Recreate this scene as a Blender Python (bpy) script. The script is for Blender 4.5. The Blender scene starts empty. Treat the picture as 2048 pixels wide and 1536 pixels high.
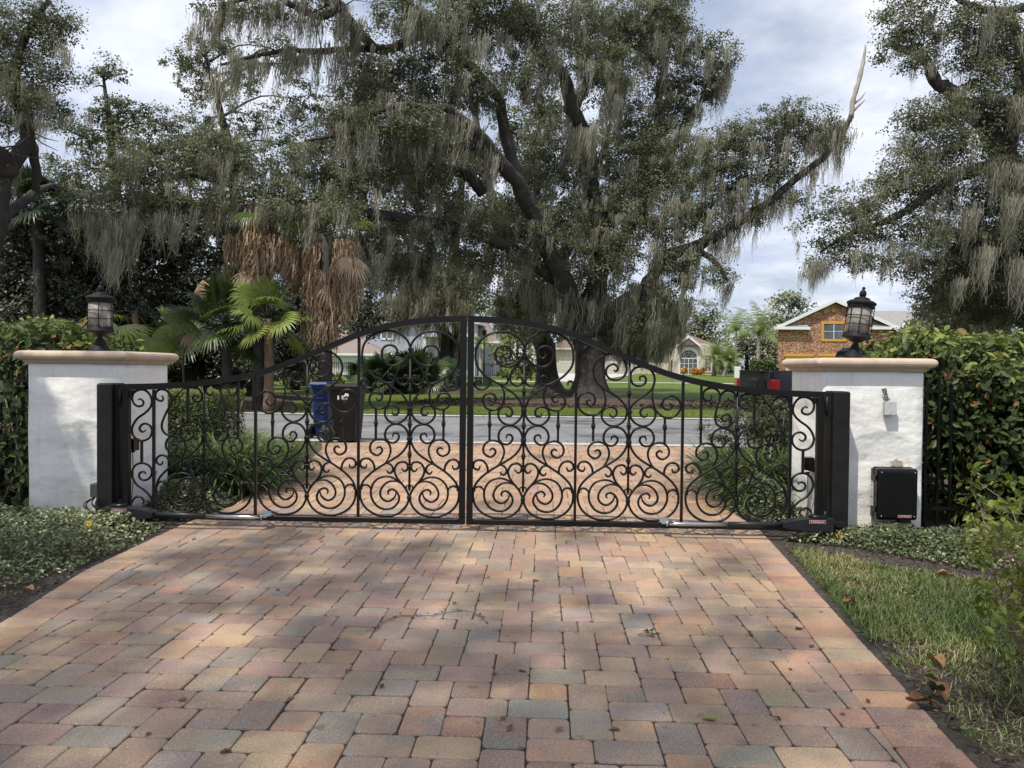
import bpy, bmesh, math, random
import numpy as np
from mathutils import Vector, Matrix, Euler
random.seed(7)
RNG = np.random.default_rng(11)
SC = bpy.context.scene
COL = SC.collection
PI = math.pi

# ------------------------------------------------------------------ camera
CAM_H = 1.345
F = 1500.0                      # focal length in pixels of the 2048-wide photograph
YAW, PITCH, ROLL = math.atan(62 / F), math.atan(30 / F), 0.0100
CAM_R = (Matrix.Rotation(YAW, 3, 'Z') @ Matrix.Rotation(PI / 2 - PITCH, 3, 'X') @ Matrix.Rotation(ROLL, 3, 'Z'))
CAM_P = Vector((0, 0, CAM_H))
cd = bpy.data.cameras.new('camera')
cam = bpy.data.objects.new('camera', cd)
COL.objects.link(cam)
cam.matrix_world = Matrix.Translation(CAM_P) @ CAM_R.to_4x4()
cd.sensor_fit = 'HORIZONTAL'
cd.sensor_width = 36.0
cd.lens = 36.0 * F / 2048.0
cd.clip_start = 0.05
cd.clip_end = 2000
SC.camera = cam


def ray(px, py):
    return CAM_R @ Vector(((px - 1024) / F, (768 - py) / F, -1.0))


def at(px, py, Y):
    """Point where the line of sight through a photograph pixel meets the vertical plane at distance Y."""
    d = ray(px, py)
    return CAM_P + d * (Y / d.y)


def gz(y):
    return 0.0 if y < 21.6 else 0.014 * (y - 21.6)


def ground(px, py, z=0.0):
    d = ray(px, py)
    return CAM_P + d * ((z - CAM_H) / d.z)


# ------------------------------------------------------------------ objects
def tag(o, label=None, cat=None, group=None, kind=None):
    if label:
        o['label'] = label
    if cat:
        o['category'] = cat
    if group:
        o['group'] = group
    if kind:
        o['kind'] = kind
    return o


def thing(name, label, cat, loc=(0, 0, 0), rz=0.0, group=None):
    o = bpy.data.objects.new(name, None)
    o.empty_display_size = 0.2
    COL.objects.link(o)
    o.location = loc
    o.rotation_euler = (0, 0, rz)
    return tag(o, label, cat, group)


def link(name, me, mat, parent=None):
    if mat is not None:
        me.materials.clear()
        for m in (mat if isinstance(mat, (list, tuple)) else [mat]):
            me.materials.append(m)
    o = bpy.data.objects.new(name, me)
    COL.objects.link(o)
    if parent is not None:
        o.parent = parent
        o.matrix_parent_inverse = Matrix.Identity(4)
        # meshes are written in world coordinates: bring them into the parent's frame
        pm = Matrix.Translation(parent.location) @ parent.rotation_euler.to_matrix().to_4x4()
        p = parent.parent
        while p is not None:
            pm = (Matrix.Translation(p.location) @ p.rotation_euler.to_matrix().to_4x4()) @ pm
            p = p.parent
        if not me.get('local'):
            me.transform(pm.inverted())
            me['local'] = 1
    return o


def mesh_np(name, verts, loops, totals, attrs=None, smooth=False):
    """Fast mesh from arrays. attrs: {name: per-face floats or per-face rgb}."""
    verts = np.asarray(verts, np.float32).reshape(-1, 3)
    loops = np.asarray(loops, np.int32).ravel()
    totals = np.asarray(totals, np.int32).ravel()
    me = bpy.data.meshes.new(name)
    me.vertices.add(len(verts))
    me.vertices.foreach_set('co', verts.ravel())
    me.loops.add(len(loops))
    me.loops.foreach_set('vertex_index', loops)
    me.polygons.add(len(totals))
    starts = np.concatenate([[0], np.cumsum(totals)[:-1]]).astype(np.int32)
    me.polygons.foreach_set('loop_start', starts)
    me.polygons.foreach_set('loop_total', totals)
    me.polygons.foreach_set('use_smooth', np.full(len(totals), smooth, bool))
    for k, v in (attrs or {}).items():
        v = np.asarray(v, np.float32)
        if v.ndim == 2:
            a = me.attributes.new(k, 'FLOAT_COLOR', 'FACE')
            full = np.ones((len(v), 4), np.float32)
            full[:, :3] = v
            a.data.foreach_set('color', full.ravel())
        else:
            a = me.attributes.new(k, 'FLOAT', 'FACE')
            a.data.foreach_set('value', v)
    me.update(calc_edges=True)
    return me


class MB:
    """Collects shapes in world coordinates and links them as one mesh object."""

    def __init__(self):
        self.v, self.f, self.s = [], [], []

    def add(self, vs, fs, smooth=False):
        n = len(self.v)
        self.v += [tuple(p) for p in vs]
        self.f += [tuple(i + n for i in f) for f in fs]
        self.s += [smooth] * len(fs)

    def box(self, x0, x1, y0, y1, z0, z1, m=None, bev=0.0):
        if bev > 0:
            b = bev
            rings = [(b, z0), (0, z0 + b), (0, z1 - b), (b, z1)]
            vs, fs = [], []
            for ins, z in rings:
                i = ins
                c = b * 0.6 + i * 0.4
                pts = [(x0 + i + c, y0 + i), (x1 - i - c, y0 + i), (x1 - i, y0 + i + c), (x1 - i, y1 - i - c),
                       (x1 - i - c, y1 - i), (x0 + i + c, y1 - i), (x0 + i, y1 - i - c), (x0 + i, y0 + i + c)]
                vs += [Vector((p[0], p[1], z)) for p in pts]
            for r in range(3):
                for k in range(8):
                    a, bb = r * 8 + k, r * 8 + (k + 1) % 8
                    fs.append((a, bb, bb + 8, a + 8))
            fs.append(tuple(range(7, -1, -1)))
            fs.append(tuple(range(24, 32)))
        else:
            vs = [Vector(p) for p in ((x0, y0, z0), (x1, y0, z0), (x1, y1, z0), (x0, y1, z0), (x0, y0, z1), (x1, y0, z1), (x1, y1, z1), (x0, y1, z1))]
            fs = [(3, 2, 1, 0), (4, 5, 6, 7), (0, 1, 5, 4), (1, 2, 6, 5), (2, 3, 7, 6), (3, 0, 4, 7)]
        if m is not None:
            vs = [m @ p for p in vs]
        self.add(vs, fs)

    def tube(self, pts, rad, sides=6, cap=True, smooth=True):
        pts = [Vector(p) for p in pts]
        if not isinstance(rad, (list, tuple, np.ndarray)):
            rad = [rad] * len(pts)
        vs, fs = [], []
        t0 = (pts[1] - pts[0]).normalized()
        u = t0.orthogonal().normalized()
        for i, p in enumerate(pts):
            a = pts[max(i - 1, 0)]
            b = pts[min(i + 1, len(pts) - 1)]
            t = (b - a)
            t = t.normalized() if t.length > 1e-9 else t0
            u = (u - t * u.dot(t))
            u = u.normalized() if u.length > 1e-6 else t.orthogonal().normalized()
            w = t.cross(u)
            for k in range(sides):
                an = 2 * PI * k / sides
                vs.append(p + (u * math.cos(an) + w * math.sin(an)) * rad[i])
        for i in range(len(pts) - 1):
            for k in range(sides):
                a, b = i * sides + k, i * sides + (k + 1) % sides
                fs.append((a, b, b + sides, a + sides))
        if cap:
            fs.append(tuple(range(sides - 1, -1, -1)))
            n = (len(pts) - 1) * sides
            fs.append(tuple(range(n, n + sides)))
        self.add(vs, fs, smooth)

    def lathe(self, prof, sides=20, m=None, smooth=True):
        m = m or Matrix.Identity(4)
        vs, fs = [], []
        for r, z in prof:
            for k in range(sides):
                an = 2 * PI * k / sides
                vs.append(m @ Vector((r * math.cos(an), r * math.sin(an), z)))
        for i in range(len(prof) - 1):
            for k in range(sides):
                a, b = i * sides + k, i * sides + (k + 1) % sides
                fs.append((a, b, b + sides, a + sides))
        fs.append(tuple(range(sides - 1, -1, -1)))
        n = (len(prof) - 1) * sides
        fs.append(tuple(range(n, n + sides)))
        self.add(vs, fs, smooth)

    def prism(self, poly, d, m=None):
        """poly: list of 3-D points of a flat outline, d: extrusion vector."""
        n = len(poly)
        a = [Vector(p) for p in poly]
        d = Vector(d)
        vs = a + [p + d for p in a]
        fs = [tuple(range(n)), tuple(range(2 * n - 1, n - 1, -1))]
        for k in range(n):
            q = (k + 1) % n
            fs.append((q, k, k + n, q + n))
        if m is not None:
            vs = [m @ p for p in vs]
        self.add(vs, fs)

    def mesh(self, name):
        me = bpy.data.meshes.new(name)
        me.from_pydata(self.v, [], self.f)
        me.polygons.foreach_set('use_smooth', self.s)
        bm = bmesh.new()
        bm.from_mesh(me)
        bmesh.ops.recalc_face_normals(bm, faces=bm.faces)
        bm.to_mesh(me)
        bm.free()
        return me

    def build(self, name, mat, parent=None):
        return link(name, self.mesh(name), mat, parent)


def catmull(pts, n=5):
    P = [Vector(p) for p in pts]
    if len(P) < 3:
        return P
    P = [P[0] * 2 - P[1]] + P + [P[-1] * 2 - P[-2]]
    out = []
    for i in range(1, len(P) - 2):
        p0, p1, p2, p3 = P[i - 1], P[i], P[i + 1], P[i + 2]
        for k in range(n):
            t = k / n
            out.append(0.5 * ((2 * p1) + (p2 - p0) * t + (2 * p0 - 5 * p1 + 4 * p2 - p3) * t * t + (3 * p1 - p0 - 3 * p2 + p3) * t ** 3))
    out.append(P[-2])
    return out


# ------------------------------------------------------------------ scatter
LEAF4 = (np.array([[0, 0, 0], [0.5, 0.42, 0.05], [0, 1, 0], [-0.5, 0.42, 0.05]], np.float32), [(0, 1, 2, 3)])
LEAF8 = (np.array([[0, 0, 0], [.36, .28, .07], [.44, .62, .06], [0, 1, -.06], [-.44, .62, .06], [-.36, .28, .07], [0, .3, 0], [0, .64, -.02]], np.float32),
         [(0, 1, 6), (0, 6, 5), (1, 2, 7, 6), (5, 6, 7, 4), (2, 3, 7), (4, 7, 3)])
BLADE = (np.array([[-.5, 0, 0], [.5, 0, 0], [.38, .55, .06], [-.38, .55, .06], [0, 1, .25]], np.float32), [(0, 1, 2, 3), (3, 2, 4)])


def frames(nrm, spin=None):
    """Rotation matrices whose z column is nrm, spun at random about it."""
    nrm = nrm / np.maximum(np.linalg.norm(nrm, axis=1, keepdims=True), 1e-6)
    n = len(nrm)
    ref = np.where(np.abs(nrm[:, 2:3]) < 0.9, np.array([[0, 0, 1.0]]), np.array([[1.0, 0, 0]]))
    u = np.cross(ref, nrm)
    u /= np.linalg.norm(u, axis=1, keepdims=True)
    w = np.cross(nrm, u)
    a = RNG.uniform(0, 2 * PI, n) if spin is None else spin
    ca, sa = np.cos(a)[:, None], np.sin(a)[:, None]
    return np.stack([u * ca + w * sa, -u * sa + w * ca, nrm], axis=2)


def scatter(tpl, pos, rot, sx, sy=None):
    tv, tf = tpl
    n, k = len(pos), len(tv)
    sx = np.broadcast_to(np.asarray(sx, np.float32), (n,))
    sy = sx if sy is None else np.broadcast_to(np.asarray(sy, np.float32), (n,))
    L = tv[None] * np.stack([sx, sy, sy], axis=1)[:, None, :]
    V = np.einsum('nij,nkj->nki', rot, L) + pos[:, None, :]
    flat = np.concatenate([np.array(f) for f in tf])
    loops = (flat[None] + (np.arange(n) * k)[:, None]).ravel()
    totals = np.tile(np.array([len(f) for f in tf]), n)
    return V.reshape(-1, 3), loops, totals, len(tf)


class Leaves:
    """Joins several scatters into one mesh with a per-face tint."""

    def __init__(self):
        self.V, self.L, self.T, self.A, self.n = [], [], [], [], 0

    def put(self, tpl, pos, rot, sx, sy, tint):
        V, L, T, nf = scatter(tpl, pos, rot, sx, sy)
        self.raw(V, L, T, np.repeat(tint, nf))

    def raw(self, V, L, T, tint):
        self.V.append(V)
        self.L.append(L + self.n)
        self.T.append(T)
        self.A.append(tint)
        self.n += len(V)

    def build(self, name, mat, parent=None, smooth=False):
        me = mesh_np(name, np.concatenate(self.V), np.concatenate(self.L), np.concatenate(self.T), {'tint': np.concatenate(self.A)}, smooth)
        return link(name, me, mat, parent)


def strands(L, top, length, width, drift=0.12, seg=5, tint=None, lean=(0, 0), aim=None):
    """Hanging wavy strips (moss, dead palm leaf): adds to a Leaves collector."""
    n = len(top)
    ts = np.linspace(0, 1, seg + 1)
    ang = RNG.uniform(0, PI, n)
    side = np.stack([np.cos(ang), np.sin(ang), np.zeros(n)], 1)
    ph, fr, am = RNG.uniform(0, 6.28, n), RNG.uniform(4, 13, n), RNG.uniform(.2, 1, n) * drift
    ln = np.asarray(lean, np.float64)
    dirx = RNG.normal(0, .10, (n, 2)) + ln
    if aim is not None:
        dirx = aim + RNG.normal(0, .04, (n, 2))
    P = np.zeros((n, seg + 1, 2, 3))
    for i, t in enumerate(ts):
        c = top + np.stack([dirx[:, 0] * length * t + am * np.sin(ph + fr * t) * t * length * .35, dirx[:, 1] * length * t + am * np.cos(ph + fr * t) * t * length * .35, -length * t], 1)
        w = width * (1 - .75 * t ** 1.5) * (.75 + .5 * RNG.random(n))
        P[:, i, 0] = c - side * w[:, None] / 2
        P[:, i, 1] = c + side * w[:, None] / 2
    k = (seg + 1) * 2
    quad = np.array([[2 * i, 2 * i + 1, 2 * i + 3, 2 * i + 2] for i in range(seg)]).ravel()
    loops = (quad[None] + (np.arange(n) * k)[:, None]).ravel()
    tint = RNG.random(n) if tint is None else tint
    L.raw(P.reshape(-1, 3), loops, np.full(n * seg, 4), np.repeat(tint, seg))
# ------------------------------------------------------------------ materials
def new_mat(name):
    m = bpy.data.materials.new(name)
    m.use_nodes = True
    nt = m.node_tree
    return m, nt, nt.nodes['Principled BSDF']


def N(nt, typ, **kw):
    n = nt.nodes.new(typ)
    for k, v in kw.items():
        if k.startswith('i_'):
            key = k[2:]
            key = int(key) if key.isdigit() else key.replace('_', ' ')
            n.inputs[key].default_value = v
        else:
            setattr(n, k, v)
    return n


def coords(nt, scale=1.0, kind='Object'):
    tc = N(nt, 'ShaderNodeTexCoord')
    mp = N(nt, 'ShaderNodeMapping')
    mp.inputs['Scale'].default_value = (scale,) * 3 if not isinstance(scale, tuple) else scale
    nt.links.new(tc.outputs[kind], mp.inputs['Vector'])
    return mp.outputs['Vector']


def noise(nt, vec, scale, detail=5, rough=.6):
    n = N(nt, 'ShaderNodeTexNoise')
    n.inputs['Scale'].default_value = scale
    n.inputs['Detail'].default_value = detail
    n.inputs['Roughness'].default_value = rough
    nt.links.new(vec, n.inputs['Vector'])
    return n.outputs['Fac']


def ramp(nt, fac, stops):
    r = N(nt, 'ShaderNodeValToRGB')
    el = r.color_ramp.elements
    while len(el) < len(stops):
        el.new(0.5)
    for e, (p, c) in zip(el, stops):
        e.position = p
        e.color = (*c, 1) if len(c) == 3 else c
    nt.links.new(fac, r.inputs['Fac'])
    return r.outputs['Color']


def mixc(nt, fac, a, b, blend='MIX'):
    m = N(nt, 'ShaderNodeMix', data_type='RGBA', blend_type=blend)
    for sock, v in ((m.inputs[0], fac), (m.inputs[6], a), (m.inputs[7], b)):
        if isinstance(v, (int, float)):
            sock.default_value = v
        elif isinstance(v, tuple):
            sock.default_value = (*v, 1) if len(v) == 3 else v
        else:
            nt.links.new(v, sock)
    return m.outputs[2]


def bump(nt, h, strength, dist, bsdf):
    b = N(nt, 'ShaderNodeBump')
    b.inputs['Strength'].default_value = strength
    b.inputs['Distance'].default_value = dist
    nt.links.new(h, b.inputs['Height'])
    nt.links.new(b.outputs['Normal'], bsdf.inputs['Normal'])
    return b


def simple(name, c1, c2=None, scale=8, rough=.6, metal=0.0, bmp=0.0, bdist=.01, spec=.5, bscale=None, kind='Object'):
    m, nt, b = new_mat(name)
    b.inputs['Roughness'].default_value = rough
    b.inputs['Metallic'].default_value = metal
    b.inputs['Specular IOR Level'].default_value = spec
    v = coords(nt, 1.0, kind)
    f = noise(nt, v, scale)
    c2 = c2 or tuple(x * .8 for x in c1)
    nt.links.new(ramp(nt, f, [(.3, c1), (.7, c2)]), b.inputs['Base Color'])
    if bmp:
        bump(nt, noise(nt, v, bscale or scale * 4), bmp, bdist, b)
    return m


def attr_leaf(name, stops, rough=.55, spec=.35, trans=.25, gloss_noise=False):
    """Leaf material: colour from the per-leaf tint, some light let through."""
    m, nt, b = new_mat(name)
    a = N(nt, 'ShaderNodeAttribute', attribute_name='tint')
    col = ramp(nt, a.outputs['Fac'], stops)
    b.inputs['Roughness'].default_value = rough
    b.inputs['Specular IOR Level'].default_value = spec
    nt.links.new(col, b.inputs['Base Color'])
    if trans:
        t = N(nt, 'ShaderNodeBsdfTranslucent')
        g = mixc(nt, .5, col, (1.0, 1.0, .35), 'MULTIPLY')
        nt.links.new(g, t.inputs['Color'])
        ms = N(nt, 'ShaderNodeMixShader')
        ms.inputs[0].default_value = trans
        nt.links.new(b.outputs[0], ms.inputs[1])
        nt.links.new(t.outputs[0], ms.inputs[2])
        nt.links.new(ms.outputs[0], nt.nodes['Material Output'].inputs['Surface'])
    return m


M = {}
M['oak_leaf'] = attr_leaf('oak_leaf', [(0, (.06, .073, .04)), (.45, (.132, .145, .086)), (.8, (.21, .222, .138)), (1, (.28, .285, .185))], rough=.6, spec=.2, trans=.36)
M['oak_leaf_far'] = attr_leaf('oak_leaf_far', [(0, (.14, .16, .10)), (.5, (.21, .235, .14)), (1, (.30, .32, .20))], rough=.5)  # paler than the near oak leaves: distance haze put into the colour
M['olive_leaf'] = attr_leaf('olive_leaf', [(0, (.10, .12, .035)), (.5, (.17, .19, .05)), (1, (.28, .27, .08))], rough=.5)
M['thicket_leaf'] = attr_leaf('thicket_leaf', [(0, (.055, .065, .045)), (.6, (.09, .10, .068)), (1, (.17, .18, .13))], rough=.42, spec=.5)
M['moss'] = attr_leaf('spanish_moss', [(0, (.20, .19, .155)), (.5, (.36, .35, .29)), (1, (.54, .52, .44))], rough=.9, spec=.1, trans=.4)
M['hedge_leaf'] = attr_leaf('hedge_leaf', [(0, (.02, .038, .014)), (.45, (.052, .078, .025)), (.72, (.10, .132, .038)), (.93, (.24, .28, .065)), (.95, (.22, .10, .04)), (1, (.28, .15, .07))], rough=.5, spec=.28)
M['box_leaf'] = attr_leaf('boxwood_leaf', [(0, (.035, .055, .018)), (.6, (.08, .11, .03)), (1, (.20, .24, .05))], rough=.45)
M['shrub_dark'] = attr_leaf('dark_shrub_leaf', [(0, (.03, .042, .018)), (.6, (.06, .078, .03)), (1, (.14, .15, .055))], rough=.5)
M['shrub_lime'] = attr_leaf('lime_shrub_leaf', [(0, (.06, .09, .018)), (.5, (.15, .20, .03)), (1, (.30, .33, .06))], rough=.45, trans=.35)
M['jasmine'] = attr_leaf('variegated_leaf', [(0, (.05, .075, .035)), (.5, (.11, .145, .065)), (.68, (.20, .23, .11)), (.8, (.42, .42, .25)), (1, (.56, .54, .36))], rough=.45)
M['liriope'] = attr_leaf('strap_leaf', [(0, (.03, .055, .022)), (.6, (.075, .12, .04)), (.9, (.19, .22, .07)), (1, (.34, .27, .10))], rough=.4)
M['grass'] = attr_leaf('grass_blade', [(0, (.05, .08, .022)), (.55, (.11, .165, .045)), (.8, (.22, .25, .09)), (1, (.42, .36, .18))], rough=.55)
M['palm_green'] = attr_leaf('fan_palm_leaf', [(0, (.03, .05, .018)), (.5, (.085, .125, .03)), (1, (.27, .33, .085))], rough=.38, spec=.45, trans=.3)
M['palm_dark'] = attr_leaf('palmetto_leaf', [(0, (.022, .036, .02)), (.6, (.042, .066, .03)), (1, (.09, .13, .05))], rough=.35)
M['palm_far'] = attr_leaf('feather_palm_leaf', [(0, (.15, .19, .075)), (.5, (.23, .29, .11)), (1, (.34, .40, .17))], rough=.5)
M['dead_frond'] = attr_leaf('dead_frond', [(0, (.20, .14, .09)), (.5, (.41, .30, .20)), (1, (.62, .49, .35))], rough=.8, spec=.2, trans=.25)
M['dry_leaf'] = attr_leaf('dry_leaf', [(0, (.09, .04, .022)), (.5, (.16, .08, .04)), (1, (.30, .19, .09))], rough=.6, trans=.1)
M['croton'] = attr_leaf('croton_leaf', [(0, (.35, .14, .03)), (.5, (.6, .3, .05)), (1, (.7, .45, .12))], rough=.5)
M['bark'] = simple('oak_bark', (.025, .021, .018), (.056, .049, .043), 3.0, .9, bmp=.9, bdist=.05, bscale=9)
M['bark_pale'] = simple('palm_trunk_bark', (.30, .27, .23), (.42, .39, .34), 4, .85, bmp=.4, bdist=.02)
M['palm_bark'] = simple('fan_palm_bark', (.12, .075, .05), (.20, .13, .085), 9, .9, bmp=.7, bdist=.03)
M['twig'] = simple('twig_bark', (.16, .12, .085), (.25, .19, .14), 9, .9)
M['iron'] = simple('black_wrought_iron', (.0045, .0045, .005), (.008, .0075, .0075), 5, .38, 0.0, .08, .002, .28, 60)
M['post_paint'] = simple('weathered_black_paint', (.005, .005, .0055), (.016, .015, .014), 7, .5, bmp=.25, bdist=.004, bscale=40, spec=.3)
M['lantern_metal'] = simple('lantern_metal', (.008, .008, .009), (.016, .016, .017), 14, .6, bmp=.2, bdist=.003, bscale=70, spec=.18)
M['black_plastic'] = simple('black_plastic', (.0035, .0035, .004), (.006, .006, .0065), 6, .3, spec=.3)
M['charcoal_plastic'] = simple('charcoal_plastic', (.012, .013, .016), (.018, .019, .022), 6, .42, spec=.35, bmp=.05, bdist=.001, bscale=200)
M['steel'] = simple('bright_steel', (.55, .56, .58), (.45, .46, .47), 20, .28, .95)
M['zinc'] = simple('zinc_bracket', (.5, .55, .6), (.35, .38, .42), 60, .35, .8)
M['grey_box'] = simple('grey_pvc', (.045, .052, .05), (.06, .066, .064), 8, .6, spec=.2)
M['foil'] = simple('foil_tape', (.32, .33, .34), (.16, .165, .17), 45, .3, .85, .9, .01)
M['white_lettering'] = simple('pale_lettering', (.72, .62, .62), (.66, .56, .56), 20, .5)
M['sticker_red'] = simple('red_badge', (.20, .028, .035), (.15, .02, .028), 20, .4)
M['sticker_edge'] = simple('pale_badge_edge', (.52, .36, .35), (.45, .3, .3), 20, .45)
M['sticker_white'] = simple('white_label', (.72, .73, .74), (.62, .63, .64), 30, .5)
M['label_red'] = simple('label_red', (.42, .05, .04), (.35, .04, .035), 30, .5)
M['label_ink'] = simple('label_ink', (.05, .05, .055), (.1, .1, .11), 60, .6)
M['yellow'] = simple('yellow_flag', (.75, .58, .01), (.6, .44, .01), 60, .5)
M['bin_brown'] = simple('brown_bin_plastic', (.006, .0047, .0042), (.010, .0078, .007), 4, .5, spec=.3, bmp=.06, bdist=.003)
M['bin_blue'] = simple('blue_bin_plastic', (.008, .021, .085), (.013, .032, .12), 4, .45, spec=.35, bmp=.06, bdist=.003)
M['rubber'] = simple('black_rubber', (.012, .012, .012), (.02, .02, .02), 12, .7)
M['truck_paint'] = simple('midnight_truck_paint', (.008, .010, .018), (.012, .014, .024), 2, .12, .3, spec=.8)
M['truck_black'] = simple('truck_black_trim', (.012, .012, .013), (.02, .02, .02), 9, .4)
M['truck_glass'] = simple('dark_glass', (.012, .014, .016), (.018, .02, .022), 3, .06, 0, spec=.9)
M['red_lens'] = simple('red_lens', (.22, .006, .009), (.16, .004, .007), 12, .15)
M['clear_lens'] = simple('clear_lens', (.7, .7, .72), (.6, .6, .62), 12, .15)
M['white_trim'] = simple('white_trim', (.78, .79, .80), (.72, .73, .74), 3, .55)
M['amber_trim'] = simple('amber_trim', (.68, .34, .045), (.60, .29, .035), 4, .6)
M['blue_wall'] = simple('pale_blue_stucco', (.42, .45, .51), (.38, .41, .47), 2, .85, bmp=.2, bdist=.01)
M['beige_wall'] = simple('beige_stucco', (.60, .53, .44), (.55, .48, .40), 2, .85, bmp=.2, bdist=.01)
M['yellow_wall'] = simple('cream_yellow_stucco', (.68, .55, .34), (.62, .5, .3), 2, .85)
M['garage_beige'] = simple('garage_panel', (.62, .57, .50), (.58, .53, .46), 1, .6)
M['window_dark'] = simple('window_glass', (.07, .085, .10), (.15, .165, .18), 1.5, .08, 0, spec=.8)
M['concrete'] = simple('pale_concrete', (.40, .38, .35), (.50, .48, .45), 6, .9, bmp=.3, bdist=.01)
M['utility_green'] = simple('utility_green', (.12, .17, .13), (.15, .2, .16), 6, .6)
M['green_metal'] = simple('dark_green_metal', (.035, .055, .05), (.05, .07, .065), 6, .5)
M['candle'] = simple('candle_sleeve', (.10, .09, .08), (.07, .06, .055), 12, .6)


def mat_roof(name, a, b):
    m, nt, bs = new_mat(name)
    v = coords(nt, 1.0)
    br = N(nt, 'ShaderNodeTexBrick')
    br.inputs['Scale'].default_value = 1.0
    br.inputs['Brick Width'].default_value = .35
    br.inputs['Row Height'].default_value = .16
    br.inputs['Mortar Size'].default_value = .012
    br.inputs['Color1'].default_value = (*a, 1)
    br.inputs['Color2'].default_value = (*b, 1)
    br.inputs['Mortar'].default_value = (*(x * .6 for x in a), 1)
    nt.links.new(v, br.inputs['Vector'])
    n = noise(nt, v, 2.5)
    nt.links.new(mixc(nt, .35, br.outputs['Color'], ramp(nt, n, [(.3, a), (.7, b)])), bs.inputs['Base Color'])
    bs.inputs['Roughness'].default_value = .9
    return m


M['roof_pink'] = mat_roof('roof_rose_shingle', (.21, .17, .15), (.27, .22, .195))
M['roof_red'] = mat_roof('roof_brick_shingle', (.14, .10, .085), (.20, .145, .125))
M['roof_grey'] = mat_roof('roof_grey_shingle', (.24, .235, .23), (.31, .305, .30))


def mat_stone():
    m, nt, b = new_mat('stacked_fieldstone')
    v = coords(nt, (1.0, 1.0, 2.6))
    w = N(nt, 'ShaderNodeTexNoise')
    w.inputs['Scale'].default_value = 1.6
    nt.links.new(v, w.inputs['Vector'])
    vv = mixc(nt, .16, v, w.outputs['Color'])
    vo = N(nt, 'ShaderNodeTexVoronoi')
    vo.inputs['Scale'].default_value = 3.3
    nt.links.new(vv, vo.inputs['Vector'])
    ve = N(nt, 'ShaderNodeTexVoronoi', feature='DISTANCE_TO_EDGE')
    ve.inputs['Scale'].default_value = 3.3
    nt.links.new(vv, ve.inputs['Vector'])
    sep = N(nt, 'ShaderNodeSeparateColor')
    nt.links.new(vo.outputs['Color'], sep.inputs['Color'])
    c = ramp(nt, sep.outputs[0], [(0, (.30, .145, .085)), (.35, (.50, .275, .165)), (.7, (.58, .36, .24)), (1, (.38, .19, .11))])
    e = ramp(nt, ve.outputs['Distance'], [(0, (0, 0, 0)), (.09, (1, 1, 1))])
    nt.links.new(mixc(nt, e, (.12, .065, .035), c), b.inputs['Base Color'])
    b.inputs['Roughness'].default_value = .9
    bump(nt, e, .9, .08, b)
    return m


M['stone'] = mat_stone()


def mat_stucco():
    m, nt, b = new_mat('trowelled_white_stucco')
    tc = N(nt, 'ShaderNodeTexCoord')
    v = tc.outputs['Object']
    # broad trowel strokes: stretched, bent noise
    mp = N(nt, 'ShaderNodeMapping')
    mp.inputs['Rotation'].default_value = (.3, .85, .35)
    mp.inputs['Scale'].default_value = (1.7, 1.7, 3.6)
    nt.links.new(v, mp.inputs['Vector'])
    nw = N(nt, 'ShaderNodeTexNoise')
    nw.inputs['Scale'].default_value = 1.8
    nw.inputs['Detail'].default_value = 2
    nt.links.new(mp.outputs['Vector'], nw.inputs['Vector'])
    vv = mixc(nt, .35, mp.outputs['Vector'], nw.outputs['Color'])
    vo = N(nt, 'ShaderNodeTexVoronoi', feature='SMOOTH_F1')
    vo.inputs['Scale'].default_value = 1.5
    vo.inputs['Smoothness'].default_value = .25
    nt.links.new(vv, vo.inputs['Vector'])
    fine = noise(nt, v, 55, 6, .7)
    mid = noise(nt, v, 7, 5, .6)
    h = N(nt, 'ShaderNodeMath', operation='MULTIPLY_ADD')
    nt.links.new(fine, h.inputs[0])
    h.inputs[1].default_value = .06
    h2 = N(nt, 'ShaderNodeMath', operation='MULTIPLY_ADD')
    nt.links.new(mid, h2.inputs[0])
    h2.inputs[1].default_value = .35
    nt.links.new(vo.outputs['Distance'], h2.inputs[2])
    nt.links.new(h2.outputs[0], h.inputs[2])
    bump(nt, h.outputs[0], .75, .045, b)
    st = noise(nt, v, 2.3, 6, .65)
    c = ramp(nt, st, [(.3, (.77, .765, .725)), (.55, (.85, .845, .81)), (.8, (.81, .80, .755))])
    # grime splashed up from the soil: a stain that belongs to the foot of the wall
    sx = N(nt, 'ShaderNodeSeparateXYZ')
    nt.links.new(v, sx.inputs['Vector'])
    g = N(nt, 'ShaderNodeMath', operation='MULTIPLY_ADD')
    nt.links.new(noise(nt, v, 6, 6, .7), g.inputs[0])
    g.inputs[1].default_value = .5
    nt.links.new(sx.outputs['Z'], g.inputs[2])
    gf = ramp(nt, g.outputs[0], [(.30, (.75, .75, .75)), (.62, (0, 0, 0))])
    gg = N(nt, 'ShaderNodeMath', operation='MULTIPLY')
    nt.links.new(gf, gg.inputs[0])
    gg.inputs[1].default_value = .55
    vs_ = N(nt, 'ShaderNodeMapping')
    vs_.inputs['Scale'].default_value = (11, 11, .7)
    nt.links.new(v, vs_.inputs['Vector'])
    stk = ramp(nt, noise(nt, vs_.outputs['Vector'], 1.6, 5, .65), [(.52, (0, 0, 0)), (.78, (.34, .34, .34))])
    c = mixc(nt, stk, c, (.50, .50, .48))
    nt.links.new(mixc(nt, gg.outputs[0], c, (.55, .46, .34)), b.inputs['Base Color'])
    b.inputs['Roughness'].default_value = .85
    return m


M['stucco'] = mat_stucco()
M['cap_stone'] = simple('cast_stone_cap', (.44, .34, .25), (.57, .45, .345), 7, .8, bmp=.35, bdist=.006, bscale=90)
M['wall_stain'] = simple('flaked_brown_stain', (.34, .22, .14), (.60, .52, .42), 38, .95, bmp=.5, bdist=.01)


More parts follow.
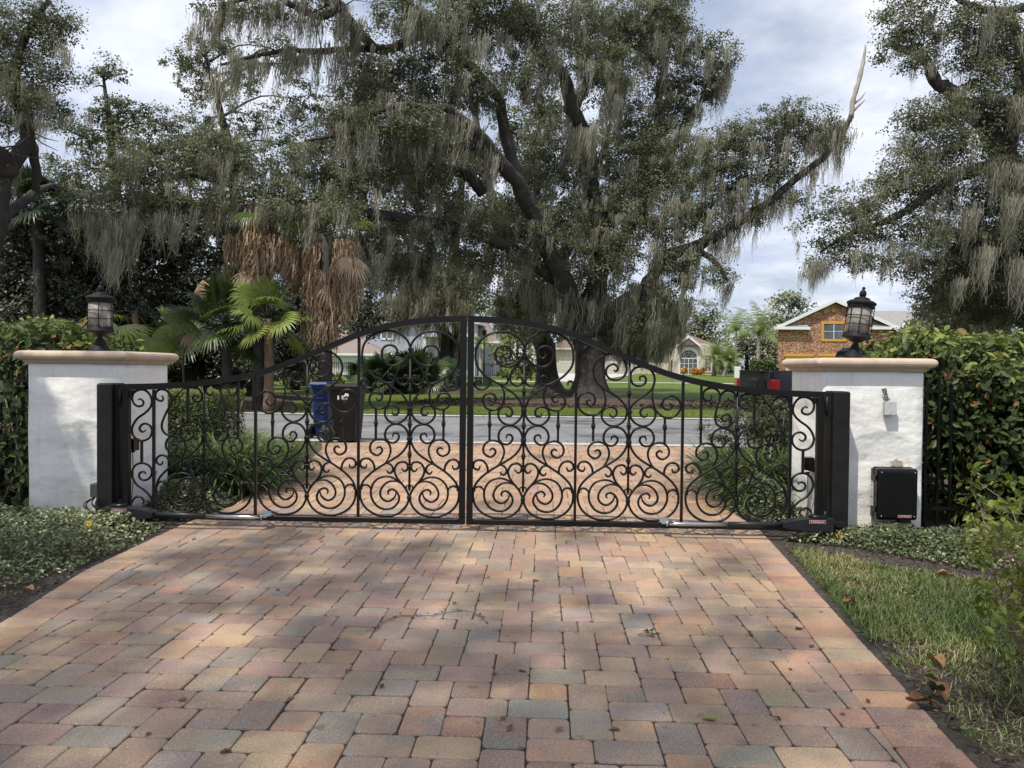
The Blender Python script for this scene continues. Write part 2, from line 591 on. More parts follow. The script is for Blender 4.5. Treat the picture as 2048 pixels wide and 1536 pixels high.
def mat_paver():
    m, nt, b = new_mat('tumbled_pavers')
    a1 = N(nt, 'ShaderNodeAttribute', attribute_name='pcol')
    a2 = N(nt, 'ShaderNodeAttribute', attribute_name='pcol2')
    v = coords(nt)
    blend = ramp(nt, noise(nt, v, 7.0, 3, .55), [(.42, (0, 0, 0)), (.58, (1, 1, 1))])
    c = mixc(nt, blend, a1.outputs['Color'], a2.outputs['Color'])
    sp = noise(nt, v, 130, 3, .7)
    c = mixc(nt, ramp(nt, sp, [(.56, (0, 0, 0)), (.68, (.8, .8, .8))]), c, (.60, .53, .46))
    c = mixc(nt, ramp(nt, noise(nt, v, 120, 3, .7), [(.32, (.7, .7, .7)), (.45, (0, 0, 0))]), c, (.10, .075, .06))
    dirt = ramp(nt, noise(nt, v, 1.3, 6, .65), [(.30, (.70, .68, .66)), (.5, (.96, .95, .94)), (.7, (1.10, 1.08, 1.05))])
    c = mixc(nt, 1.0, c, dirt, 'MULTIPLY')
    # faint worn wheel tracks and scattered dark spots: stains that lie on the paving
    sp_ = N(nt, 'ShaderNodeSeparateXYZ')
    nt.links.new(v, sp_.inputs['Vector'])
    wv = N(nt, 'ShaderNodeMath', operation='MULTIPLY_ADD')
    nt.links.new(noise(nt, v, 1.1, 4, .6), wv.inputs[0])
    wv.inputs[1].default_value = .5
    nt.links.new(sp_.outputs['X'], wv.inputs[2])
    pp = N(nt, 'ShaderNodeMath', operation='PINGPONG')
    nt.links.new(wv.outputs[0], pp.inputs[0])
    pp.inputs[1].default_value = .85
    tr = ramp(nt, pp.outputs[0], [(.0, (.86, .85, .85)), (.30, (1, 1, 1))])
    c = mixc(nt, 1.0, c, tr, 'MULTIPLY')
    spots_ = ramp(nt, noise(nt, v, 9, 2, .5), [(.27, (.72, .70, .69)), (.33, (1, 1, 1))])
    c = mixc(nt, 1.0, c, spots_, 'MULTIPLY')
    nt.links.new(c, b.inputs['Base Color'])
    b.inputs['Roughness'].default_value = .82
    b.inputs['Specular IOR Level'].default_value = .3
    bump(nt, noise(nt, v, 110, 5, .75), .5, .004, b)
    return m


M['paver'] = mat_paver()
M['joint'] = simple('joint_sand', (.022, .018, .016), (.06, .05, .042), 30, .95, bmp=.5, bdist=.005)


def mat_soil(name, c1, c2, c3, s=18):
    m, nt, b = new_mat(name)
    v = coords(nt)
    c = ramp(nt, noise(nt, v, s, 8, .75), [(.32, c1), (.52, c2), (.68, c3)])
    p = ramp(nt, noise(nt, v, 1.1, 4, .6), [(.3, (.75, .75, .75)), (.7, (1.15, 1.12, 1.08))])
    nt.links.new(mixc(nt, 1.0, c, p, 'MULTIPLY'), b.inputs['Base Color'])
    b.inputs['Roughness'].default_value = .95
    bump(nt, noise(nt, v, s * 2, 8, .75), .9, .03, b)
    return m


M['soil'] = mat_soil('dark_soil', (.035, .028, .023), (.075, .062, .052), (.15, .125, .105), 22)
M['mulch'] = mat_soil('bark_mulch', (.030, .020, .015), (.075, .048, .036), (.16, .11, .085), 5)
M['ground'] = mat_soil('garden_ground', (.05, .042, .03), (.085, .07, .045), (.14, .115, .08), 8)


def mat_lawn():
    m, nt, b = new_mat('mown_lawn')
    v = coords(nt)
    big = noise(nt, v, .25, 4, .6)
    f = noise(nt, v, 14, 8, .8)
    c = ramp(nt, f, [(.28, (.04, .068, .010)), (.5, (.105, .155, .024)), (.72, (.20, .245, .05))])
    p = ramp(nt, big, [(.3, (.74, .78, .74)), (.7, (1.15, 1.06, 1.0))])
    nt.links.new(mixc(nt, 1.0, c, p, 'MULTIPLY'), b.inputs['Base Color'])
    b.inputs['Roughness'].default_value = .8
    b.inputs['Specular IOR Level'].default_value = .2
    bump(nt, noise(nt, v, 25, 8, .8), 1.0, .06, b)
    return m


M['lawn'] = mat_lawn()


def mat_asphalt():
    m, nt, b = new_mat('worn_dappled_asphalt')
    v = coords(nt)
    f = noise(nt, v, 60, 6, .8)
    c = ramp(nt, f, [(.3, (.12, .12, .125)), (.5, (.20, .20, .205)), (.7, (.31, .31, .31))])
    p = ramp(nt, noise(nt, v, .7, 6, .7), [(.3, (.66, .66, .68)), (.7, (1.2, 1.19, 1.17))])  # broad patches: worn asphalt, plus tree dapples painted into the colour
    nt.links.new(mixc(nt, 1.0, c, p, 'MULTIPLY'), b.inputs['Base Color'])
    b.inputs['Roughness'].default_value = .9
    bump(nt, f, .5, .01, b)
    return m


M['asphalt'] = mat_asphalt()


def mat_seeded_glass():
    m, nt, b = new_mat('seeded_glass')
    v = coords(nt, (1, 1, .45))
    b.inputs['Base Color'].default_value = (.62, .58, .52, 1)
    b.inputs['Roughness'].default_value = .25
    b.inputs['Transmission Weight'].default_value = .62
    b.inputs['IOR'].default_value = 1.25
    bump(nt, noise(nt, v, 45, 3, .6), .9, .012, b)
    return m


M['seeded_glass'] = mat_seeded_glass()

# ------------------------------------------------------------------ light
SUN = Vector((-.283, -.378, .881)).normalized()
el = math.asin(SUN.z)
ld = bpy.data.lights.new('sun', 'SUN')
ld.energy = 3.6
ld.angle = math.radians(.7)
ld.color = (1.0, .94, .84)
lo = bpy.data.objects.new('sun', ld)
COL.objects.link(lo)
lo.rotation_euler = (-SUN).to_track_quat('-Z', 'Y').to_euler()
lo.location = (0, 0, 30)

w = bpy.data.worlds.new('World')
SC.world = w
w.use_nodes = True
nt = w.node_tree
bg = nt.nodes['Background']
sky = N(nt, 'ShaderNodeTexSky', sky_type='NISHITA', sun_disc=False)
sky.sun_elevation = el
sky.sun_rotation = math.atan2(SUN.x, SUN.y)
sky.dust_density = 2.0
tc = N(nt, 'ShaderNodeTexCoord')
sx = N(nt, 'ShaderNodeSeparateXYZ')
nt.links.new(tc.outputs['Generated'], sx.inputs[0])
# clouds on a flat layer high above: direction divided by its height
dz = N(nt, 'ShaderNodeMath', operation='ADD')
nt.links.new(sx.outputs['Z'], dz.inputs[0])
dz.inputs[1].default_value = .22
dx = N(nt, 'ShaderNodeMath', operation='DIVIDE')
dy = N(nt, 'ShaderNodeMath', operation='DIVIDE')
for d_, k_ in ((dx, 'X'), (dy, 'Y')):
    nt.links.new(sx.outputs[k_], d_.inputs[0])
    nt.links.new(dz.outputs[0], d_.inputs[1])
cb = N(nt, 'ShaderNodeCombineXYZ')
nt.links.new(dx.outputs[0], cb.inputs[0])
nt.links.new(dy.outputs[0], cb.inputs[1])
mask = ramp(nt, noise(nt, cb.outputs[0], 1.7, 8, .55), [(.34, (.28, .28, .28)), (.56, (1, 1, 1))])
shade = ramp(nt, noise(nt, cb.outputs[0], 2.3, 8, .6), [(.30, (4.6, 5.2, 6.8)), (.48, (6.2, 6.7, 8.0)), (.66, (8.2, 8.4, 9.0))])
nt.links.new(mixc(nt, mask, sky.outputs[0], shade), bg.inputs['Color'])
bg.inputs['Strength'].default_value = 0.10
SC.view_settings.view_transform = 'Standard'
SC.view_settings.look = 'None'
SC.view_settings.gamma = 1
SC.view_settings.exposure = 0.36
SC.cycles.max_bounces = 6
SC.cycles.diffuse_bounces = 3
SC.cycles.glossy_bounces = 2
SC.cycles.transmission_bounces = 4
SC.cycles.transparent_max_bounces = 4
SC.cycles.use_denoising = True
SC.cycles.caustics_reflective = False
SC.cycles.caustics_refractive = False
# ------------------------------------------------------------------ setting
def structure(name, me_or_mb, mat):
    o = me_or_mb.build(name, mat) if isinstance(me_or_mb, MB) else link(name, me_or_mb, mat)
    return tag(o, kind='structure')


def lerp_edge(tab, y):
    for (y0, x0), (y1, x1) in zip(tab, tab[1:]):
        if y <= y1:
            return x0 + (x1 - x0) * (y - y0) / (y1 - y0)
    return tab[-1][1]


ROAD0, ROAD1 = 13.75, 20.9
DL = [(-6, -2.55), (1.5, -2.55), (2.6, -2.60), (4.06, -2.86), (4.76, -2.99), (6.2, -3.05), (7.0, -3.0), (10.4, -3.33), (12.2, -3.62), (ROAD0 - .35, -4.0)]
DR = [(-6, 1.45), (1.5, 1.45), (2.63, 1.50), (6.1, 1.83), (7.0, 1.9), (10.4, 2.2), (12.2, 2.5), (ROAD0 - .35, 2.9)]

# ground: one sheet to the horizon, following the gentle rise beyond the road
xs = sorted(set([-400, -200, -100, -60, 60, 100, 200, 400] + list(range(-50, 51, 5))))
ys = sorted(set([-60, -20, 0, 10, 21.0, 21.6, 600] + list(range(22, 121, 4)) + [160, 240, 400]))
V = [(x, y, gz(min(y, 200)) - .014) for y in ys for x in xs]
nx = len(xs)
Fq = [(j * nx + i, j * nx + i + 1, (j + 1) * nx + i + 1, (j + 1) * nx + i) for j in range(len(ys) - 1) for i in range(nx - 1)]
b = MB()
b.add(V, Fq)
structure('ground', b, M['ground'])


def sheet(name, poly, mat, z=0.0, follow=False, cuts=1):
    b = MB()
    b.add([(x, y, (gz(y) if follow else 0) + z) for x, y in poly], [tuple(range(len(poly)))])
    return structure(name, b, mat)


def strip(name, mat, x0, x1, ylist, z):
    b = MB()
    V = []
    for y in ylist:
        V += [(x0, y, gz(y) + z), (x1, y, gz(y) + z)]
    b.add(V, [(2 * i, 2 * i + 1, 2 * i + 3, 2 * i + 2) for i in range(len(ylist) - 1)])
    return structure(name, b, mat)


strip('road', M['asphalt'], -120, 120, [ROAD0, ROAD1], -.004)
strip('near_kerb', M['concrete'], -120, 120, [ROAD0 - .34, ROAD0 - .006], .004)
strip('far_kerb', M['concrete'], -120, 120, [ROAD1 + .006, ROAD1 + .55], .012)
strip('far_lawn', M['lawn'], -140, 140, [ROAD1 + .55, 21.6] + list(range(24, 100, 4)), .03)
strip('sidewalk', M['concrete'], -120, 120, [52.0, 53.4], .05)
strip('near_verge_lawn', M['lawn'], -4.4 - 60, -4.05, [10.2, ROAD0 - .35], -.006)
strip('near_verge_lawn', M['lawn'], 3.1, 63, [10.2, ROAD0 - .35], -.006)


def blob(cx, cy, rx, ry, n=40, wob=.12, seed=1):
    r = random.Random(seed)
    ph = [r.uniform(0, 6.28) for _ in range(4)]
    out = []
    for k in range(n):
        a = 2 * PI * k / n
        s = 1 + wob * (math.sin(2 * a + ph[0]) + .6 * math.sin(3 * a + ph[1]) + .4 * math.sin(5 * a + ph[2]))
        out.append((cx + rx * s * math.cos(a), cy + ry * s * math.sin(a)))
    return out


def mound(name, poly, mat, h, zoff=.034):
    """A low bed: rim on the ground, middle raised by h."""
    cx = sum(p[0] for p in poly) / len(poly)
    cy = sum(p[1] for p in poly) / len(poly)
    V, Fc = [], []
    n = len(poly)
    rings = [(1, 0), (.9, .45), (.7, .8), (.4, 1)]
    for s, k in rings:
        for x, y in poly:
            X, Y = cx + (x - cx) * s, cy + (y - cy) * s
            V.append((X, Y, gz(Y) + zoff + h * k + (random.uniform(-.02, .02) if k else 0)))
    V.append((cx, cy, gz(cy) + zoff + h))
    for r in range(3):
        for k in range(n):
            q = (k + 1) % n
            Fc.append((r * n + k, r * n + q, (r + 1) * n + q, (r + 1) * n + k))
    for k in range(n):
        Fc.append((3 * n + k, 3 * n + (k + 1) % n, 4 * n))
    b = MB()
    b.add(V, Fc, True)
    return structure(name, b, mat)


# bed of mulch around the two big oaks and under the palms
mound('mulch_bed', blob(1.5, 27.3, 4.5, 2.9, seed=3), M['mulch'], .16)
mound('mulch_bed', blob(-15.2, 27.0, 7.6, 5.0, seed=5), M['mulch'], .15)
mound('mulch_bed', blob(-6.0, 34.6, 3.8, 1.5, seed=8), M['mulch'], .10)

# grass and soil beside the driveway
sheet('soil_bed', [(1.40, -6), (6, -6), (7, 6.9), (1.75, 6.9), (1.78, 6.1), (1.47, 2.6)], M['soil'], -.007)
sheet('soil_bed', [(-2.5, -6), (-2.56, 2.6), (-2.82, 4.06), (-2.95, 4.76), (-3.0, 6.2), (-2.95, 7.2), (-9, 7.2), (-9, -6)], M['soil'], -.007)
sheet('soil_bed', [(-9, 7.21), (-2.94, 7.21), (-3.28, 10.19), (-9, 10.19)], M['mulch'], -.008)
sheet('soil_bed', [(1.85, 6.91), (9, 6.91), (9, 10.19), (2.1, 10.19)], M['mulch'], -.008)

# ------------------------------------------------------------------ driveway: every paver modelled
U = .1605
JOINT = .0019


def clip(poly, a, b, c):
    """Keep the part of a convex polygon where a*x + b*y + c >= 0."""
    out = []
    for i in range(len(poly)):
        p, q = poly[i], poly[(i + 1) % len(poly)]
        dp, dq = a * p[0] + b * p[1] + c, a * q[0] + b * q[1] + c
        if dp >= 0:
            out.append(p)
        if (dp >= 0) != (dq >= 0):
            t = dp / (dp - dq)
            out.append((p[0] + (q[0] - p[0]) * t, p[1] + (q[1] - p[1]) * t))
    return out


pv, pl, pt, pc1, pc2 = [], [], [], [], []


def area(poly):
    return .5 * sum(poly[i][0] * poly[(i + 1) % len(poly)][1] - poly[(i + 1) % len(poly)][0] * poly[i][1] for i in range(len(poly)))


def paver(poly, c1, c2, round_=.017):
    if len(poly) < 3 or area(poly) < .002:
        return
    n = len(poly)
    cx = sum(p[0] for p in poly) / n
    cy = sum(p[1] for p in poly) / n
    # shrink by the joint, jitter, round the corners
    pts = []
    jx, jy = random.gauss(0, .0016), random.gauss(0, .0016)
    rot = random.gauss(0, .008)
    for i in range(n):
        p, a, q = poly[i - 1], poly[i], poly[(i + 1) % n]
        e1 = Vector((p[0] - a[0], p[1] - a[1]))
        e2 = Vector((q[0] - a[0], q[1] - a[1]))
        if e1.length < 1e-5 or e2.length < 1e-5:
            continue
        l1, l2 = e1.length, e2.length
        e1.normalize()
        e2.normalize()
        s = abs(e1.x * e2.y - e1.y * e2.x)
        s = max(s, .3)
        base = Vector(a) + (e1 + e2) * (JOINT / s)
        r1, r2 = min(round_ * random.uniform(.7, 1.5), l1 * .3), min(round_ * random.uniform(.7, 1.5), l2 * .3)
        pts += [base + e1 * r1, base + e1 * r1 * .32 + e2 * r2 * .32, base + e2 * r2]
    k = len(pts)
    if k < 6:
        return
    tz = random.gauss(0, .0012)
    tx, ty = random.gauss(0, .006), random.gauss(0, .006)
    start = len(pv)
    cr, sr = math.cos(rot), math.sin(rot)
    for ins, z in ((0, -.02), (0, -.0050), (.003, -.0014), (.009, 0)):
        for p in pts:
            d = Vector((p.x - cx, p.y - cy))
            L = d.length
            d = d * max(0, (L - ins) / L)
            x, y = d.x * cr - d.y * sr + cx + jx, d.x * sr + d.y * cr + cy + jy
            pv.append((x, y, z + tz + d.x * tx + d.y * ty))
    for r in range(3):
        for i in range(k):
            j = (i + 1) % k
            pl.extend((start + r * k + i, start + r * k + j, start + (r + 1) * k + j, start + (r + 1) * k + i))
            pt.append(4)
            pc1.append(c1)
            pc2.append(c2)
    pl.extend(range(start + 3 * k, start + 4 * k))
    pt.append(k)
    pc1.append(c1)
    pc2.append(c2)


TAN, ORANGE, MAUVE, GREY, BUFF, RED = (.372, .268, .190), (.425, .268, .168), (.325, .226, .182), (.295, .248, .205), (.415, .302, .198), (.355, .205, .148)


def paver_colours(x, y, edge=False):
    if edge:
        a = random.choices([ORANGE, TAN, RED, BUFF, MAUVE], [4, 3, .8, 1, 1.4])[0]
        c = random.choices([ORANGE, TAN, MAUVE], [3, 2, 2])[0]
    elif y > 7.2:
        a = random.choices([ORANGE, TAN, BUFF, MAUVE, RED], [5, 3, 1.6, 1.6, 1.2])[0]
        c = random.choices([ORANGE, TAN, MAUVE], [4, 3, 1])[0]
    else:
        warm = min(1, max(0, (x + .6) / 2.2 + (y - 4.2) * .12))
        a = random.choices([TAN, ORANGE, MAUVE, GREY, BUFF, RED], [2 + warm * 1.5, .7 + 1.5 * warm, 3.2 - 1.6 * warm, 2.3 - 1.5 * warm, .8 + 2 * warm, .25])[0]
        c = random.choices([TAN, ORANGE, MAUVE, GREY, BUFF], [2, 1 + warm, 3 - warm, 2.4 - 1.4 * warm, 1 + warm])[0]
    f_ = random.uniform(.5, .95)
    c = tuple(p * (1 - f_) + q * f_ for p, q in zip(a, c))
    k = random.uniform(.86, 1.12)
    return tuple(v * k for v in a), tuple(v * k * random.uniform(.9, 1.08) for v in c)


BW = .235
o0 = ground(1027, 1307)
OX, OY = o0.x, o0.y - .004
Y0, Y1 = -1.6, ROAD0 - .36


def put(x0, x1, y0, y1):
    cy = (y0 + y1) / 2
    if cy < Y0 - .3 or y0 > Y1:
        return
    poly = [(x0, y0), (x1, y0), (x1, y1), (x0, y1)]
    yl = cy
    xl, xr = lerp_edge(DL, yl) + BW, lerp_edge(DR, yl) - BW
    if x1 < xl - .3 or x0 > xr + .3:
        return
    ml = (lerp_edge(DL, yl + .3) - lerp_edge(DL, yl - .3)) / .6
    mr = (lerp_edge(DR, yl + .3) - lerp_edge(DR, yl - .3)) / .6
    poly = clip(poly, 1, -ml, -(xl - ml * yl))
    if poly:
        poly = clip(poly, -1, mr, (xr - mr * yl))
    if poly and y1 > Y1:
        poly = clip(poly, 0, -1, Y1)
    if poly:
        c1, c2 = paver_colours((x0 + x1) / 2, cy)
        paver(poly, c1, c2)


for k in range(-14, 15):
    for j in range(-12, 24):
        bx = OX + 2 * U * k
        by = OY + 4 * U * j + (2 * U if k % 2 else 0)
        put(bx - 1.5 * U, bx, by, by + U)
        put(bx, bx + 1.5 * U, by, by + U)
        put(bx - .5 * U, bx + .5 * U, by + U, by + 2.5 * U)
        put(bx - .5 * U, bx + .5 * U, by + 2.5 * U, by + 4 * U)
        put(bx + .5 * U, bx + 1.5 * U, by + U, by + 2 * U)
        put(bx + .5 * U, bx + 1.5 * U, by + 3 * U, by + 4 * U)
# soldier courses along both edges
for tab, sgn in ((DL, 1), (DR, -1)):
    y = Y0
    while y < Y1 - .1:
        y2 = min(y + U, Y1)
        xa, xb = lerp_edge(tab, y), lerp_edge(tab, y2)
        q = [(xa, y), (xa + sgn * BW, y), (xb + sgn * BW, y2), (xb, y2)]
        if sgn < 0:
            q = q[::-1]
        c1, c2 = paver_colours(xa, y, True)
        paver(q, c1, c2, .012)
        y = y2
me = mesh_np('driveway', pv, pl, pt, {'pcol': np.array(pc1), 'pcol2': np.array(pc2)})
structure('driveway', me, M['paver'])
yy = [y for y, _ in DL if y > -1.7 and y < Y1] + [Y1]
yy = sorted(set([Y0] + yy + [y for y, _ in DR if Y0 < y < Y1]))
b = MB()
V = []
for y in yy:
    V += [(lerp_edge(DL, y) - .01, y, -.0065), (lerp_edge(DR, y) + .01, y, -.0065)]
b.add(V, [(2 * i, 2 * i + 1, 2 * i + 3, 2 * i + 2) for i in range(len(yy) - 1)])
structure('driveway_joint_bed', b, M['joint'])
# ------------------------------------------------------------------ gate
GY = 6.15
GXC = at(932.5, 850, GY).x
TR = .0098


def crop(ox, oy, s):
    def f(pts):
        return [at(ox + x / s, oy + y / s, GY) for x, y in pts]
    return f


A_ = crop(710, 840, 6.982)
B_ = crop(710, 640, 6.982)
C_ = crop(500, 680, 6.982)
D_ = crop(300, 760, 6.982)
E_ = crop(230, 760, 5.12)

low = [A_(p) for p in (
    [(640, 675), (655, 705), (685, 720), (715, 700), (728, 660), (712, 615), (680, 592), (640, 588), (590, 608), (556, 650), (540, 700), (548, 755), (572, 810), (610, 862), (660, 920), (708, 990), (735, 1055), (741, 1090), (733, 1135), (712, 1190), (670, 1252), (600, 1310), (520, 1340), (430, 1350), (330, 1343), (240, 1310), (160, 1258), (100, 1190), (65, 1110), (55, 1020), (66, 940), (100, 862), (170, 782), (260, 708), (350, 650), (430, 602), (505, 560), (585, 508), (652, 450), (702, 380), (730, 310), (738, 255), (732, 205), (712, 150), (678, 105), (630, 74), (560, 60), (500, 70), (450, 104), (415, 158), (406, 220), (420, 272), (457, 308), (510, 322), (560, 306), (593, 268), (600, 230), (584, 198), (550, 185), (522, 200), (511, 242)],
    [(625, 880), (560, 838), (500, 808), (430, 795), (360, 805), (298, 832), (250, 880), (220, 940), (207, 1010), (215, 1080), (245, 1150), (300, 1212), (370, 1246), (440, 1252), (510, 1235), (565, 1190), (600, 1130), (600, 1072), (575, 1020), (540, 986), (495, 972), (460, 988), (446, 1018), (462, 1050)],
    [(655, 915), (590, 870), (520, 857), (450, 872), (390, 915), (350, 975), (338, 1035), (355, 1090), (400, 1130), (450, 1141), (500, 1122), (545, 1075), (563, 1010)],
    [(205, 985), (193, 945), (168, 920), (130, 910), (95, 922), (76, 945), (84, 977)],
    [(150, 620), (145, 650), (125, 672), (95, 668), (65, 645), (58, 610), (73, 570), (108, 545), (150, 540), (197, 556), (236, 600), (255, 650), (256, 690), (240, 722)],
    [(395, 622), (440, 612), (482, 627), (510, 660), (518, 700), (500, 735), (470, 746), (442, 732), (432, 706)],
    [(385, 630), (440, 562), (473, 492), (485, 430), (474, 368), (440, 312), (390, 280), (330, 268), (270, 280), (222, 315), (197, 370), (200, 430), (230, 470), (282, 495), (330, 482), (364, 440), (360, 405), (335, 382), (305, 385), (285, 406)],
)]
up3 = [B_(p) for p in (
    [(490, 447), (467, 468), (477, 500), (518, 517), (562, 492), (580, 440), (568, 395), (530, 362), (470, 347), (410, 368), (374, 412), (363, 475), (377, 545), (425, 603), (485, 632), (545, 636), (635, 605), (705, 540), (748, 470), (764, 410), (754, 348), (718, 280), (660, 222), (590, 178), (510, 154), (420, 150), (330, 165), (240, 205), (160, 270), (110, 350), (90, 440), (88, 530), (108, 620), (162, 700), (232, 770), (312, 822), (392, 866), (465, 884), (518, 866), (540, 822), (528, 780), (495, 760), (465, 774), (450, 800)],
    [(740, 495), (690, 572), (632, 650), (587, 712), (566, 780), (575, 842), (612, 887), (660, 905), (710, 890), (740, 850), (734, 802), (702, 775), (672, 790), (660, 826)],
    [(380, 862), (480, 920), (562, 972), (640, 1032), (700, 1112), (733, 1190), (740, 1260), (725, 1330), (682, 1390), (622, 1434), (560, 1446), (498, 1434), (440, 1390), (407, 1322), (411, 1260), (440, 1215), (490, 1192), (540, 1196), (585, 1226), (600, 1270), (585, 1314), (550, 1330), (520, 1315), (506, 1280)],
    [(430, 892), (468, 950), (487, 1010), (484, 1080), (464, 1150), (428, 1202), (370, 1234), (310, 1240), (247, 1220), (202, 1165), (190, 1102), (212, 1042), (260, 1012), (310, 1012), (354, 1036), (370, 1075), (354, 1110), (320, 1122), (295, 1110), (284, 1088)],
    [(276, 800), (280, 870), (255, 920), (210, 948), (152, 953), (97, 925), (78, 880), (94, 840), (130, 824), (157, 848), (155, 886)],
)]
up2 = [C_(p) for p in (
    [(640, 520), (650, 480), (630, 456), (590, 455), (563, 500), (580, 555), (630, 586), (690, 590), (742, 560), (770, 500), (770, 430), (742, 370), (692, 336), (620, 325), (542, 342), (478, 400), (450, 470), (452, 540), (477, 620), (532, 680), (612, 740), (690, 802), (745, 862), (776, 925), (768, 1010), (722, 1085), (652, 1130), (580, 1141), (502, 1112), (444, 1042), (427, 970), (452, 900), (510, 865), (560, 870), (610, 905), (635, 950), (620, 995), (580, 1016), (547, 1000), (536, 965)],
    [(470, 640), (475, 720), (465, 800), (440, 888), (400, 950), (340, 1000), (270, 1020), (192, 1008), (124, 950), (92, 880), (102, 800), (152, 740), (220, 715), (290, 740), (334, 800), (334, 860), (300, 900), (252, 905), (216, 880), (217, 840), (248, 822)],
    [(1000, 370), (980, 400), (952, 375), (957, 328), (1000, 300), (1055, 312), (1100, 362), (1105, 430), (1070, 488), (1000, 515), (922, 503), (854, 450), (826, 370), (842, 290), (890, 212), (970, 167), (1060, 160), (1152, 187), (1230, 252), (1275, 340), (1275, 430), (1240, 530), (1180, 602), (1100, 660), (1000, 712), (920, 772), (852, 850), (814, 935), (832, 1040), (890, 1110), (960, 1145), (1030, 1150), (1100, 1115), (1150, 1050), (1155, 980), (1130, 930), (1080, 895), (1020, 890), (965, 920), (950, 970), (970, 1014), (1010, 1024), (1038, 1005), (1040, 972)],
    [(1160, 625), (1115, 735), (1110, 830), (1140, 918), (1200, 980), (1290, 1010), (1370, 1000), (1440, 950), (1480, 880), (1480, 800), (1440, 732), (1370, 697), (1300, 710), (1256, 760), (1256, 830), (1300, 878), (1348, 864), (1364, 822), (1332, 795), (1303, 815)],
)]
up1 = [D_(p) for p in (
    [(140, 220), (165, 255), (150, 290), (110, 290), (65, 260), (55, 200), (85, 150), (140, 130), (200, 145), (250, 190), (280, 250), (285, 300)],
    [(450, 115), (370, 200), (310, 270), (260, 360), (210, 450), (170, 540), (145, 620), (150, 690), (190, 750), (250, 775), (310, 765), (350, 712), (340, 660), (300, 640), (268, 660), (275, 690)],
    [(440, 120), (520, 108), (600, 105), (660, 125), (700, 180), (710, 240), (680, 290), (640, 305), (595, 285), (580, 240), (605, 215), (640, 215)],
    [(855, 160), (855, 190), (820, 210), (780, 190), (762, 150), (780, 100), (830, 75), (890, 75), (940, 110), (968, 165), (980, 225), (1000, 300), (1020, 380), (1025, 460), (1010, 520), (960, 563), (900, 570), (845, 545), (816, 490), (822, 430), (862, 396), (910, 402), (934, 440), (916, 480), (880, 490)],
    [(970, 175), (975, 110), (1010, 62), (1070, 37), (1130, 50), (1180, 90), (1195, 140), (1180, 190), (1140, 210), (1096, 195), (1076, 155), (1100, 130)],
)]
bay = [E_(p) for p in (
    [(220, 205), (245, 195), (275, 225), (265, 260), (220, 270), (180, 245), (160, 190), (180, 130), (240, 100), (300, 110), (345, 160), (362, 230), (340, 290), (290, 340), (220, 390), (175, 450), (157, 510), (170, 570), (210, 610), (270, 625), (330, 600), (360, 550), (360, 500), (330, 460), (280, 450), (240, 480), (240, 515), (270, 535), (300, 515)],
    [(300, 970), (285, 945), (245, 950), (230, 985), (250, 1020), (295, 1030), (340, 1005), (362, 950), (345, 895), (295, 860), (240, 855), (185, 885), (157, 950), (165, 1010), (210, 1080), (280, 1130), (330, 1180), (365, 1240), (372, 1320)],
    [(265, 1275), (280, 1245), (255, 1210), (210, 1200), (175, 1225), (160, 1265)],
)]
X_BAR1, X_BAR2, X_BAR3 = at(304.6, 900, GY).x, at(508.8, 900, GY).x, at(715.5, 900, GY).x
X_ST0, X_ST1 = at(244.6, 900, GY).x, GXC - .006
C1, C2, C3 = at(405.2, 900, GY).x, at(612.2, 900, GY).x, at(818.2, 900, GY).x
Z_LO = at(820, 1047.3, GY).z
Z_LO1 = Z_LO + .044
TOP = [at(x, y, GY) for x, y in ((244.6, 768), (300, 767), (345, 765), (376, 763), (410, 759.5), (444, 754.6), (480, 748.5), (512.7, 741), (547, 731), (581, 718.7), (615, 705.5), (649.4, 691), (680, 677.5), (714.8, 663), (740, 655.5), (766, 648.6), (795, 642.5), (823.6, 637.8), (852, 635), (881, 633), (905, 632), (931, 631.3))]
TOP = catmull(TOP, 3)


def top_z(x):
    for p, q in zip(TOP, TOP[1:]):
        if p.x <= x <= q.x:
            return p.z + (q.z - p.z) * (x - p.x) / (q.x - p.x)
    return TOP[-1].z if x > TOP[-1].x else TOP[0].z


def mir(pts, s, axis=None):
    """s=-1: mirror about the middle of the gateway."""
    return [Vector((2 * GXC - p.x, p.y, p.z)) for p in pts] if s < 0 else [Vector(p) for p in pts]


def half_mirror(strokes, c):
    return strokes + [[Vector((2 * c - p.x, p.y, p.z)) for p in s] for s in strokes]


def shift(strokes, dx, sx=1.0, c=0):
    return [[Vector(((p.x - c) * sx + c + dx, p.y, p.z)) for p in s] for s in strokes]


# the traced panel is a little off its true centre: fit it to the panel's width
cA = A_([(748, 800)])[0].x
low3 = half_mirror(low, cA)
wfit = 1.0
panel_low = {3: shift(low3, C3 - cA), 2: shift(low3, C2 - cA, .995, cA), 1: shift(low3, C1 - cA, .985, cA)}
cB = B_([(762, 700)])[0].x
panel_up = {3: shift(half_mirror(up3, cB), C3 - cB), 2: up2, 1: up1}


def stroke(mb, pts, r=TR):
    p = catmull(pts, 4)
    n = len(p)
    rad = []
    for i in range(n):
        e = min(i, n - 1 - i) / 7.0
        rad.append(r * (.55 + .45 * min(1, e)))
    mb.tube(p, rad, 6)


def spindle_profile(x, zs, clamps, z0, z1, s, r=.0095):
    pass


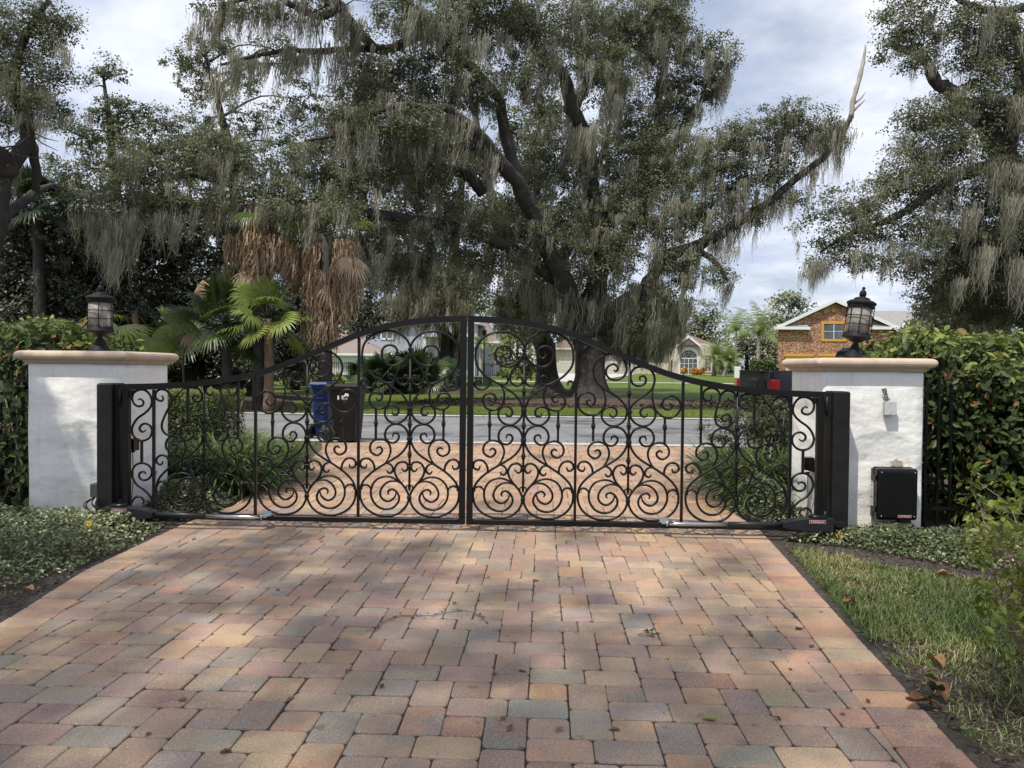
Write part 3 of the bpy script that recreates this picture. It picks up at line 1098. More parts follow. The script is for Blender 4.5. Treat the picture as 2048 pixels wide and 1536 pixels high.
def gate_leaf(s, label):
    hx = (X_ST0 if s > 0 else 2 * GXC - X_ST0)
    root = thing('gate_leaf', label, 'gate', (hx, GY + .025, Z_LO), 0, 'two leaves of the driveway gate')
    fx = (lambda x: x) if s > 0 else (lambda x: 2 * GXC - x)

    def bx(mb, x0, x1, y0, y1, z0, z1, bev=.004):
        a, b_ = sorted((fx(x0), fx(x1)))
        mb.box(a, b_, y0, y1, z0, z1, None, bev)

    T = .05
    y0, y1 = GY, GY + T
    # frame: stiles, bottom rail, swept top rail
    f = MB()
    bx(f, X_ST0, X_ST0 + T, y0, y1, Z_LO, top_z(X_ST0) - .052)
    bx(f, X_ST1 - T, X_ST1, y0, y1, Z_LO, top_z(X_ST1) - .052)
    bx(f, X_ST0 + T + .001, X_ST1 - T - .001, y0 + .002, y1 - .002, Z_LO, Z_LO1)
    P = [p for p in TOP if p.x < X_ST1 - .003] + [Vector((X_ST1, GY, TOP[-1].z))]
    P[0] = Vector((X_ST0, GY, TOP[0].z))
    vs, fs = [], []
    for p in P:
        x = fx(p.x)
        vs += [(x, y0 - .001, p.z - .051), (x, y0 - .001, p.z), (x, y1 + .001, p.z), (x, y1 + .001, p.z - .051)]
    for i in range(len(P) - 1):
        for k in range(4):
            a, b_ = i * 4 + k, i * 4 + (k + 1) % 4
            fs.append((a, b_, b_ + 4, a + 4))
    fs += [(0, 1, 2, 3), tuple(len(vs) - 4 + k for k in (3, 2, 1, 0))]
    f.add(vs, fs)
    f.build('frame', M['iron'], root)
    # plain bars
    ym = GY + T / 2
    for xb in (X_BAR1, X_BAR2, X_BAR3):
        m = MB()
        bx(m, xb - .011, xb + .011, ym - .011, ym + .011, Z_LO1 + .001, top_z(xb) - .053, .002)
        m.build('bar', M['iron'], root)
    shortbars = [(E_, (258, 625), (258, 855), None), (D_, (510, 100), (510, 592), None), (D_, (1215, -20), (1215, 803), (1215, 582)),
                 (C_, (300, 1018), (300, 1372), (300, 1150)), (C_, (1268, 1010), (1268, 1372), (1268, 1160)),
                 (B_, (283, 1238), (283, 1668), (283, 1448)), (B_, (1232, 1236), (1230, 1674), (1230, 1452))]
    for fn, a, c, col in shortbars:
        pa, pb = fn([a])[0], fn([c])[0]
        m = MB()
        x = (pa.x + pb.x) / 2
        bx(m, x - .0095, x + .0095, ym - .0095, ym + .0095, min(pa.z, pb.z), max(pa.z, pb.z), .002)
        o = m.build('bar', M['iron'], root)
        if col:
            pc = fn([col])[0]
            m = MB()
            m.lathe([(.012, -.024), (.017, -.018), (.012, -.011), (.019, -.006), (.019, .006), (.012, .011), (.017, .018), (.012, .024)], 10, Matrix.Translation((fx(x), ym, pc.z)))
            m.build('collar', M['iron'], o)
    # spindles with collars, clamps and fleur-de-lis ends
    for c, fn, ztop, cols, clamps in (
            (C1, D_, None, [(737, 575), (737, 1030)], [(737, 790), (737, 1185)]),
            (C2, C_, None, [(788, 700), (788, 1145), (785, 1622)], [(788, 955), (788, 1370), (785, 1762)]),
            (C3, B_, (762, 530), [(760, 985), (757, 1460), (755, 1885)], [(760, 410), (768, 835), (757, 1245), (755, 1660), (755, 2060)])):
        m = MB()
        zt = fn([ztop])[0].z if ztop else top_z(c) - .052
        zb = A_([(752, 945)])[0].z
        m.tube([(fx(c), ym, zb), (fx(c), ym, (zb + zt) / 2), (fx(c), ym, zt)], .0095, 8)
        # fleur-de-lis
        m.lathe([(.002, -.035), (.010, -.018), (.013, -.004), (.008, .01), (.015, .018), (.009, .026), (.009, .045), (.015, .052), (.010, .06)], 8, Matrix.Translation((fx(c), ym, zb)))
        for q in (-1, 1):
            m.tube(catmull([(fx(c), ym, zb - .004), (fx(c) + q * .014, ym, zb + .014), (fx(c) + q * .026, ym, zb + .006), (fx(c) + q * .024, ym, zb - .008)], 3), [.006] * 10, 6)
        if ztop:
            m.lathe([(.009, 0), (.016, .006), (.009, .014), (.012, .03), (.002, .055)], 8, Matrix.Translation((fx(c), ym, zt)))
            for q in (-1, 1):
                m.tube(catmull([(fx(c), ym, zt - .02), (fx(c) + q * .016, ym, zt - .004), (fx(c) + q * .03, ym, zt + .006), (fx(c) + q * .032, ym, zt - .006)], 3), [.0065] * 10, 6)
        o = m.build('spindle', M['iron'], root)
        for p in cols:
            z = fn([p])[0].z
            m = MB()
            m.lathe([(.012, -.026), (.018, -.02), (.012, -.012), (.021, -.006), (.021, .006), (.012, .012), (.018, .02), (.012, .026)], 10, Matrix.Translation((fx(c), ym, z)))
            m.build('collar', M['iron'], o)
        for p in clamps:
            z = fn([p])[0].z
            m = MB()
            hw_ = .023 if p[1] != 410 else .018
            bx(m, c - hw_, c + hw_, ym - .0135, ym + .0135, z - .014, z + .014, .003)
            m.build('clamp', M['iron'], o)
        z = A_([(752, 1090)])[0].z
        m = MB()
        bx(m, c - .018, c + .018, ym - .0135, ym + .0135, z - .016, z + .016, .003)
        m.build('clamp', M['iron'], o)
    dy = Vector((0, T / 2, 0))
    for sc in (panel_low[1] + panel_up[1], panel_low[2] + panel_up[2], panel_low[3] + panel_up[3], bay):
        m = MB()
        for st in sc:
            # each panel's scroll stays between its bars
            stroke(m, [p + dy for p in mir(st, s)])
        m.build('scrollwork', M['iron'], root)
    # corner brace and hinges
    m = MB()
    xa = X_ST0 + T
    pr = [(xa, y0 + .012, top_z(xa) - .052), (xa + .055, y0 + .012, top_z(xa) - .052), (xa, y0 + .012, top_z(xa) - .115)]
    m.prism([(fx(p[0]), p[1], p[2]) for p in pr], (0, .02, 0))
    m.build('corner_brace', M['iron'], root)
    for zz in (top_z(X_ST0) - .115, Z_LO + .09):
        m = MB()
        bx(m, X_ST0 - .048, X_ST0 - .0015, y0 + .005, y1 + .02, zz - .045, zz + .045, .004)
        xh = fx(X_ST0 - .022)
        m.tube([(xh, y0 - .004, zz - .075), (xh, y0 - .004, zz), (xh, y0 - .004, zz + .075)], .015, 8)
        m.build('hinge', M['post_paint'], root)
    return root


gate_leaf(1, 'black scrolled iron gate leaf hinged beside the grey outlet box')
gate_leaf(-1, 'black scrolled iron gate leaf hinged beside the black control cabinet')


# ------------------------------------------------------------------ gate posts
def gate_post(s, label):
    x0, x1 = at(203, 900, GY).x, at(240, 900, GY).x - .03
    if s < 0:
        x0, x1 = 2 * GXC - x1, 2 * GXC - x0
    zt = at(220, 768, GY - .07).z
    r = thing('gate_post', label, 'post', ((x0 + x1) / 2, GY - .02, 0), 0, 'black posts the gate hangs on')
    m = MB()
    m.box(x0, x1, GY - .07, GY + .14, -.01, zt, None, .006)
    m.build('post', M['post_paint'], r)
    m = MB()
    m.box(x0 + .008, x1 - .008, GY - .062, GY + .132, zt + .0005, zt + .005)
    m.build('post_cap', M['iron'], r)
    m = MB()
    xs_ = x1 + .013 if s > 0 else x0 - .013
    m.box(xs_ - .012, xs_ + .012, GY - .03, GY + .13, .05, zt - .002, None, .003)
    m.build('hinge_plate', M['post_paint'], r)
    return r


gate_post(1, 'black square gate post in front of the pillar dappled with leaf shadows')
gate_post(-1, 'black square gate post in front of the pillar with the black cabinet')

# ------------------------------------------------------------------ pillars
PZ = 1.352


def pillar(x0, x1, label):
    y0, y1 = 6.30, 7.11
    cx, cy = (x0 + x1) / 2, (y0 + y1) / 2
    r = thing('gate_pillar', label, 'pillar', (cx, cy, 0), 0, 'white stucco pillars flanking the gate')
    b = bmesh.new()
    n = 14
    V = {}
    # walls with slightly uneven, hand-trowelled faces and softened corners
    me = bpy.data.meshes.new('wall')
    ring = []
    c = .018
    for (ax, ay, bx_, by_) in ((x0 + c, y0, x1 - c, y0), (x1, y0 + c, x1, y1 - c), (x1 - c, y1, x0 + c, y1), (x0, y1 - c, x0, y0 + c)):
        for k in range(n):
            t = k / (n - 1)
            ring.append((ax + (bx_ - ax) * t, ay + (by_ - ay) * t))
    zs = [-.02 + (PZ + .02) * k / 20 for k in range(21)]
    rr = random.Random(int(x0 * 100))
    ph = [(rr.uniform(2, 9), rr.uniform(2, 9), rr.uniform(2, 9), rr.uniform(0, 6)) for _ in range(6)]
    vs, fs = [], []
    for z in zs:
        for x, y in ring:
            w = sum(math.sin(a * x + bb * y + cc * z + d) for a, bb, cc, d in ph) / 6 * .006
            vs.append((x + (x - cx) * w * 1.5, y + (y - cy) * w * 1.5, z))
    L = len(ring)
    for j in range(20):
        for k in range(L):
            q = (k + 1) % L
            fs.append((j * L + k, j * L + q, (j + 1) * L + q, (j + 1) * L + k))
    fs.append(tuple(range(20 * L, 21 * L)))
    m = MB()
    m.add(vs, fs, True)
    m.build('wall', M['stucco'], r)
    # cast-stone cap: stepped moulding under a bullnose edge
    m = MB()
    prof = [(.004, PZ + .001), (.012, PZ + .001), (.014, PZ + .012), (.026, PZ + .014), (.030, PZ + .026), (.046, PZ + .032), (.064, PZ + .040), (.074, PZ + .052), (.079, PZ + .066), (.078, PZ + .082), (.071, PZ + .096), (.058, PZ + .106), (.042, PZ + .110), (0, PZ + .113), (-.2, PZ + .116)]
    vs, fs = [], []
    K = 12
    for d, z in prof:
        xa, xb, ya, yb = x0 - d, x1 + d, y0 - d, y1 + d
        ch = max(.004, min(.028, d * .45))
        for (px_, py_), (ux, uy), (wx, wy) in (((xa, ya), (0, 1), (1, 0)), ((xb, ya), (-1, 0), (0, 1)), ((xb, yb), (0, -1), (-1, 0)), ((xa, yb), (1, 0), (0, -1))):
            vs += [(px_ + ux * ch, py_ + uy * ch, z), (px_ + (ux + wx) * ch * .3, py_ + (uy + wy) * ch * .3, z), (px_ + wx * ch, py_ + wy * ch, z)]
    for i in range(len(prof) - 1):
        for k in range(K):
            q = (k + 1) % K
            fs.append((i * K + k, i * K + q, (i + 1) * K + q, (i + 1) * K + k))
    fs.append(tuple(range((len(prof) - 1) * K, len(prof) * K)))
    m.add(vs, fs)
    m.build('cap', M['cap_stone'], r)
    return r, cx, cy


pL, pLx, pLy = pillar(-4.455, -3.62, 'white stucco gate pillar with leaf shadows across its face')
pR, pRx, pRy = pillar(2.32, 3.135, 'white stucco gate pillar carrying the black control cabinet')
# flaked stain above the control cabinet: part of the pillar's face
m = MB()
sp = at(1795, 924, 6.29)
r_ = random.Random(4)
n_ = 26
m.add([(sp.x, 6.286, sp.z)] + [(sp.x + .06 * math.cos(6.283 * k / n_) * r_.uniform(.55, 1.2), 6.2865, sp.z - .01 + .033 * math.sin(6.283 * k / n_) * r_.uniform(.5, 1.25)) for k in range(n_)],
      [(0, 1 + (k + 1) % n_, 1 + k) for k in range(n_)])
for k in range(16):
    x_, z_, q_ = sp.x + r_.uniform(-.12, .10), sp.z + r_.uniform(-.05, .03), r_.uniform(.002, .006)
    m.add([(x_ + q_, 6.2858, z_), (x_, 6.2858, z_ + q_), (x_ - q_ * .8, 6.2858, z_), (x_, 6.2858, z_ - q_)], [(0, 1, 2, 3)])
m.build('stain', M['wall_stain'], pR)


# ------------------------------------------------------------------ lanterns
def lantern(x, y, label, tilt, bars, rot0=0.0):
    r = thing('post_lantern', label, 'lantern', (x, y, PZ + .112), 0, 'lanterns on the gate pillars')
    T = Matrix.Translation((x, y, PZ + .112)) @ Matrix.Rotation(tilt, 4, 'Y') @ Matrix.Rotation(rot0, 4, 'Z')
    met = M['lantern_metal']
    m = MB()
    m.lathe([(.088, 0), (.088, .018), (.074, .026), (.07, .05), (.052, .056), (.046, .09), (.024, .128), (.021, .137), (.024, .142), (.046, .15), (.056, .158)], 24, T)
    m.build('stem', met, r)
    m = MB()
    m.lathe([(.054, .158), (.066, .163), (.098, .176), (.121, .186), (.121, .193), (.112, .198), (.112, .212), (.107, .216), (.107, .228), (.100, .2285)], 28, T)
    m.build('dish', met, r)
    m = MB()
    for k in range(28):
        pass
    prof = [(.097, .2285), (.097, .446)]
    m.lathe(prof, 36, T)
    m.build('glass', M['seeded_glass'], r)
    m = MB()
    for k in range(3):
        an = 2.1 * k + .4
        m.lathe([(.011, .19), (.011, .275), (.006, .28), (.010, .295), (.010, .31), (.002, .335)], 8, T @ Matrix.Translation((.035 * math.cos(an), .035 * math.sin(an), 0)))
    m.build('candle_bulbs', M['candle'], r)
    m = MB()
    m.lathe([(.100, .446), (.108, .447), (.109, .468), (.104, .472), (.117, .476), (.121, .484), (.121, .493), (.108, .502), (.094, .51), (.066, .518), (.066, .527), (.054, .536), (.032, .542), (.024, .546)], 28, T)
    m.build('hood', met, r)
    m = MB()
    m.lathe([(.024, .546), (.028, .556), (.029, .57), (.026, .585), (.020, .598), (.010, .605), (.010, .61), (.014, .617), (.014, .622), (.010, .628), (.003, .634)], 14, T)
    m.build('finial', met, r)
    for k in range(bars):
        an = 2 * PI * (k + .5) / bars
        pts = []
        for i in range(26):
            z = .216 + .252 * i / 25
            pts.append(T @ Vector((.1085 * math.cos(an) + .002 * math.cos(i * 2.1), .1085 * math.sin(an) + .002 * math.sin(i * 2.1), z)))
        m = MB()
        m.tube(pts, [.0032 + .0016 * (i % 2) for i in range(26)], 5)
        m.build('bar', met, r)
    for z in (.300, .374):
        pts = []
        nn = 64
        for i in range(nn + 1):
            an = 2 * PI * i / nn
            pts.append(T @ Vector((.1105 * math.cos(an), .1105 * math.sin(an), z + .0016 * math.sin(i * 2.2))))
        m = MB()
        m.tube(pts, [.003 + .0016 * (i % 2) for i in range(nn + 1)], 5)
        m.build('ring', met, r)
    return r


lantern(pLx, pLy - .03, 'upright black lantern on the pillar beside the low leafy hedge', math.radians(1.0), 6, math.radians(24))
lantern(pRx - .02, pRy - .03, 'tilted black lantern seen against the stone house', math.radians(7.2), 8, math.radians(4))


# ------------------------------------------------------------------ writing
def text_mesh(name, body, size, mat, parent, mw, extrude=.0006, sx=1.0):
    cu = bpy.data.curves.new(name, 'FONT')
    cu.body = body
    cu.size = size
    cu.align_x = 'CENTER'
    cu.align_y = 'CENTER'
    cu.extrude = extrude
    ob = bpy.data.objects.new(name + '_tmp', cu)
    COL.objects.link(ob)
    dg = bpy.context.evaluated_depsgraph_get()
    me = bpy.data.meshes.new_from_object(ob.evaluated_get(dg))
    bpy.data.objects.remove(ob)
    bpy.data.curves.remove(cu)
    me.transform(mw @ Matrix.Diagonal((sx, 1, 1, 1)))
    return link(name, me, mat, parent)


FRONT = Matrix.Rotation(PI / 2, 4, 'X')     # text facing -Y


def badge(cx, y, cz, w_, h_, parent):
    m = MB()
    m.box(cx - w_ / 2, cx + w_ / 2, y - .002, y + .001, cz - h_ / 2, cz + h_ / 2)
    e = m.build('badge', M['sticker_edge'], parent)
    m = MB()
    k = h_ * .12
    m.box(cx - w_ / 2 + k, cx + w_ / 2 - k, y - .003, y - .0023, cz - h_ / 2 + k, cz + h_ / 2 - k)
    m.build('badge_face', M['sticker_red'], e)
    text_mesh('lettering', 'LiftMaster', h_ * .82, M['white_lettering'], e, Matrix.Translation((cx, y - .0034, cz)) @ FRONT, .0002, w_ * .88 / (h_ * .82 * 4.45))


# ------------------------------------------------------------------ swing-gate operators
def operator(s, label):
    yb = GY - .12
    fx = (lambda px: at(px, 1045, yb).x)
    if s < 0:
        xs = dict(back=fx(1664), nose=fx(1563), tube=fx(1457), tip=fx(1345), tail=fx(1688))
    else:
        xs = dict(back=fx(212), nose=fx(311), tube=fx(411), tip=fx(512), tail=fx(196))
    z0, z1 = at(xs and (1620 if s < 0 else 255), 1059 if s < 0 else 1038, yb).z, 0
    zt = at(1620 if s < 0 else 240, 1034.5 if s < 0 else 1012, yb).z
    zn0, zn1 = zt - .085, zt - .040
    r = thing('gate_operator', label, 'gate opener', (xs['back'], yb, 0), 0, 'arm openers along the foot of the gate')
    d = 1 if xs['nose'] > xs['back'] else -1
    L = abs(xs['nose'] - xs['back'])
    P = lambda t, z: (xs['back'] + d * L * t, z)
    zb = zt - .105
    outline = [P(0, zb + .01), P(.02, zb + .002), P(.55, zb), P(.86, zb + .012), P(1, zn0 + .006), P(1, zn1), P(.93, zn1 + .010), P(.80, zn1 + .021), P(.62, zt - .008), P(.45, zt - .001), P(.02, zt), P(0, zt - .008)]
    m = MB()
    # rounded long edges: three slices across the thickness
    vs, fs = [], []
    cxm, czm = xs['back'] + d * L * .5, (zb + zt) / 2
    sl = [(-.056, .93), (-.05, .985), (-.03, 1.0), (.03, 1.0), (.05, .985), (.056, .93)]
    n = len(outline)
    for dy_, k in sl:
        vs += [(cxm + (x - cxm) * (1 - (1 - k) * .35), yb + dy_, czm + (z - czm) * k) for x, z in outline]
    for i in range(len(sl) - 1):
        for k in range(n):
            q = (k + 1) % n
            fs.append((i * n + k, i * n + q, (i + 1) * n + q, (i + 1) * n + k))
    fs += [tuple(range(n)), tuple(range((len(sl) - 1) * n, len(sl) * n))]
    m.add(vs, fs)
    m.build('body', M['charcoal_plastic'], r)
    m = MB()
    kx = xs['back'] + d * L * .27
    m.lathe([(.062, 0), (.068, .004), (.068, .014), (.058, .024), (.03, .028)], 24, Matrix.Translation((kx, yb, zt - .003)) @ Matrix.Diagonal((1.1, .7, 1, 1)))
    m.build('release_cover', M['black_plastic'], r)
    zc = (zn0 + zn1) / 2
    ztip = zc - .012
    m = MB()
    m.tube([(xs['nose'] - d * .01, yb, zc), ((xs['nose'] + xs['tube']) / 2, yb, zc - .003), (xs['tube'], yb, zc - .006)], .0215, 12)
    m.build('arm_tube', M['charcoal_plastic'], r)
    m = MB()
    m.tube([(xs['tube'], yb, zc - .006), (xs['tip'] - d * .06, yb, zc - .011), (xs['tip'] - d * .02, yb + .005, ztip), (xs['tip'] + d * .025, yb + .012, ztip - .006)], [.0165, .0165, .014, .007], 12)
    m.build('piston_rod', M['steel'], r)
    m = MB()
    bxp = xs['tip'] + d * .05
    m.box(bxp - .036, bxp + .036, GY - .012, GY - .002, ztip - .012, ztip + .030)
    m.box(bxp - .03, bxp + .028, GY - .10, GY - .013, ztip - .006, ztip + .001)
    m.tube([(bxp - d * .01, yb + .01, ztip - .02), (bxp - d * .01, yb + .01, ztip), (bxp - d * .01, yb + .01, ztip + .018)], .008, 8)
    m.build('gate_bracket', M['zinc'], r)
    m = MB()
    m.box(min(xs['back'], xs['tail']) + .004, max(xs['back'], xs['tail']) - .004, yb - .03, yb + .045, zt - .055, zt - .035)
    m.box(min(xs['back'] - d * .02, xs['tail']), max(xs['back'] - d * .02, xs['tail']), yb - .036, yb + .12, zt - .07, zt - .057)
    m.build('post_bracket', M['post_paint'], r)
    bw, bh = .126, .027
    badge(xs['back'] + d * L * .34, yb - .0575, zt - .026, bw, bh, r)
    return r


operator(1, 'black arm gate opener lying beside the variegated groundcover and grey box')
operator(-1, 'black arm gate opener at the foot of the post beside the black cabinet')

# ------------------------------------------------------------------ control cabinet on the right pillar
cx0, cx1 = 2.705, 3.035
cz0, cz1 = .15, .575
r = thing('control_cabinet', 'black plastic gate control cabinet with a badge, hung on the white pillar', 'cabinet', ((cx0 + cx1) / 2, 6.28, cz0))
m = MB()
m.box(cx0, cx1, 6.22, 6.284, cz0, cz1, None, .016)
m.build('case', M['black_plastic'], r)
mm = Matrix.Identity(4)
m = MB()
vs, fs = [], []
n = 0
rings = [(0, 6.219), (0, 6.172), (.006, 6.160), (.02, 6.153), (.03, 6.152)]
for ins, y in rings:
    xa, xb, za, zb = cx0 + .004 + ins, cx1 - .004 - ins, cz0 + .004 + ins, cz1 - .004 - ins
    c = .022
    ring = []
    for (px_, pz_), a0 in (((xb - c, zb - c), 0), ((xa + c, zb - c), 90), ((xa + c, za + c), 180), ((xb - c, za + c), 270)):
        for k in range(5):
            an = math.radians(a0 + 22.5 * k)
            ring.append((px_ + c * math.cos(an), y, pz_ + c * math.sin(an)))
    vs += ring
for i in range(4):
    for k in range(20):
        q = (k + 1) % 20
        fs.append((i * 20 + k, i * 20 + q, (i + 1) * 20 + q, (i + 1) * 20 + k))
fs += [tuple(range(20)), tuple(range(80, 100))]
m.add(vs, fs)
m.build('door', M['black_plastic'], r)
for zz in (.235, .49):
    m = MB()
    m.box(cx0 - .006, cx0 + .012, 6.180, 6.232, zz - .022, zz + .022, None, .003)
    m.build('latch', M['black_plastic'], r)
for xx in (cx0 + .035, cx1 - .032):
    for zz in (cz0 + .035, cz1 - .035):
        m = MB()
        m.lathe([(.006, 0), (.006, .0015), (.003, .003)], 8, Matrix.Translation((xx, 6.1522, zz)) @ Matrix.Rotation(PI / 2, 4, 'X'))
        m.build('screw', M['steel'], r)
m = MB()
m.box(cx0 - .0012, cx0 + .001, 6.226, 6.272, .258, .46)
lab = m.build('warning_label', M['sticker_white'], r)
m = MB()
m.box(cx0 - .0020, cx0 - .0014, 6.226, 6.272, .448, .456)
m.box(cx0 - .0020, cx0 - .0014, 6.226, 6.272, .322, .332)
m.build('label_stripe', M['label_red'], lab)
m = MB()
for k in range(6):
    z = .40 - .012 * k
    m.box(cx0 - .0020, cx0 - .0014, 6.231, 6.267, z - .012 * .3, z - .001)
for k in range(4):
    z = .312 - .012 * k
    m.box(cx0 - .0020, cx0 - .0014, 6.231, 6.267, z - .012 * .3, z - .001)
m.box(cx0 - .0020, cx0 - .0014, 6.240, 6.258, .415, .428)
m.box(cx0 - .0020, cx0 - .0014, 6.246, 6.252, .428, .440)
m.build('label_print', M['label_ink'], lab)
badge(2.925, 6.152, .187, .108, .022, r)
m = MB()
m.box(cx0 + .07, cx1 + .0, 6.20, 6.285, .085, .118, None, .004)
m.build('foot_slab', M['cap_stone'], r)
m = MB()
m.box(cx1 - .12, cx1 - .03, 6.21, 6.27, .118, .15)
m.build('conduit_fitting', M['grey_box'], r)

# junction box and torn foil tape
p0, p1 = at(1770.5, 830, 6.24), at(1793.5, 804, 6.24)
r = thing('junction_box', 'small grey metal junction box with rust at its lower edge on the pillar', 'junction box', ((p0.x + p1.x) / 2, 6.28, p0.z))
m = MB()
m.box(p0.x, p1.x, 6.246, 6.286, p0.z, p1.z, None, .003)
m.build('box', simple('galvanised_box', (.42, .43, .43), (.34, .35, .35), 30, .45, .4), r)
m = MB()
m.box(p0.x - .002, p1.x + .002, 6.241, 6.2455, p0.z - .002, p1.z + .002, None, .0015)
cov = m.build('cover_plate', simple('pale_cover_plate', (.62, .63, .64), (.55, .56, .57), 30, .4, .2), r)
m = MB()
for zz in (p1.z - .016, p0.z + .016):
    m.lathe([(.0035, 0), (.0035, .0012), (.001, .002)], 8, Matrix.Translation(((p0.x + p1.x) / 2, 6.2408, zz)) @ Matrix.Rotation(PI / 2, 4, 'X'))
m.build('screw', M['post_paint'], cov)
m = MB()
for k in range(7):
    x_ = p0.x + .012 + (p1.x - p0.x - .02) * k / 6
    q_ = r_.uniform(.002, .006)
    m.add([(x_ - .006, 6.2402, p0.z - .001), (x_ + .006, 6.2402, p0.z - .001), (x_ + .002, 6.2402, p0.z + q_ * 1.3), (x_ - .004, 6.2402, p0.z + q_)], [(0, 1, 2, 3)])
m.build('rust', M['label_red'] if False else simple('rust', (.28, .11, .04), (.42, .22, .1), 90, .9), cov)
m = MB()
V, Fq = [], []
for i in range(9):
    t = i / 8
    c = at(1765.5 + 9 * t ** 1.3, 777 + 24 * t, 6.29)
    for k in range(5):
        u = (k - 2) / 2
        V.append((c.x + u * .017 + .004 * math.sin(5 * t + u), 6.279 - .006 * abs(math.sin(9 * t + 3 * u)) - .003, c.z + .006 * u + .003 * math.sin(7 * t * u)))
for i in range(8):
    for k in range(4):
        Fq.append((i * 5 + k, i * 5 + k + 1, i * 5 + k + 6, i * 5 + k + 5))
m.add(V, Fq)
tag(m.build('foil_tape', M['foil']), 'torn crumpled grey tape stuck on the pillar above the junction box', 'tape')

# safety sensors on the inner faces of the pillars
for s, lab in ((1, 'black gate sensor on the inner side of the pillar with leaf shadows'), (-1, 'black gate sensor on the inner side of the pillar with the cabinet')):
    fx_ = -3.62 if s > 0 else 2.32
    r = thing('gate_sensor', lab, 'sensor', (fx_, 6.75, .45), 0, 'black sensors inside the gate pillars')
    m = MB()
    y0 = 6.36 if s > 0 else 6.47
    xa, xb = (fx_ + .005, fx_ + .075) if s > 0 else (fx_ - .085, fx_ - .005)
    z0_, z1_ = (.60, .705) if s > 0 else (.49, .615)
    m.prism([(xa, y0, z0_ + .025), (xb, y0, z0_), (xb, y0, z1_), (xa, y0, z1_)] if s > 0 else [(xa, y0, z0_ + .02), (xb, y0, z0_), (xb, y0, z1_), (xa, y0, z1_)], (0, .09, 0))
    m.build('hood', M['black_plastic'], r)
    m = MB()
    xm = (xa + xb) / 2
    m.lathe([(.02, 0), (.02, .012), (.008, .016)], 10, Matrix.Translation((xm, y0 + .045, z0_ - .016)))
    m.tube(catmull([(xm, y0 + .045, z0_ - .01), (xm + .005, y0 + .045, .35), (xm - s * .01, y0 + .05, .2), (xm - s * .012, y0 + .06, 0)], 4), .0035, 5)
    m.build('cable', M['rubber'], r)

# outlet box by the left post
p0, p1 = at(180, 995, GY - .06), at(197, 967.5, GY - .06)
r = thing('outlet_box', 'small grey weatherproof outlet box with black cables beside the gate post', 'outlet box', ((p0.x + p1.x) / 2, GY - .03, 0))
m = MB()
m.box(p0.x, p1.x + .035, GY - .06, GY + .02, p0.z, p1.z, None, .006)
m.build('box', M['grey_box'], r)
m = MB()
m.box(p0.x + .004, p1.x - .002, GY - .068, GY - .061, p0.z + .005, p1.z - .005, None, .002)
m.build('cover', M['grey_box'], r)
m = MB()
xm = (p0.x + p1.x) / 2
for k in range(5):
    q = random.uniform(-.05, .08)
    m.tube(catmull([(xm + .01 * k - .02, GY - .02, p0.z + .01), (xm + q - .07 * (k % 2), GY - .07 - .02 * k, p0.z - .05), (xm + q + .05, GY - .09, p0.z - .10 - .02 * k), (xm - .02 + .03 * k, GY - .05, .02)], 5), .006, 6)
m.tube(catmull([(xm + .012, GY - .03, p0.z), (xm + .012, GY - .04, p0.z - .08), (xm + .03, GY - .05, 0)], 4), .011, 8)
m.build('cables', M['rubber'], r)

# little yellow irrigation flags in the beds
for (px, py, lab) in ((1680.5, 1072.5, 'small tilted yellow marker flag in front of the arm opener by the cabinet'), (178, 1047, 'small yellow marker flag in the variegated groundcover by the outlet box')):
    g = ground(px, py + (14 if px > 1000 else 46))
    p = at(px, py, g.y)
    r = thing('marker_flag', lab, 'marker flag', (g.x, g.y, 0), 0, 'yellow marker flags')
    m = MB()
    a = .5 if px > 1000 else .1
    c, s_ = math.cos(a), math.sin(a)
    q = .025 if px > 1000 else .019
    hw = .95
    m.prism([(p.x + (u * c - v * s_) * q * hw, g.y - .004 * u, p.z + (u * s_ + v * c) * q) for u, v in ((-1, -1), (1, -1), (1, 1), (-1, 1))], (0, .0015, 0))
    fl = m.build('flag', M['yellow'], r)
    m = MB()
    for k in range(4):
        v = .55 - .35 * k
        w_ = .7 - .12 * (k % 2)
        m.prism([(p.x + (u * c - vv * s_) * q * hw, g.y - .004 * u - .0012, p.z + (u * s_ + vv * c) * q) for u, vv in ((-w_, v - .07), (w_, v - .07), (w_, v + .05), (-w_, v + .05))], (0, .0004, 0))
    m.build('print', simple('flag_print', (.20, .15, .01), (.35, .27, .01), 90, .6), fl)
    m = MB()
    m.tube([(p.x, g.y + .003, -.01), (p.x, g.y + .003, p.z / 2), (p.x, g.y + .003, p.z)], .0012, 5)
    m.build('wire', M['steel'], r)
# ------------------------------------------------------------------ houses
def px_box(m, px0, px1, py0, py1, Y, front, back):
    """Box whose front face covers a pixel rectangle at distance Y (py0 top, py1 bottom)."""
    a, b = at(px0, (py0 + py1) / 2, Y), at(px1, (py0 + py1) / 2, Y)
    zt = at((px0 + px1) / 2, py0, Y).z
    zb = at((px0 + px1) / 2, py1, Y).z
    m.box(a.x, b.x, Y - front, Y + back, zb, zt)
    return a.x, b.x, zb, zt


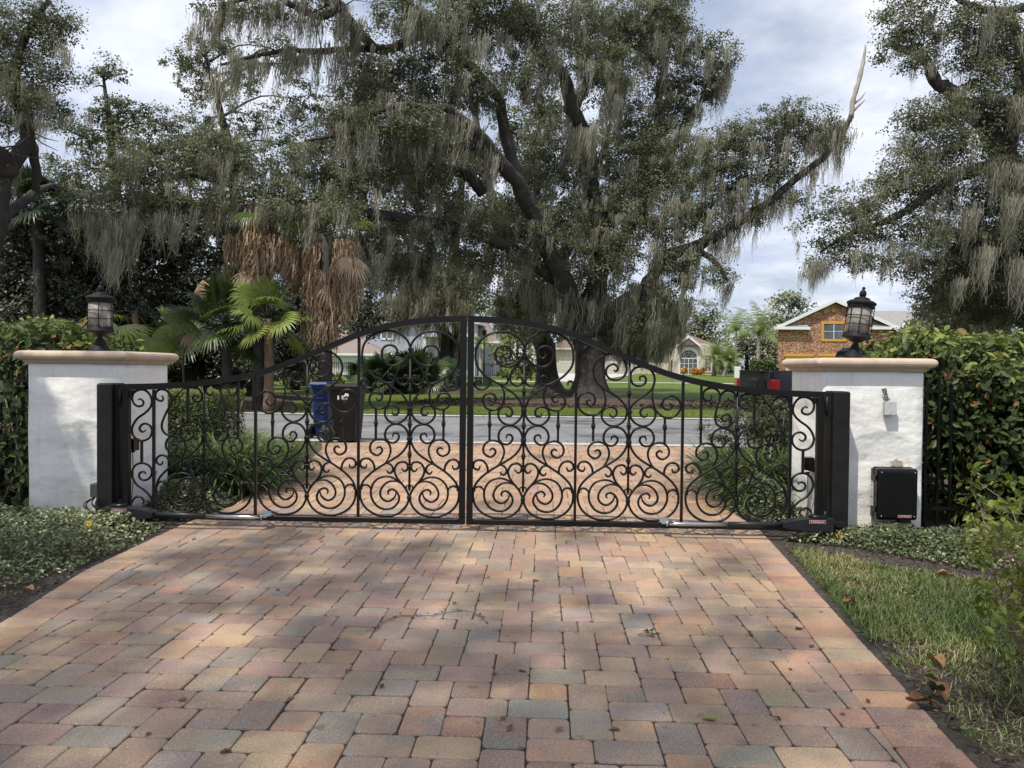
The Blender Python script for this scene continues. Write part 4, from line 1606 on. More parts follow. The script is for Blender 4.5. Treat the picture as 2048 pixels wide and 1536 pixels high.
def window(parent, x0, x1, z0, z1, y, trim_mat, tw, nx, nz, arch=False):
    """Framed window with its glazing bars; optional arched head."""
    fr = MB()
    fr.box(x0 - tw, x0, y - .07, y, z0 - tw, z1 + (0 if arch else tw))
    fr.box(x1, x1 + tw, y - .07, y, z0 - tw, z1 + (0 if arch else tw))
    fr.box(x0 + .001, x1 - .001, y - .07, y, z0 - tw, z0)
    cx, rr = (x0 + x1) / 2, (x1 - x0) / 2
    if not arch:
        fr.box(x0 + .001, x1 - .001, y - .07, y, z1, z1 + tw)
    else:
        K = 16
        for k in range(K):
            a0, a1 = PI * k / K, PI * (k + 1) / K
            fr.prism([(cx + q * math.cos(a), y - .07, z1 + q * math.sin(a)) for q, a in ((rr, a0), (rr + tw, a0), (rr + tw, a1), (rr, a1))], (0, .07, 0))
    f = fr.build('window', trim_mat, parent)
    g = MB()
    g.box(x0, x1, y - .02, y - .012, z0, z1)
    if arch:
        g.prism([(cx + rr * math.cos(PI * k / 16), y - .02, z1 + .001 + rr * math.sin(PI * k / 16)) for k in range(17)], (0, .008, 0))
    g.build('pane', M['window_dark'], f)
    b = MB()
    for i in range(1, nx):
        x = x0 + (x1 - x0) * i / nx
        w_ = .035 if (nx % 2 == 0 and i == nx // 2) else .018
        b.box(x - w_, x + w_, y - .045, y - .021, z0, z1)
    for j in range(1, nz):
        z = z0 + (z1 - z0) * j / nz
        b.box(x0, x1, y - .044, y - .0215, z - .02, z + .02)
    if arch:
        b.box(x0, x1, y - .05, y - .0215, z1 - .05, z1 + .05)
        for an in (PI / 4, PI / 2, 3 * PI / 4):
            d = Vector((math.cos(an), 0, math.sin(an)))
            p = Vector((cx, y - .035, z1))
            b.tube([p + d * rr * .4, p + d * rr * .7, p + d * rr], .022, 4)
        for q in (.42, .72):
            b.tube([(cx + q * rr * math.cos(PI * k / 12), y - .035, z1 + q * rr * math.sin(PI * k / 12)) for k in range(13)], .022, 4)
    b.build('glazing_bars', M['white_trim'], f)
    return f


def hip_roof(x0, x1, y0, y1, z, h, ov=.5, ridge=None):
    """Hip roof with overhang as a closed solid."""
    m = MB()
    X0, X1, Y0_, Y1_ = x0 - ov, x1 + ov, y0 - ov, y1 + ov
    d = min(X1 - X0, Y1_ - Y0_) / 2
    if X1 - X0 >= Y1_ - Y0_:
        r0, r1 = (X0 + d, (Y0_ + Y1_) / 2), (X1 - d, (Y0_ + Y1_) / 2)
    else:
        r0, r1 = ((X0 + X1) / 2, Y0_ + d), ((X0 + X1) / 2, Y1_ - d)
    vs = [(X0, Y0_, z), (X1, Y0_, z), (X1, Y1_, z), (X0, Y1_, z), (*r0, z + h), (*r1, z + h)]
    if X1 - X0 >= Y1_ - Y0_:
        fs = [(0, 1, 5, 4), (1, 2, 5), (2, 3, 4, 5), (3, 0, 4)]
    else:
        fs = [(0, 1, 4), (1, 2, 5, 4), (2, 3, 5), (3, 0, 4, 5)]
    fs.append((3, 2, 1, 0))
    m.add(vs, fs)
    return m


def fascia(x0, x1, y0, y1, z, ov=.5, t=.22):
    m = MB()
    X0, X1, Y0_, Y1_ = x0 - ov - .03, x1 + ov + .03, y0 - ov - .03, y1 + ov + .03
    m.box(X0, X1, Y0_, Y1_, z - t, z - .004)
    return m


# pale blue two-storey house behind the palms
Y = 70.0
gb = gz(Y)
xa, xb = at(735, 690, Y).x, at(950, 690, Y).x
r = thing('blue_house', 'pale blue two-storey house with white trim behind the palmettos', 'house', ((xa + xb) / 2, Y + 5, gb))
z_eave = at(840, 642, Y).z
m = MB()
m.box(xa, xb, Y, Y + 11, gb - .3, z_eave)
m.build('wall', M['blue_wall'], r)
rf = hip_roof(xa, xb, Y, Y + 11, z_eave, 3.2).build('roof', M['roof_pink'], r)
fascia(xa, xb, Y, Y + 11, z_eave).build('fascia', M['white_trim'], rf)
# white single-storey garage block to the left
xg0, xg1 = at(560, 700, Y).x, xa - .01
ze2 = at(660, 706, Y - 3).z
m = MB()
m.box(xg0, xg1 + 2.0, Y - 3, Y - .01, gb - .3, ze2)
m.build('garage_wall', M['white_trim'], r)
rf = hip_roof(xg0, xg1 + 2.0, Y - 3, Y + 4, ze2, 1.9).build('roof', M['roof_pink'], r)
fascia(xg0, xg1 + 2.0, Y - 3, Y - .6, ze2).build('fascia', M['white_trim'], rf)
gx0, gx1 = at(625, 740, Y - 3).x, at(678, 740, Y - 3).x
m = MB()
for k in range(4):
    z0 = gb + .02 + k * .56
    m.box(gx0, gx1, Y - 3.06, Y - 3.001, z0, z0 + .54)
m.build('garage_door', M['garage_beige'], r)
# right wing with lower roof
xw0, xw1 = xb + .01, at(988, 700, Y + 3).x
zew = at(960, 682, Y + 3).z
m = MB()
m.box(xw0, xw1, Y + 3, Y + 12, gb - .3, zew)
m.build('wing_wall', M['blue_wall'], r)
rf = hip_roof(xw0 - .4, xw1, Y + 3, Y + 12, zew, 2.0).build('roof', M['roof_pink'], r)
fascia(xw0 + .55, xw1, Y + 3, Y + 12, zew).build('fascia', M['white_trim'], rf)
# white band and porch roof between the storeys
m = MB()
zb_ = at(870, 668, Y).z
m.box(at(848, 668, Y).x, xb + .25, Y - 1.3, Y - .003, zb_ - .3, zb_)
m.box(at(850, 668, Y).x, at(856, 668, Y).x, Y - 1.2, Y - .9, gb, zb_ - .301)
m.box(xb - .3, xb + .1, Y - 1.2, Y - .9, gb, zb_ - .301)
m.build('porch', M['white_trim'], r)
a, b_ = at(841, 665, Y), at(856, 658, Y)
window(r, a.x, b_.x, a.z, b_.z, Y, M['white_trim'], .16, 4, 2, True)
a, b_ = at(892, 697, Y), at(921, 681, Y)
window(r, a.x, b_.x, a.z, b_.z, Y, M['white_trim'], .16, 4, 3)
a, b_ = at(892, 726, Y), at(921, 703, Y)
window(r, a.x, b_.x, a.z, b_.z, Y, M['white_trim'], .16, 4, 3)
a, b_ = at(764, 676, Y), at(784, 657, Y)
window(r, a.x, b_.x, a.z, b_.z, Y, M['white_trim'], .16, 2, 3)

# beige bungalow with the arched window
Y = 85.0
gb = gz(Y)
r = thing('beige_house', 'beige single-storey house with a tall arched window and brown roof', 'house', (at(1330, 740, Y).x, Y + 6, gb))
x0, x1 = at(1345, 720, Y).x, at(1425, 720, Y).x
ze = at(1385, 687, Y).z
m = MB()
m.box(x0, x1, Y, Y + 12, gb - .3, ze)
xl0 = at(1105, 720, Y + 2.5).x
ze2 = at(1250, 697, Y + 2.5).z
m.box(xl0, x0 - .002, Y + 2.5, Y + 12, gb - .3, ze2)
xr1 = at(1438, 720, Y + 4).x
m.box(x1 + .002, xr1, Y + 4, Y + 12, gb - .3, ze - .3)
m.build('wall', M['beige_wall'], r)
rf = hip_roof(xl0, xr1, Y + 2.5, Y + 14, ze2 + .02, 3.0, .6).build('roof', M['roof_red'], r)
fascia(xl0, xr1, Y + 2.5, Y + 14, ze2 + .02, .6).build('fascia', M['beige_wall'], rf)
# gable hood over the arched window
pk = at(1376, 677, Y - .3)
e0, e1 = at(1352, 690, Y - .3), at(1400, 690, Y - .3)
m = MB()
vs = [(e0.x, Y - .6, e0.z), (e1.x, Y - .6, e1.z), (pk.x, Y - .6, pk.z + .35), (e0.x, Y + 6, e0.z), (e1.x, Y + 6, e1.z), (pk.x, Y + 6, pk.z + .35)]
m.add(vs, [(0, 1, 2), (3, 5, 4), (1, 4, 5, 2), (0, 2, 5, 3), (0, 3, 4, 1)])
rf2 = m.build('porch_roof', M['roof_red'], r)
m = MB()
for p, q in ((e0, pk), (pk, e1)):
    m.prism([(p.x, Y - .68, p.z + (.36 if p is pk else .02)), (q.x, Y - .68, q.z + (.36 if q is pk else .02)), (q.x, Y - .68, q.z + (.36 if q is pk else .02) - .3), (p.x, Y - .68, p.z + (.36 if p is pk else .02) - .3)], (0, .07, 0))
m.build('fascia', M['white_trim'], rf2)
m = MB()
cx = at(1376, 720, Y).x
for q in (at(1350, 720, Y).x, at(1402, 720, Y).x):
    m.box(q - .28, q + .28, Y - .14, Y - .002, gb, ze - .1)
m.build('pilaster', M['beige_wall'], r)
a, b_ = at(1360, 748, Y), at(1394, 717, Y)
window(r, a.x, b_.x, a.z, b_.z, Y - .003, M['white_trim'], .34, 4, 3, True)
a, b_ = at(1410, 742, Y), at(1422, 712, Y)
window(r, a.x, b_.x, a.z, b_.z, Y - .003, M['beige_wall'], .16, 2, 3)
for q0, q1 in ((1117, 1149), (1165, 1197), (1212, 1270)):
    a, b_ = at(q0, 749, Y + 2.5), at(q1, 714, Y + 2.5)
    m = MB()
    n = 5
    for k in range(n):
        zz = gb + (b_.z - gb) * k / n
        m.box(a.x, b_.x, Y + 2.42, Y + 2.497, zz + .02, gb + (b_.z - gb) * (k + 1) / n)
    m.build('garage_door', M['garage_beige'], r)
sheet('beige_house_driveway', [(at(1090, 750, 53.5).x, 53.5), (at(1180, 750, 53.5).x, 53.5), (at(1275, 750, 84).x, 84), (at(1110, 750, 84).x, 84)], M['concrete'], .07, True)

# stone-fronted house
Y = 80.0
gb = gz(Y)
r = thing('stone_house', 'brown fieldstone house front with amber window trim and white gable', 'house', (at(1670, 740, Y).x, Y + 6, gb))
x0, x1 = at(1555.5, 690, Y).x, at(1784, 690, Y).x
ap = at(1668, 602, Y)
el_, er_ = at(1552, 656, Y), at(1791, 656, Y)
m = MB()
m.prism([(x0, Y, gb - .3), (x1, Y, gb - .3), (x1, Y, er_.z - .1), (ap.x, Y, ap.z - .15), (x0, Y, el_.z - .1)], (6.0, 14, 0))
m.build('wall', M['stone'], r)
m = MB()
ov = .45
for p, q in ((el_, ap), (ap, er_)):
    m.prism([(p.x, Y - ov, p.z), (q.x, Y - ov, q.z), (q.x, Y - ov, q.z + .16), (p.x, Y - ov, p.z + .16)], (6.2, 14.9, 0))
rf = m.build('roof', M['roof_grey'], r)
m = MB()
for p, q in ((el_, ap), (ap, er_)):
    m.prism([(p.x, Y - ov - .06, p.z - .16), (q.x, Y - ov - .06, q.z - .16), (q.x, Y - ov - .06, q.z + .2), (p.x, Y - ov - .06, p.z + .2)], (0, .058, 0))
for q0, q1 in ((1548, 1617), (1739, 1793)):
    a, b_ = at(q0, 656.5, Y), at(q1, 656.5, Y)
    m.box(a.x, b_.x, Y - ov - .1, Y - .003, a.z - .14, a.z + .16)
m.build('fascia', M['white_trim'], rf)
m = MB()
for q0, q1 in ((1551, 1614), (1742, 1790)):
    a, b_ = at(q0, 652, Y), at(q1, 652, Y)
    m.add([(a.x, Y - ov, a.z - .05), (b_.x, Y - ov, a.z - .05), (b_.x, Y - .003, a.z + .22), (a.x, Y - .003, a.z + .22)], [(0, 1, 2, 3)])
m.build('return_roof', M['roof_grey'], rf)
a, b_ = at(1647, 678, Y), at(1688, 648, Y)
window(r, a.x, b_.x, a.z, b_.z, Y - .003, M['amber_trim'], .24, 2, 2)
m = MB()
px_box(m, 1664, 1670, 617, 624, Y, .06, -.002)
m.build('vent', M['amber_trim'], r)
for q0, q1 in ((1568, 1626), (1636, 1695), (1706, 1764)):
    m = MB()
    px_box(m, q0, q1, 707.5, 713, Y, .14, -.003)
    m.build('lintel', M['amber_trim'], r)
    m = MB()
    a, b_ = at(q0 + 3, 714, Y), at(q1 - 3, 714, Y)
    n = 5
    for k in range(n):
        zz = gb + (a.z - gb) * k / n
        m.box(a.x, b_.x, Y - .05, Y - .003, zz + .02, gb + (a.z - gb) * (k + 1) / n)
    m.build('garage_door', M['yellow_wall'], r)
# cream wing with the grey roof
xw0, xw1 = x1 + .02, at(1990, 690, Y).x
zw = at(1800, 668, Y + 3).z
m = MB()
m.box(xw0, xw1, Y + 3, Y + 15, gb - .3, zw)
m.build('wing_wall', M['yellow_wall'], r)
m = MB()
a, b_ = at(1735, 621, Y + 9), at(2000, 621, Y + 9)
za = at(1735, 621, Y + 9).z
m.add([(x1 - 5, Y + 2.5, zw), (xw1 + .5, Y + 2.5, zw), (xw1 + .5, Y + 9, za), (x1 - 5, Y + 9, za), (x1 - 5, Y + 15.5, zw), (xw1 + .5, Y + 15.5, zw)], [(0, 1, 2, 3), (3, 2, 5, 4), (0, 3, 4), (1, 5, 2), (0, 4, 5, 1)])
rw = m.build('wing_roof', M['roof_grey'], r)
m = MB()
p, q = at(1794, 657, Y + 1.2), at(1850, 631, Y + 1.2)
m.prism([(p.x, Y + 1.2, p.z - .2), (q.x, Y + 1.2, q.z - .2), (q.x, Y + 1.2, q.z + .16), (p.x, Y + 1.2, p.z + .16)], (0, .09, 0))
m.build('gable_fascia', M['white_trim'], rw)
m = MB()
q2 = at(1906, 657, Y + 1.3)
m.prism([(p.x, Y + 1.3, p.z - .1), (q2.x, Y + 1.3, p.z - .1), (q.x, Y + 1.3, q.z - .05)], (0, 1.6, 0))
m.build('gable_wall', M['yellow_wall'], rw)

# ------------------------------------------------------------------ pickup truck on the road
def truck():
    hx = Vector((2.0, .16, 0)).normalized()
    hy = Vector((-hx.y, hx.x, 0))
    o = Vector((4.43, 14.7, 0))
    T = Matrix(((hx.x, hy.x, 0, o.x), (hx.y, hy.y, 0, o.y), (0, 0, 1, 0), (0, 0, 0, 1)))
    r = thing('pickup_truck', 'dark navy pickup truck parked on the road behind the gate', 'pickup truck', (o.x + 2.7, o.y + 1, 0))
    W, BL, CL = 2.0, 1.95, 1.75   # width, bed length, cab length (local x forward, y across)
    L = 5.7

    def slab(prof, y0, y1, inset=0):
        return [Vector((x, y0, z)) for x, z in prof], Vector((0, y1 - y0, 0))

    body = MB()
    # bed sides and floor, cab body, bonnet: outline in side view
    bed = [(.06, .62), (.03, .95), (.05, 1.36), (BL, 1.385), (BL, .55), (1.62, .55), (1.5, .78), (1.28, .93), (1.0, .93), (.78, .78), (.66, .55), (.2, .52)]
    for y0, y1 in ((0, .14), (W - .14, W)):
        poly, d = slab(bed, y0, y1)
        body.prism([T @ p for p in poly], T.to_3x3() @ d)
    body.box(.1, BL, .141, W - .141, .75, .82, T)
    body.build('bed', M['truck_paint'], r)
    cab = MB()
    prof = [(BL + .02, .5), (BL + .02, 1.36), (BL + .10, 1.42), (BL + .22, 1.80), (BL + .34, 1.885), (BL + 1.45, 1.90), (BL + 1.75, 1.84), (BL + 2.35, 1.40), (L - .25, 1.27), (L - .04, 1.15), (L, .6), (L - .12, .45), (L - .45, .45), (L - .6, .8), (L - .85, .93), (L - 1.1, .93), (L - 1.35, .8), (L - 1.5, .45)]
    # greenhouse narrower at the top
    vs, fs = [], []
    n = len(prof)
    for side in (0, 1):
        for x, z in prof:
            k = max(0, (z - 1.36)) / .54
            y = .0 + .16 * k if side == 0 else W - .16 * k
            vs.append(T @ Vector((x, y, z)))
    fs = [tuple(range(n)), tuple(range(2 * n - 1, n - 1, -1))] + [((k + 1) % n, k, k + n, (k + 1) % n + n) for k in range(n)]
    cab.add(vs, fs)
    cab.build('cab', M['truck_paint'], r)
    g = MB()
    g.add([T @ Vector(p) for p in ((BL + .097, .12, 1.44), (BL + .097, W - .12, 1.44), (BL + .212, W - .2, 1.77), (BL + .212, .2, 1.77))], [(0, 1, 2, 3)])
    gw = g.build('rear_window', M['truck_glass'], r)
    g = MB()
    for q in (.02,):
        g.add([T @ Vector(p) for p in ((BL + .32, -.002 + .012, 1.42), (BL + 1.2, .012, 1.42), (BL + 1.2, .115, 1.78), (BL + .40, .115, 1.78))], [(0, 1, 2, 3)])
        g.add([T @ Vector(p) for p in ((BL + 1.26, .012, 1.42), (BL + 2.15, .012, 1.42), (BL + 1.72, .115, 1.78), (BL + 1.26, .115, 1.78))], [(0, 1, 2, 3)])
    g.build('side_window', M['truck_glass'], r)
    lm = MB()
    lm.box(BL + .21, BL + .245, .78, 1.22, 1.79, 1.865, T)
    o3 = lm.build('brake_lamp', M['clear_lens'], r)
    lm = MB()
    lm.box(BL + .2, BL + .2096, .93, 1.07, 1.795, 1.86, T)
    lm.build('red_lens', M['red_lens'], o3)
    tg = MB()
    tg.box(.0, .075, .16, W - .16, .74, 1.36, T, .02)
    tg.box(-.03, .03, .2, W - .2, 1.345, 1.372, T)
    tgo = tg.build('tailgate', M['truck_black'], r)
    hm = MB()
    hm.box(-.02, -.001, W / 2 - .17, W / 2 + .17, 1.16, 1.25, T)
    hm.build('handle', M['truck_black'], tgo)
    for y0, y1 in ((-.012, .158), (W - .158, W + .012)):
        t = MB()
        t.box(-.012, .16, y0, y1, .86, 1.19, T, .02)
        to = t.build('tail_lamp', M['red_lens'], r)
        t = MB()
        ym_ = (y0 + y1) / 2
        t.box(-.016, -.0125, y0 + .05, y1 - .03, .93, 1.0, T)
        t.build('reverse_lens', M['clear_lens'], to)
    bmp = MB()
    bmp.box(-.16, .04, .02, W - .02, .50, .70, T, .03)
    bmp.build('bumper', M['truck_black'], r)
    for x in (1.14, L - .98):
        for y in (.02, W - .27):
            wl = MB()
            mw = T @ Matrix.Translation((x, y + .125, .39)) @ Matrix.Rotation(PI / 2, 4, 'X')
            wl.lathe([(.25, -.125), (.36, -.125), (.39, -.09), (.39, .09), (.36, .125), (.25, .125)], 24, mw)
            wo = wl.build('wheel', M['rubber'], r)
            wl = MB()
            wl.lathe([(.05, -.128), (.24, -.131), (.245, .131), (.05, .128)], 16, mw)
            wl.build('rim', M['zinc'], wo)
    ms = MB()
    ms.box(BL + 2.0, BL + 2.12, -.26, -.02, 1.38, 1.58, T, .03)
    ms.build('mirror', M['truck_black'], r)
    sg = MB()
    sg.box(.75, 1.05, -.006, -.001, 1.10, 1.16, T)
    sg.build('badge', M['zinc'], r)


truck()

# ------------------------------------------------------------------ wheelie bins at the roadside
def wheelie_bin(name, label, loc, rz, w_, d_, h_, mat, logo=False, tilt=0.0):
    r = thing(name, label, 'wheelie bin', loc, 0, 'wheelie bins by the road')
    T = Matrix.Translation(loc) @ Matrix.Rotation(rz, 4, 'Z') @ Matrix.Rotation(tilt, 4, 'Y')
    # local: x = front(+)/wheels(-), y across
    b = MB()
    rings = [(-.30 * d_, .40 * d_, .40 * w_, .03), (-.34 * d_, .44 * d_, .44 * w_, .35 * h_), (-.42 * d_, .50 * d_, .47 * w_, .80 * h_), (-.47 * d_, .54 * d_, .5 * w_, .90 * h_), (-.49 * d_, .58 * d_, .515 * w_, .905 * h_), (-.49 * d_, .58 * d_, .515 * w_, .94 * h_)]
    vs, fs = [], []
    for x0, x1, hw, z in rings:
        c = .05
        vs += [T @ Vector(p) for p in ((x0 + c, -hw, z), (x1 - c, -hw, z), (x1, -hw + c, z), (x1, hw - c, z), (x1 - c, hw, z), (x0 + c, hw, z), (x0, hw - c, z), (x0, -hw + c, z))]
    for i in range(len(rings) - 1):
        for k in range(8):
            q = (k + 1) % 8
            fs.append((i * 8 + k, i * 8 + q, (i + 1) * 8 + q, (i + 1) * 8 + k))
    fs += [tuple(range(8)), tuple(range(40, 48))]
    b.add(vs, fs)
    b.build('body', mat, r)
    ld_ = MB()
    vs = []
    for x0, x1, hw, z in ((-.50 * d_, .60 * d_, .525 * w_, .941 * h_), (-.50 * d_, .62 * d_, .525 * w_, .965 * h_), (-.44 * d_, .52 * d_, .45 * w_, h_)):
        vs += [T @ Vector(p) for p in ((x0, -hw, z), (x1, -hw, z), (x1, hw, z), (x0, hw, z))]
    fs = [(k + 4 * i, (k + 1) % 4 + 4 * i, (k + 1) % 4 + 4 * i + 4, k + 4 * i + 4) for i in range(2) for k in range(4)] + [(0, 1, 2, 3), (8, 9, 10, 11)]
    ld_.add(vs, fs)
    ld_.build('lid', mat, r)
    hm = MB()
    hm.tube([T @ Vector(p) for p in ((-.46 * d_, -.3 * w_, .93 * h_), (-.60 * d_, -.3 * w_, .95 * h_), (-.60 * d_, .3 * w_, .95 * h_), (-.46 * d_, .3 * w_, .93 * h_))], .018, 8)
    for k in range(4):
        y = (-.27 + .18 * k) * w_
        hm.box(-.60 * d_, -.48 * d_, y - .02, y + .02, .90 * h_, .955 * h_, T)
    hm.build('handle', mat, r)
    for y in (-.47 * w_, .38 * w_):
        wl = MB()
        mw = T @ Matrix.Translation((-.40 * d_, y + .025, .135)) @ Matrix.Rotation(PI / 2, 4, 'X')
        wl.lathe([(.05, -.035), (.12, -.04), (.135, -.025), (.135, .025), (.12, .04), (.05, .035)], 20, mw)
        wo = wl.build('wheel', M['rubber'], r)
        wl = MB()
        for k in range(6):
            an = k * PI / 3
            wl.box(.02, .115, -.012, .012, -.042, .042, mw @ Matrix.Rotation(an, 4, 'Z'))
        wl.build('spokes', M['charcoal_plastic'], wo)
    for k in range(3):
        rb = MB()
        z = (.30 + .2 * k) * h_
        rb.box(-.42 * d_ - .012, -.36 * d_, -.28 * w_, .28 * w_, z, z + .03, T)
        rb.build('rib', mat, r)
    if logo:
        hw = .468 * w_ + .006
        ms = MB()
        k = -.012
        # white stencil: a block of lettering with a raised tilted panel
        pts = [(-.06, .735), (.135, .735), (.145, .835), (.085, .85), (.06, .805), (-.06, .805)]
        lo = [T @ Vector((x, -hw - .004, z * h_ + 0.0)) for x, z in pts]
        ms.prism(lo, T.to_3x3() @ Vector((0, .004, 0)))
        e = ms.build('stencil', M['sticker_white'], r)
        tm = T @ Matrix.Translation((.06, -hw - .0055, .706 * h_)) @ FRONT
        text_mesh('lettering', 'RECYCLE', .028, M['bin_brown'], e, tm, .0002, 1.0) if False else None
        tm = T @ Matrix.Translation((-.02, -hw - .0055, .771 * h_)) @ FRONT
        text_mesh('numeral', '5', .085, M['bin_brown'], e, tm, .0002, 1.0)
        for (x0, x1, z0, z1) in ((.03, .055, .775, .79), (.075, .12, .792, .80), (.03, .11, .752, .759), (-.04, .125, .741, .746)):
            q = MB()
            q.box(x0, x1, -hw - .006, -hw - .0045, z0 * h_, z1 * h_, T)
            q.build('print', M['bin_brown'], e)
    return r


g = ground(682, 889)
wheelie_bin('wheelie_bin', 'dark brown wheeled bin with a white stencil standing at the road edge', (g.x - .06, 13.45, .004), math.radians(-4), .58, .57, 1.04, M['bin_brown'], True)
wheelie_bin('wheelie_bin', 'blue wheeled bin standing behind the brown bin', (-4.22, 14.25, 0), math.radians(84), .34, .52, 1.06, M['bin_blue'], False)

# ------------------------------------------------------------------ mailbox
Y = 13.1
p = at(1523, 745, Y)
r = thing('mailbox', 'black mailbox on a square post beyond the right shrubs', 'mailbox', (p.x, Y, 0))
m = MB()
m.box(p.x - .045, p.x + .045, Y - .045, Y + .045, -.02, 1.33, None, .006)
m.lathe([(.04, 1.331), (.065, 1.34), (.065, 1.355), (.035, 1.385), (.035, 1.40), (.05, 1.42), (.02, 1.45)], 10, Matrix.Translation((p.x, Y, 0)))
m.build('post', M['post_paint'], r)
m = MB()
prof = [(-.1, 1.02), (.1, 1.02), (.1, 1.13)] + [(.1 * math.cos(PI * k / 10), 1.13 + .1 * math.sin(PI * k / 10)) for k in range(1, 10)] + [(-.1, 1.13)]
m.prism([(p.x + .02 + a * .9, Y + .05, z) for a, z in prof], (0, .5, 0))
m.build('box', M['post_paint'], r)
m = MB()
m.box(p.x - .04, p.x + .04, Y + .046, Y + .5, .98, 1.018)
m.build('bracket', M['post_paint'], r)

# utility cabinets, lamp post, iron fence near the blue house
Y = 45.0
for k, (px, lab) in enumerate(((957, 'pale green utility cabinet nearest the lamp post, topped with white'), (974, 'plain green utility cabinet standing right of the thin lamp post'))):
    p = at(px, 750, Y)
    r = thing('utility_cabinet', lab, 'utility box', (p.x, Y, gz(Y)), 0, 'utility cabinets on the lawn')
    z0 = gz(Y)
    m = MB()
    m.box(p.x - .22, p.x + .22, Y - .25, Y + .25, z0, z0 + .5, None, .02)
    m.build('case', M['utility_green'], r)
    m = MB()
    m.box(p.x - .24, p.x + .24, Y - .27, Y + .27, z0 + .502, z0 + .56, None, .015)
    m.build('lid', M['white_trim'] if k == 0 else M['utility_green'], r)
p = at(983, 750, Y)
r = thing('utility_cabinet', 'short brown marker post on the lawn right of the utility cabinets', 'post', (p.x, Y, gz(Y)))
r.name = 'marker_post'
m = MB()
m.box(p.x - .05, p.x + .05, Y - .05, Y + .05, gz(Y), gz(Y) + .38, None, .01)
m.build('post', M['palm_bark'], r)
p = at(968, 740, 47.0)
r = thing('lamp_post', 'thin dark green lamp post on the lawn by the blue house', 'lamp post', (p.x, 47, gz(47)))
z0 = gz(47)
zt = at(968, 672, 47).z
m = MB()
m.tube([(p.x, 47, z0 - .05), (p.x, 47, (z0 + zt) / 2), (p.x, 47, zt)], [.07, .05, .04], 10)
m.build('pole', M['green_metal'], r)
m = MB()
m.lathe([(.05, 0), (.13, .05), (.16, .3), (.19, .31), (.06, .42), (.02, .5)], 12, Matrix.Translation((p.x, 47, zt)))
m.build('lamp_head', M['green_metal'], r)


def picket_fence(name, label, x0, x1, Y, z0, z1, step, rp, cat='fence', hidden_base=True):
    r = thing(name, label, cat, ((x0 + x1) / 2, Y, z0))
    m = MB()
    n = int((x1 - x0) / step)
    for k in range(n + 1):
        x = x0 + (x1 - x0) * k / n
        m.box(x - rp, x + rp, Y - rp, Y + rp, z0, z1)
    o = m.build('pickets', M['iron'], r)
    m = MB()
    for z in (z1 - rp * 10, z0 + (z1 - z0) * .12):
        m.box(x0 - .02, x1 + .02, Y - rp * 1.7, Y + rp * 1.7, z - rp * 1.4, z + rp * 1.4)
    m.build('rails', M['iron'], r)
    return r


picket_fence('iron_fence', 'black iron picket fence half hidden in the tall hedge by the cabinet', 3.15, 7.2, 6.72, 0, 1.29, .105, .010)
picket_fence('iron_fence', 'black iron picket fence hidden in the hedge beside the pillar with leaf shadows', -8.2, -4.47, 6.72, 0, 1.29, .105, .010)
x0, x1 = at(955, 740, 66).x, at(1060, 740, 66).x
picket_fence('iron_fence', 'distant thin iron fence across the lawn beside the blue house', x0, x1, 66, gz(66), gz(66) + 1.25, .16, .018)
x0, x1 = at(590, 740, 60).x, at(720, 740, 60).x
picket_fence('iron_fence', 'distant thin iron fence in front of the white garage', x0, x1, 60, gz(60), gz(60) + 1.3, .16, .016)
# little white sign / stump by the far drive
p = at(1475, 748, 50)
r = thing('sign_post', 'small white sign with a red base at the far roadside', 'sign', (p.x, 50, gz(50)))
m = MB()
m.box(p.x - .2, p.x + .2, 49.95, 50.05, gz(50) + .5, gz(50) + 1.25, None, .02)
m.build('panel', M['white_trim'], r)
m = MB()
m.box(p.x - .2, p.x + .2, 49.94, 50.06, gz(50) - .02, gz(50) + .497, None, .01)
m.build('base', simple('brick_base', (.26, .13, .08), (.32, .17, .11), 20, .9), r)
# ------------------------------------------------------------------ trees
def crown_leaves(clumps, leaf, cover, mat, name, parent, sub_r=.42, tint_bias=0.0, tpl=LEAF4, tint_span=.55):
    """clumps: (centre Vector, rx, ry, rz). Leaves sit in twig-sized sprays spread through each clump."""
    L = Leaves()
    for c, rx, ry, rz in clumps:
        A = PI * rx * rz
        n = int(cover * A / (leaf * leaf * .5 * .55))
        per = 62
        ns = max(3, n // per)
        # spray centres: more towards the outside of the clump, ragged outline
        d = RNG.normal(0, 1, (ns, 3))
        d /= np.linalg.norm(d, axis=1, keepdims=True)
        rad = RNG.random(ns) ** .42 * RNG.choice([1, 1, 1, 1.15, 1.3], ns)
        S = d * rad[:, None] * np.array([rx, ry, rz]) + np.array(c)
        outer = rad
        # each spray: flattened tuft drooping outward
        sr = sub_r * RNG.uniform(.55, 1.35, ns)
        idx = np.repeat(np.arange(ns), per)
        off = RNG.normal(0, 1, (len(idx), 3)) * np.array([.5, .5, .30])
        pos = S[idx] + off * sr[idx][:, None]
        nrm = RNG.normal(0, 1, (len(idx), 3)) * .52 + np.array([0, -.1, .62]) + d[idx] * .45
        size = leaf * RNG.uniform(.65, 1.3, len(idx))
        spray_t = RNG.normal(.42 + tint_bias, .2, ns)
        tint = np.clip(spray_t[idx] + RNG.normal(0, .085, len(idx)), 0, 1)
        L.put(tpl, pos, frames(nrm), size * .62, size, tint)
    return L.build(name, mat, parent)


def px_clumps(tab, Y0, dscale=1.0):
    """Clumps written as photograph pixels plus a distance each, turned into places in the world."""
    out = []
    for t in tab:
        px, py, rx, ry = t[:4]
        Y = t[4] if len(t) > 4 else Y0
        c = at(px, py, Y)
        s = Y / F
        out.append((c, rx * s, max(.8, (rx + ry) * .5 * s) * dscale, ry * s))
    return out


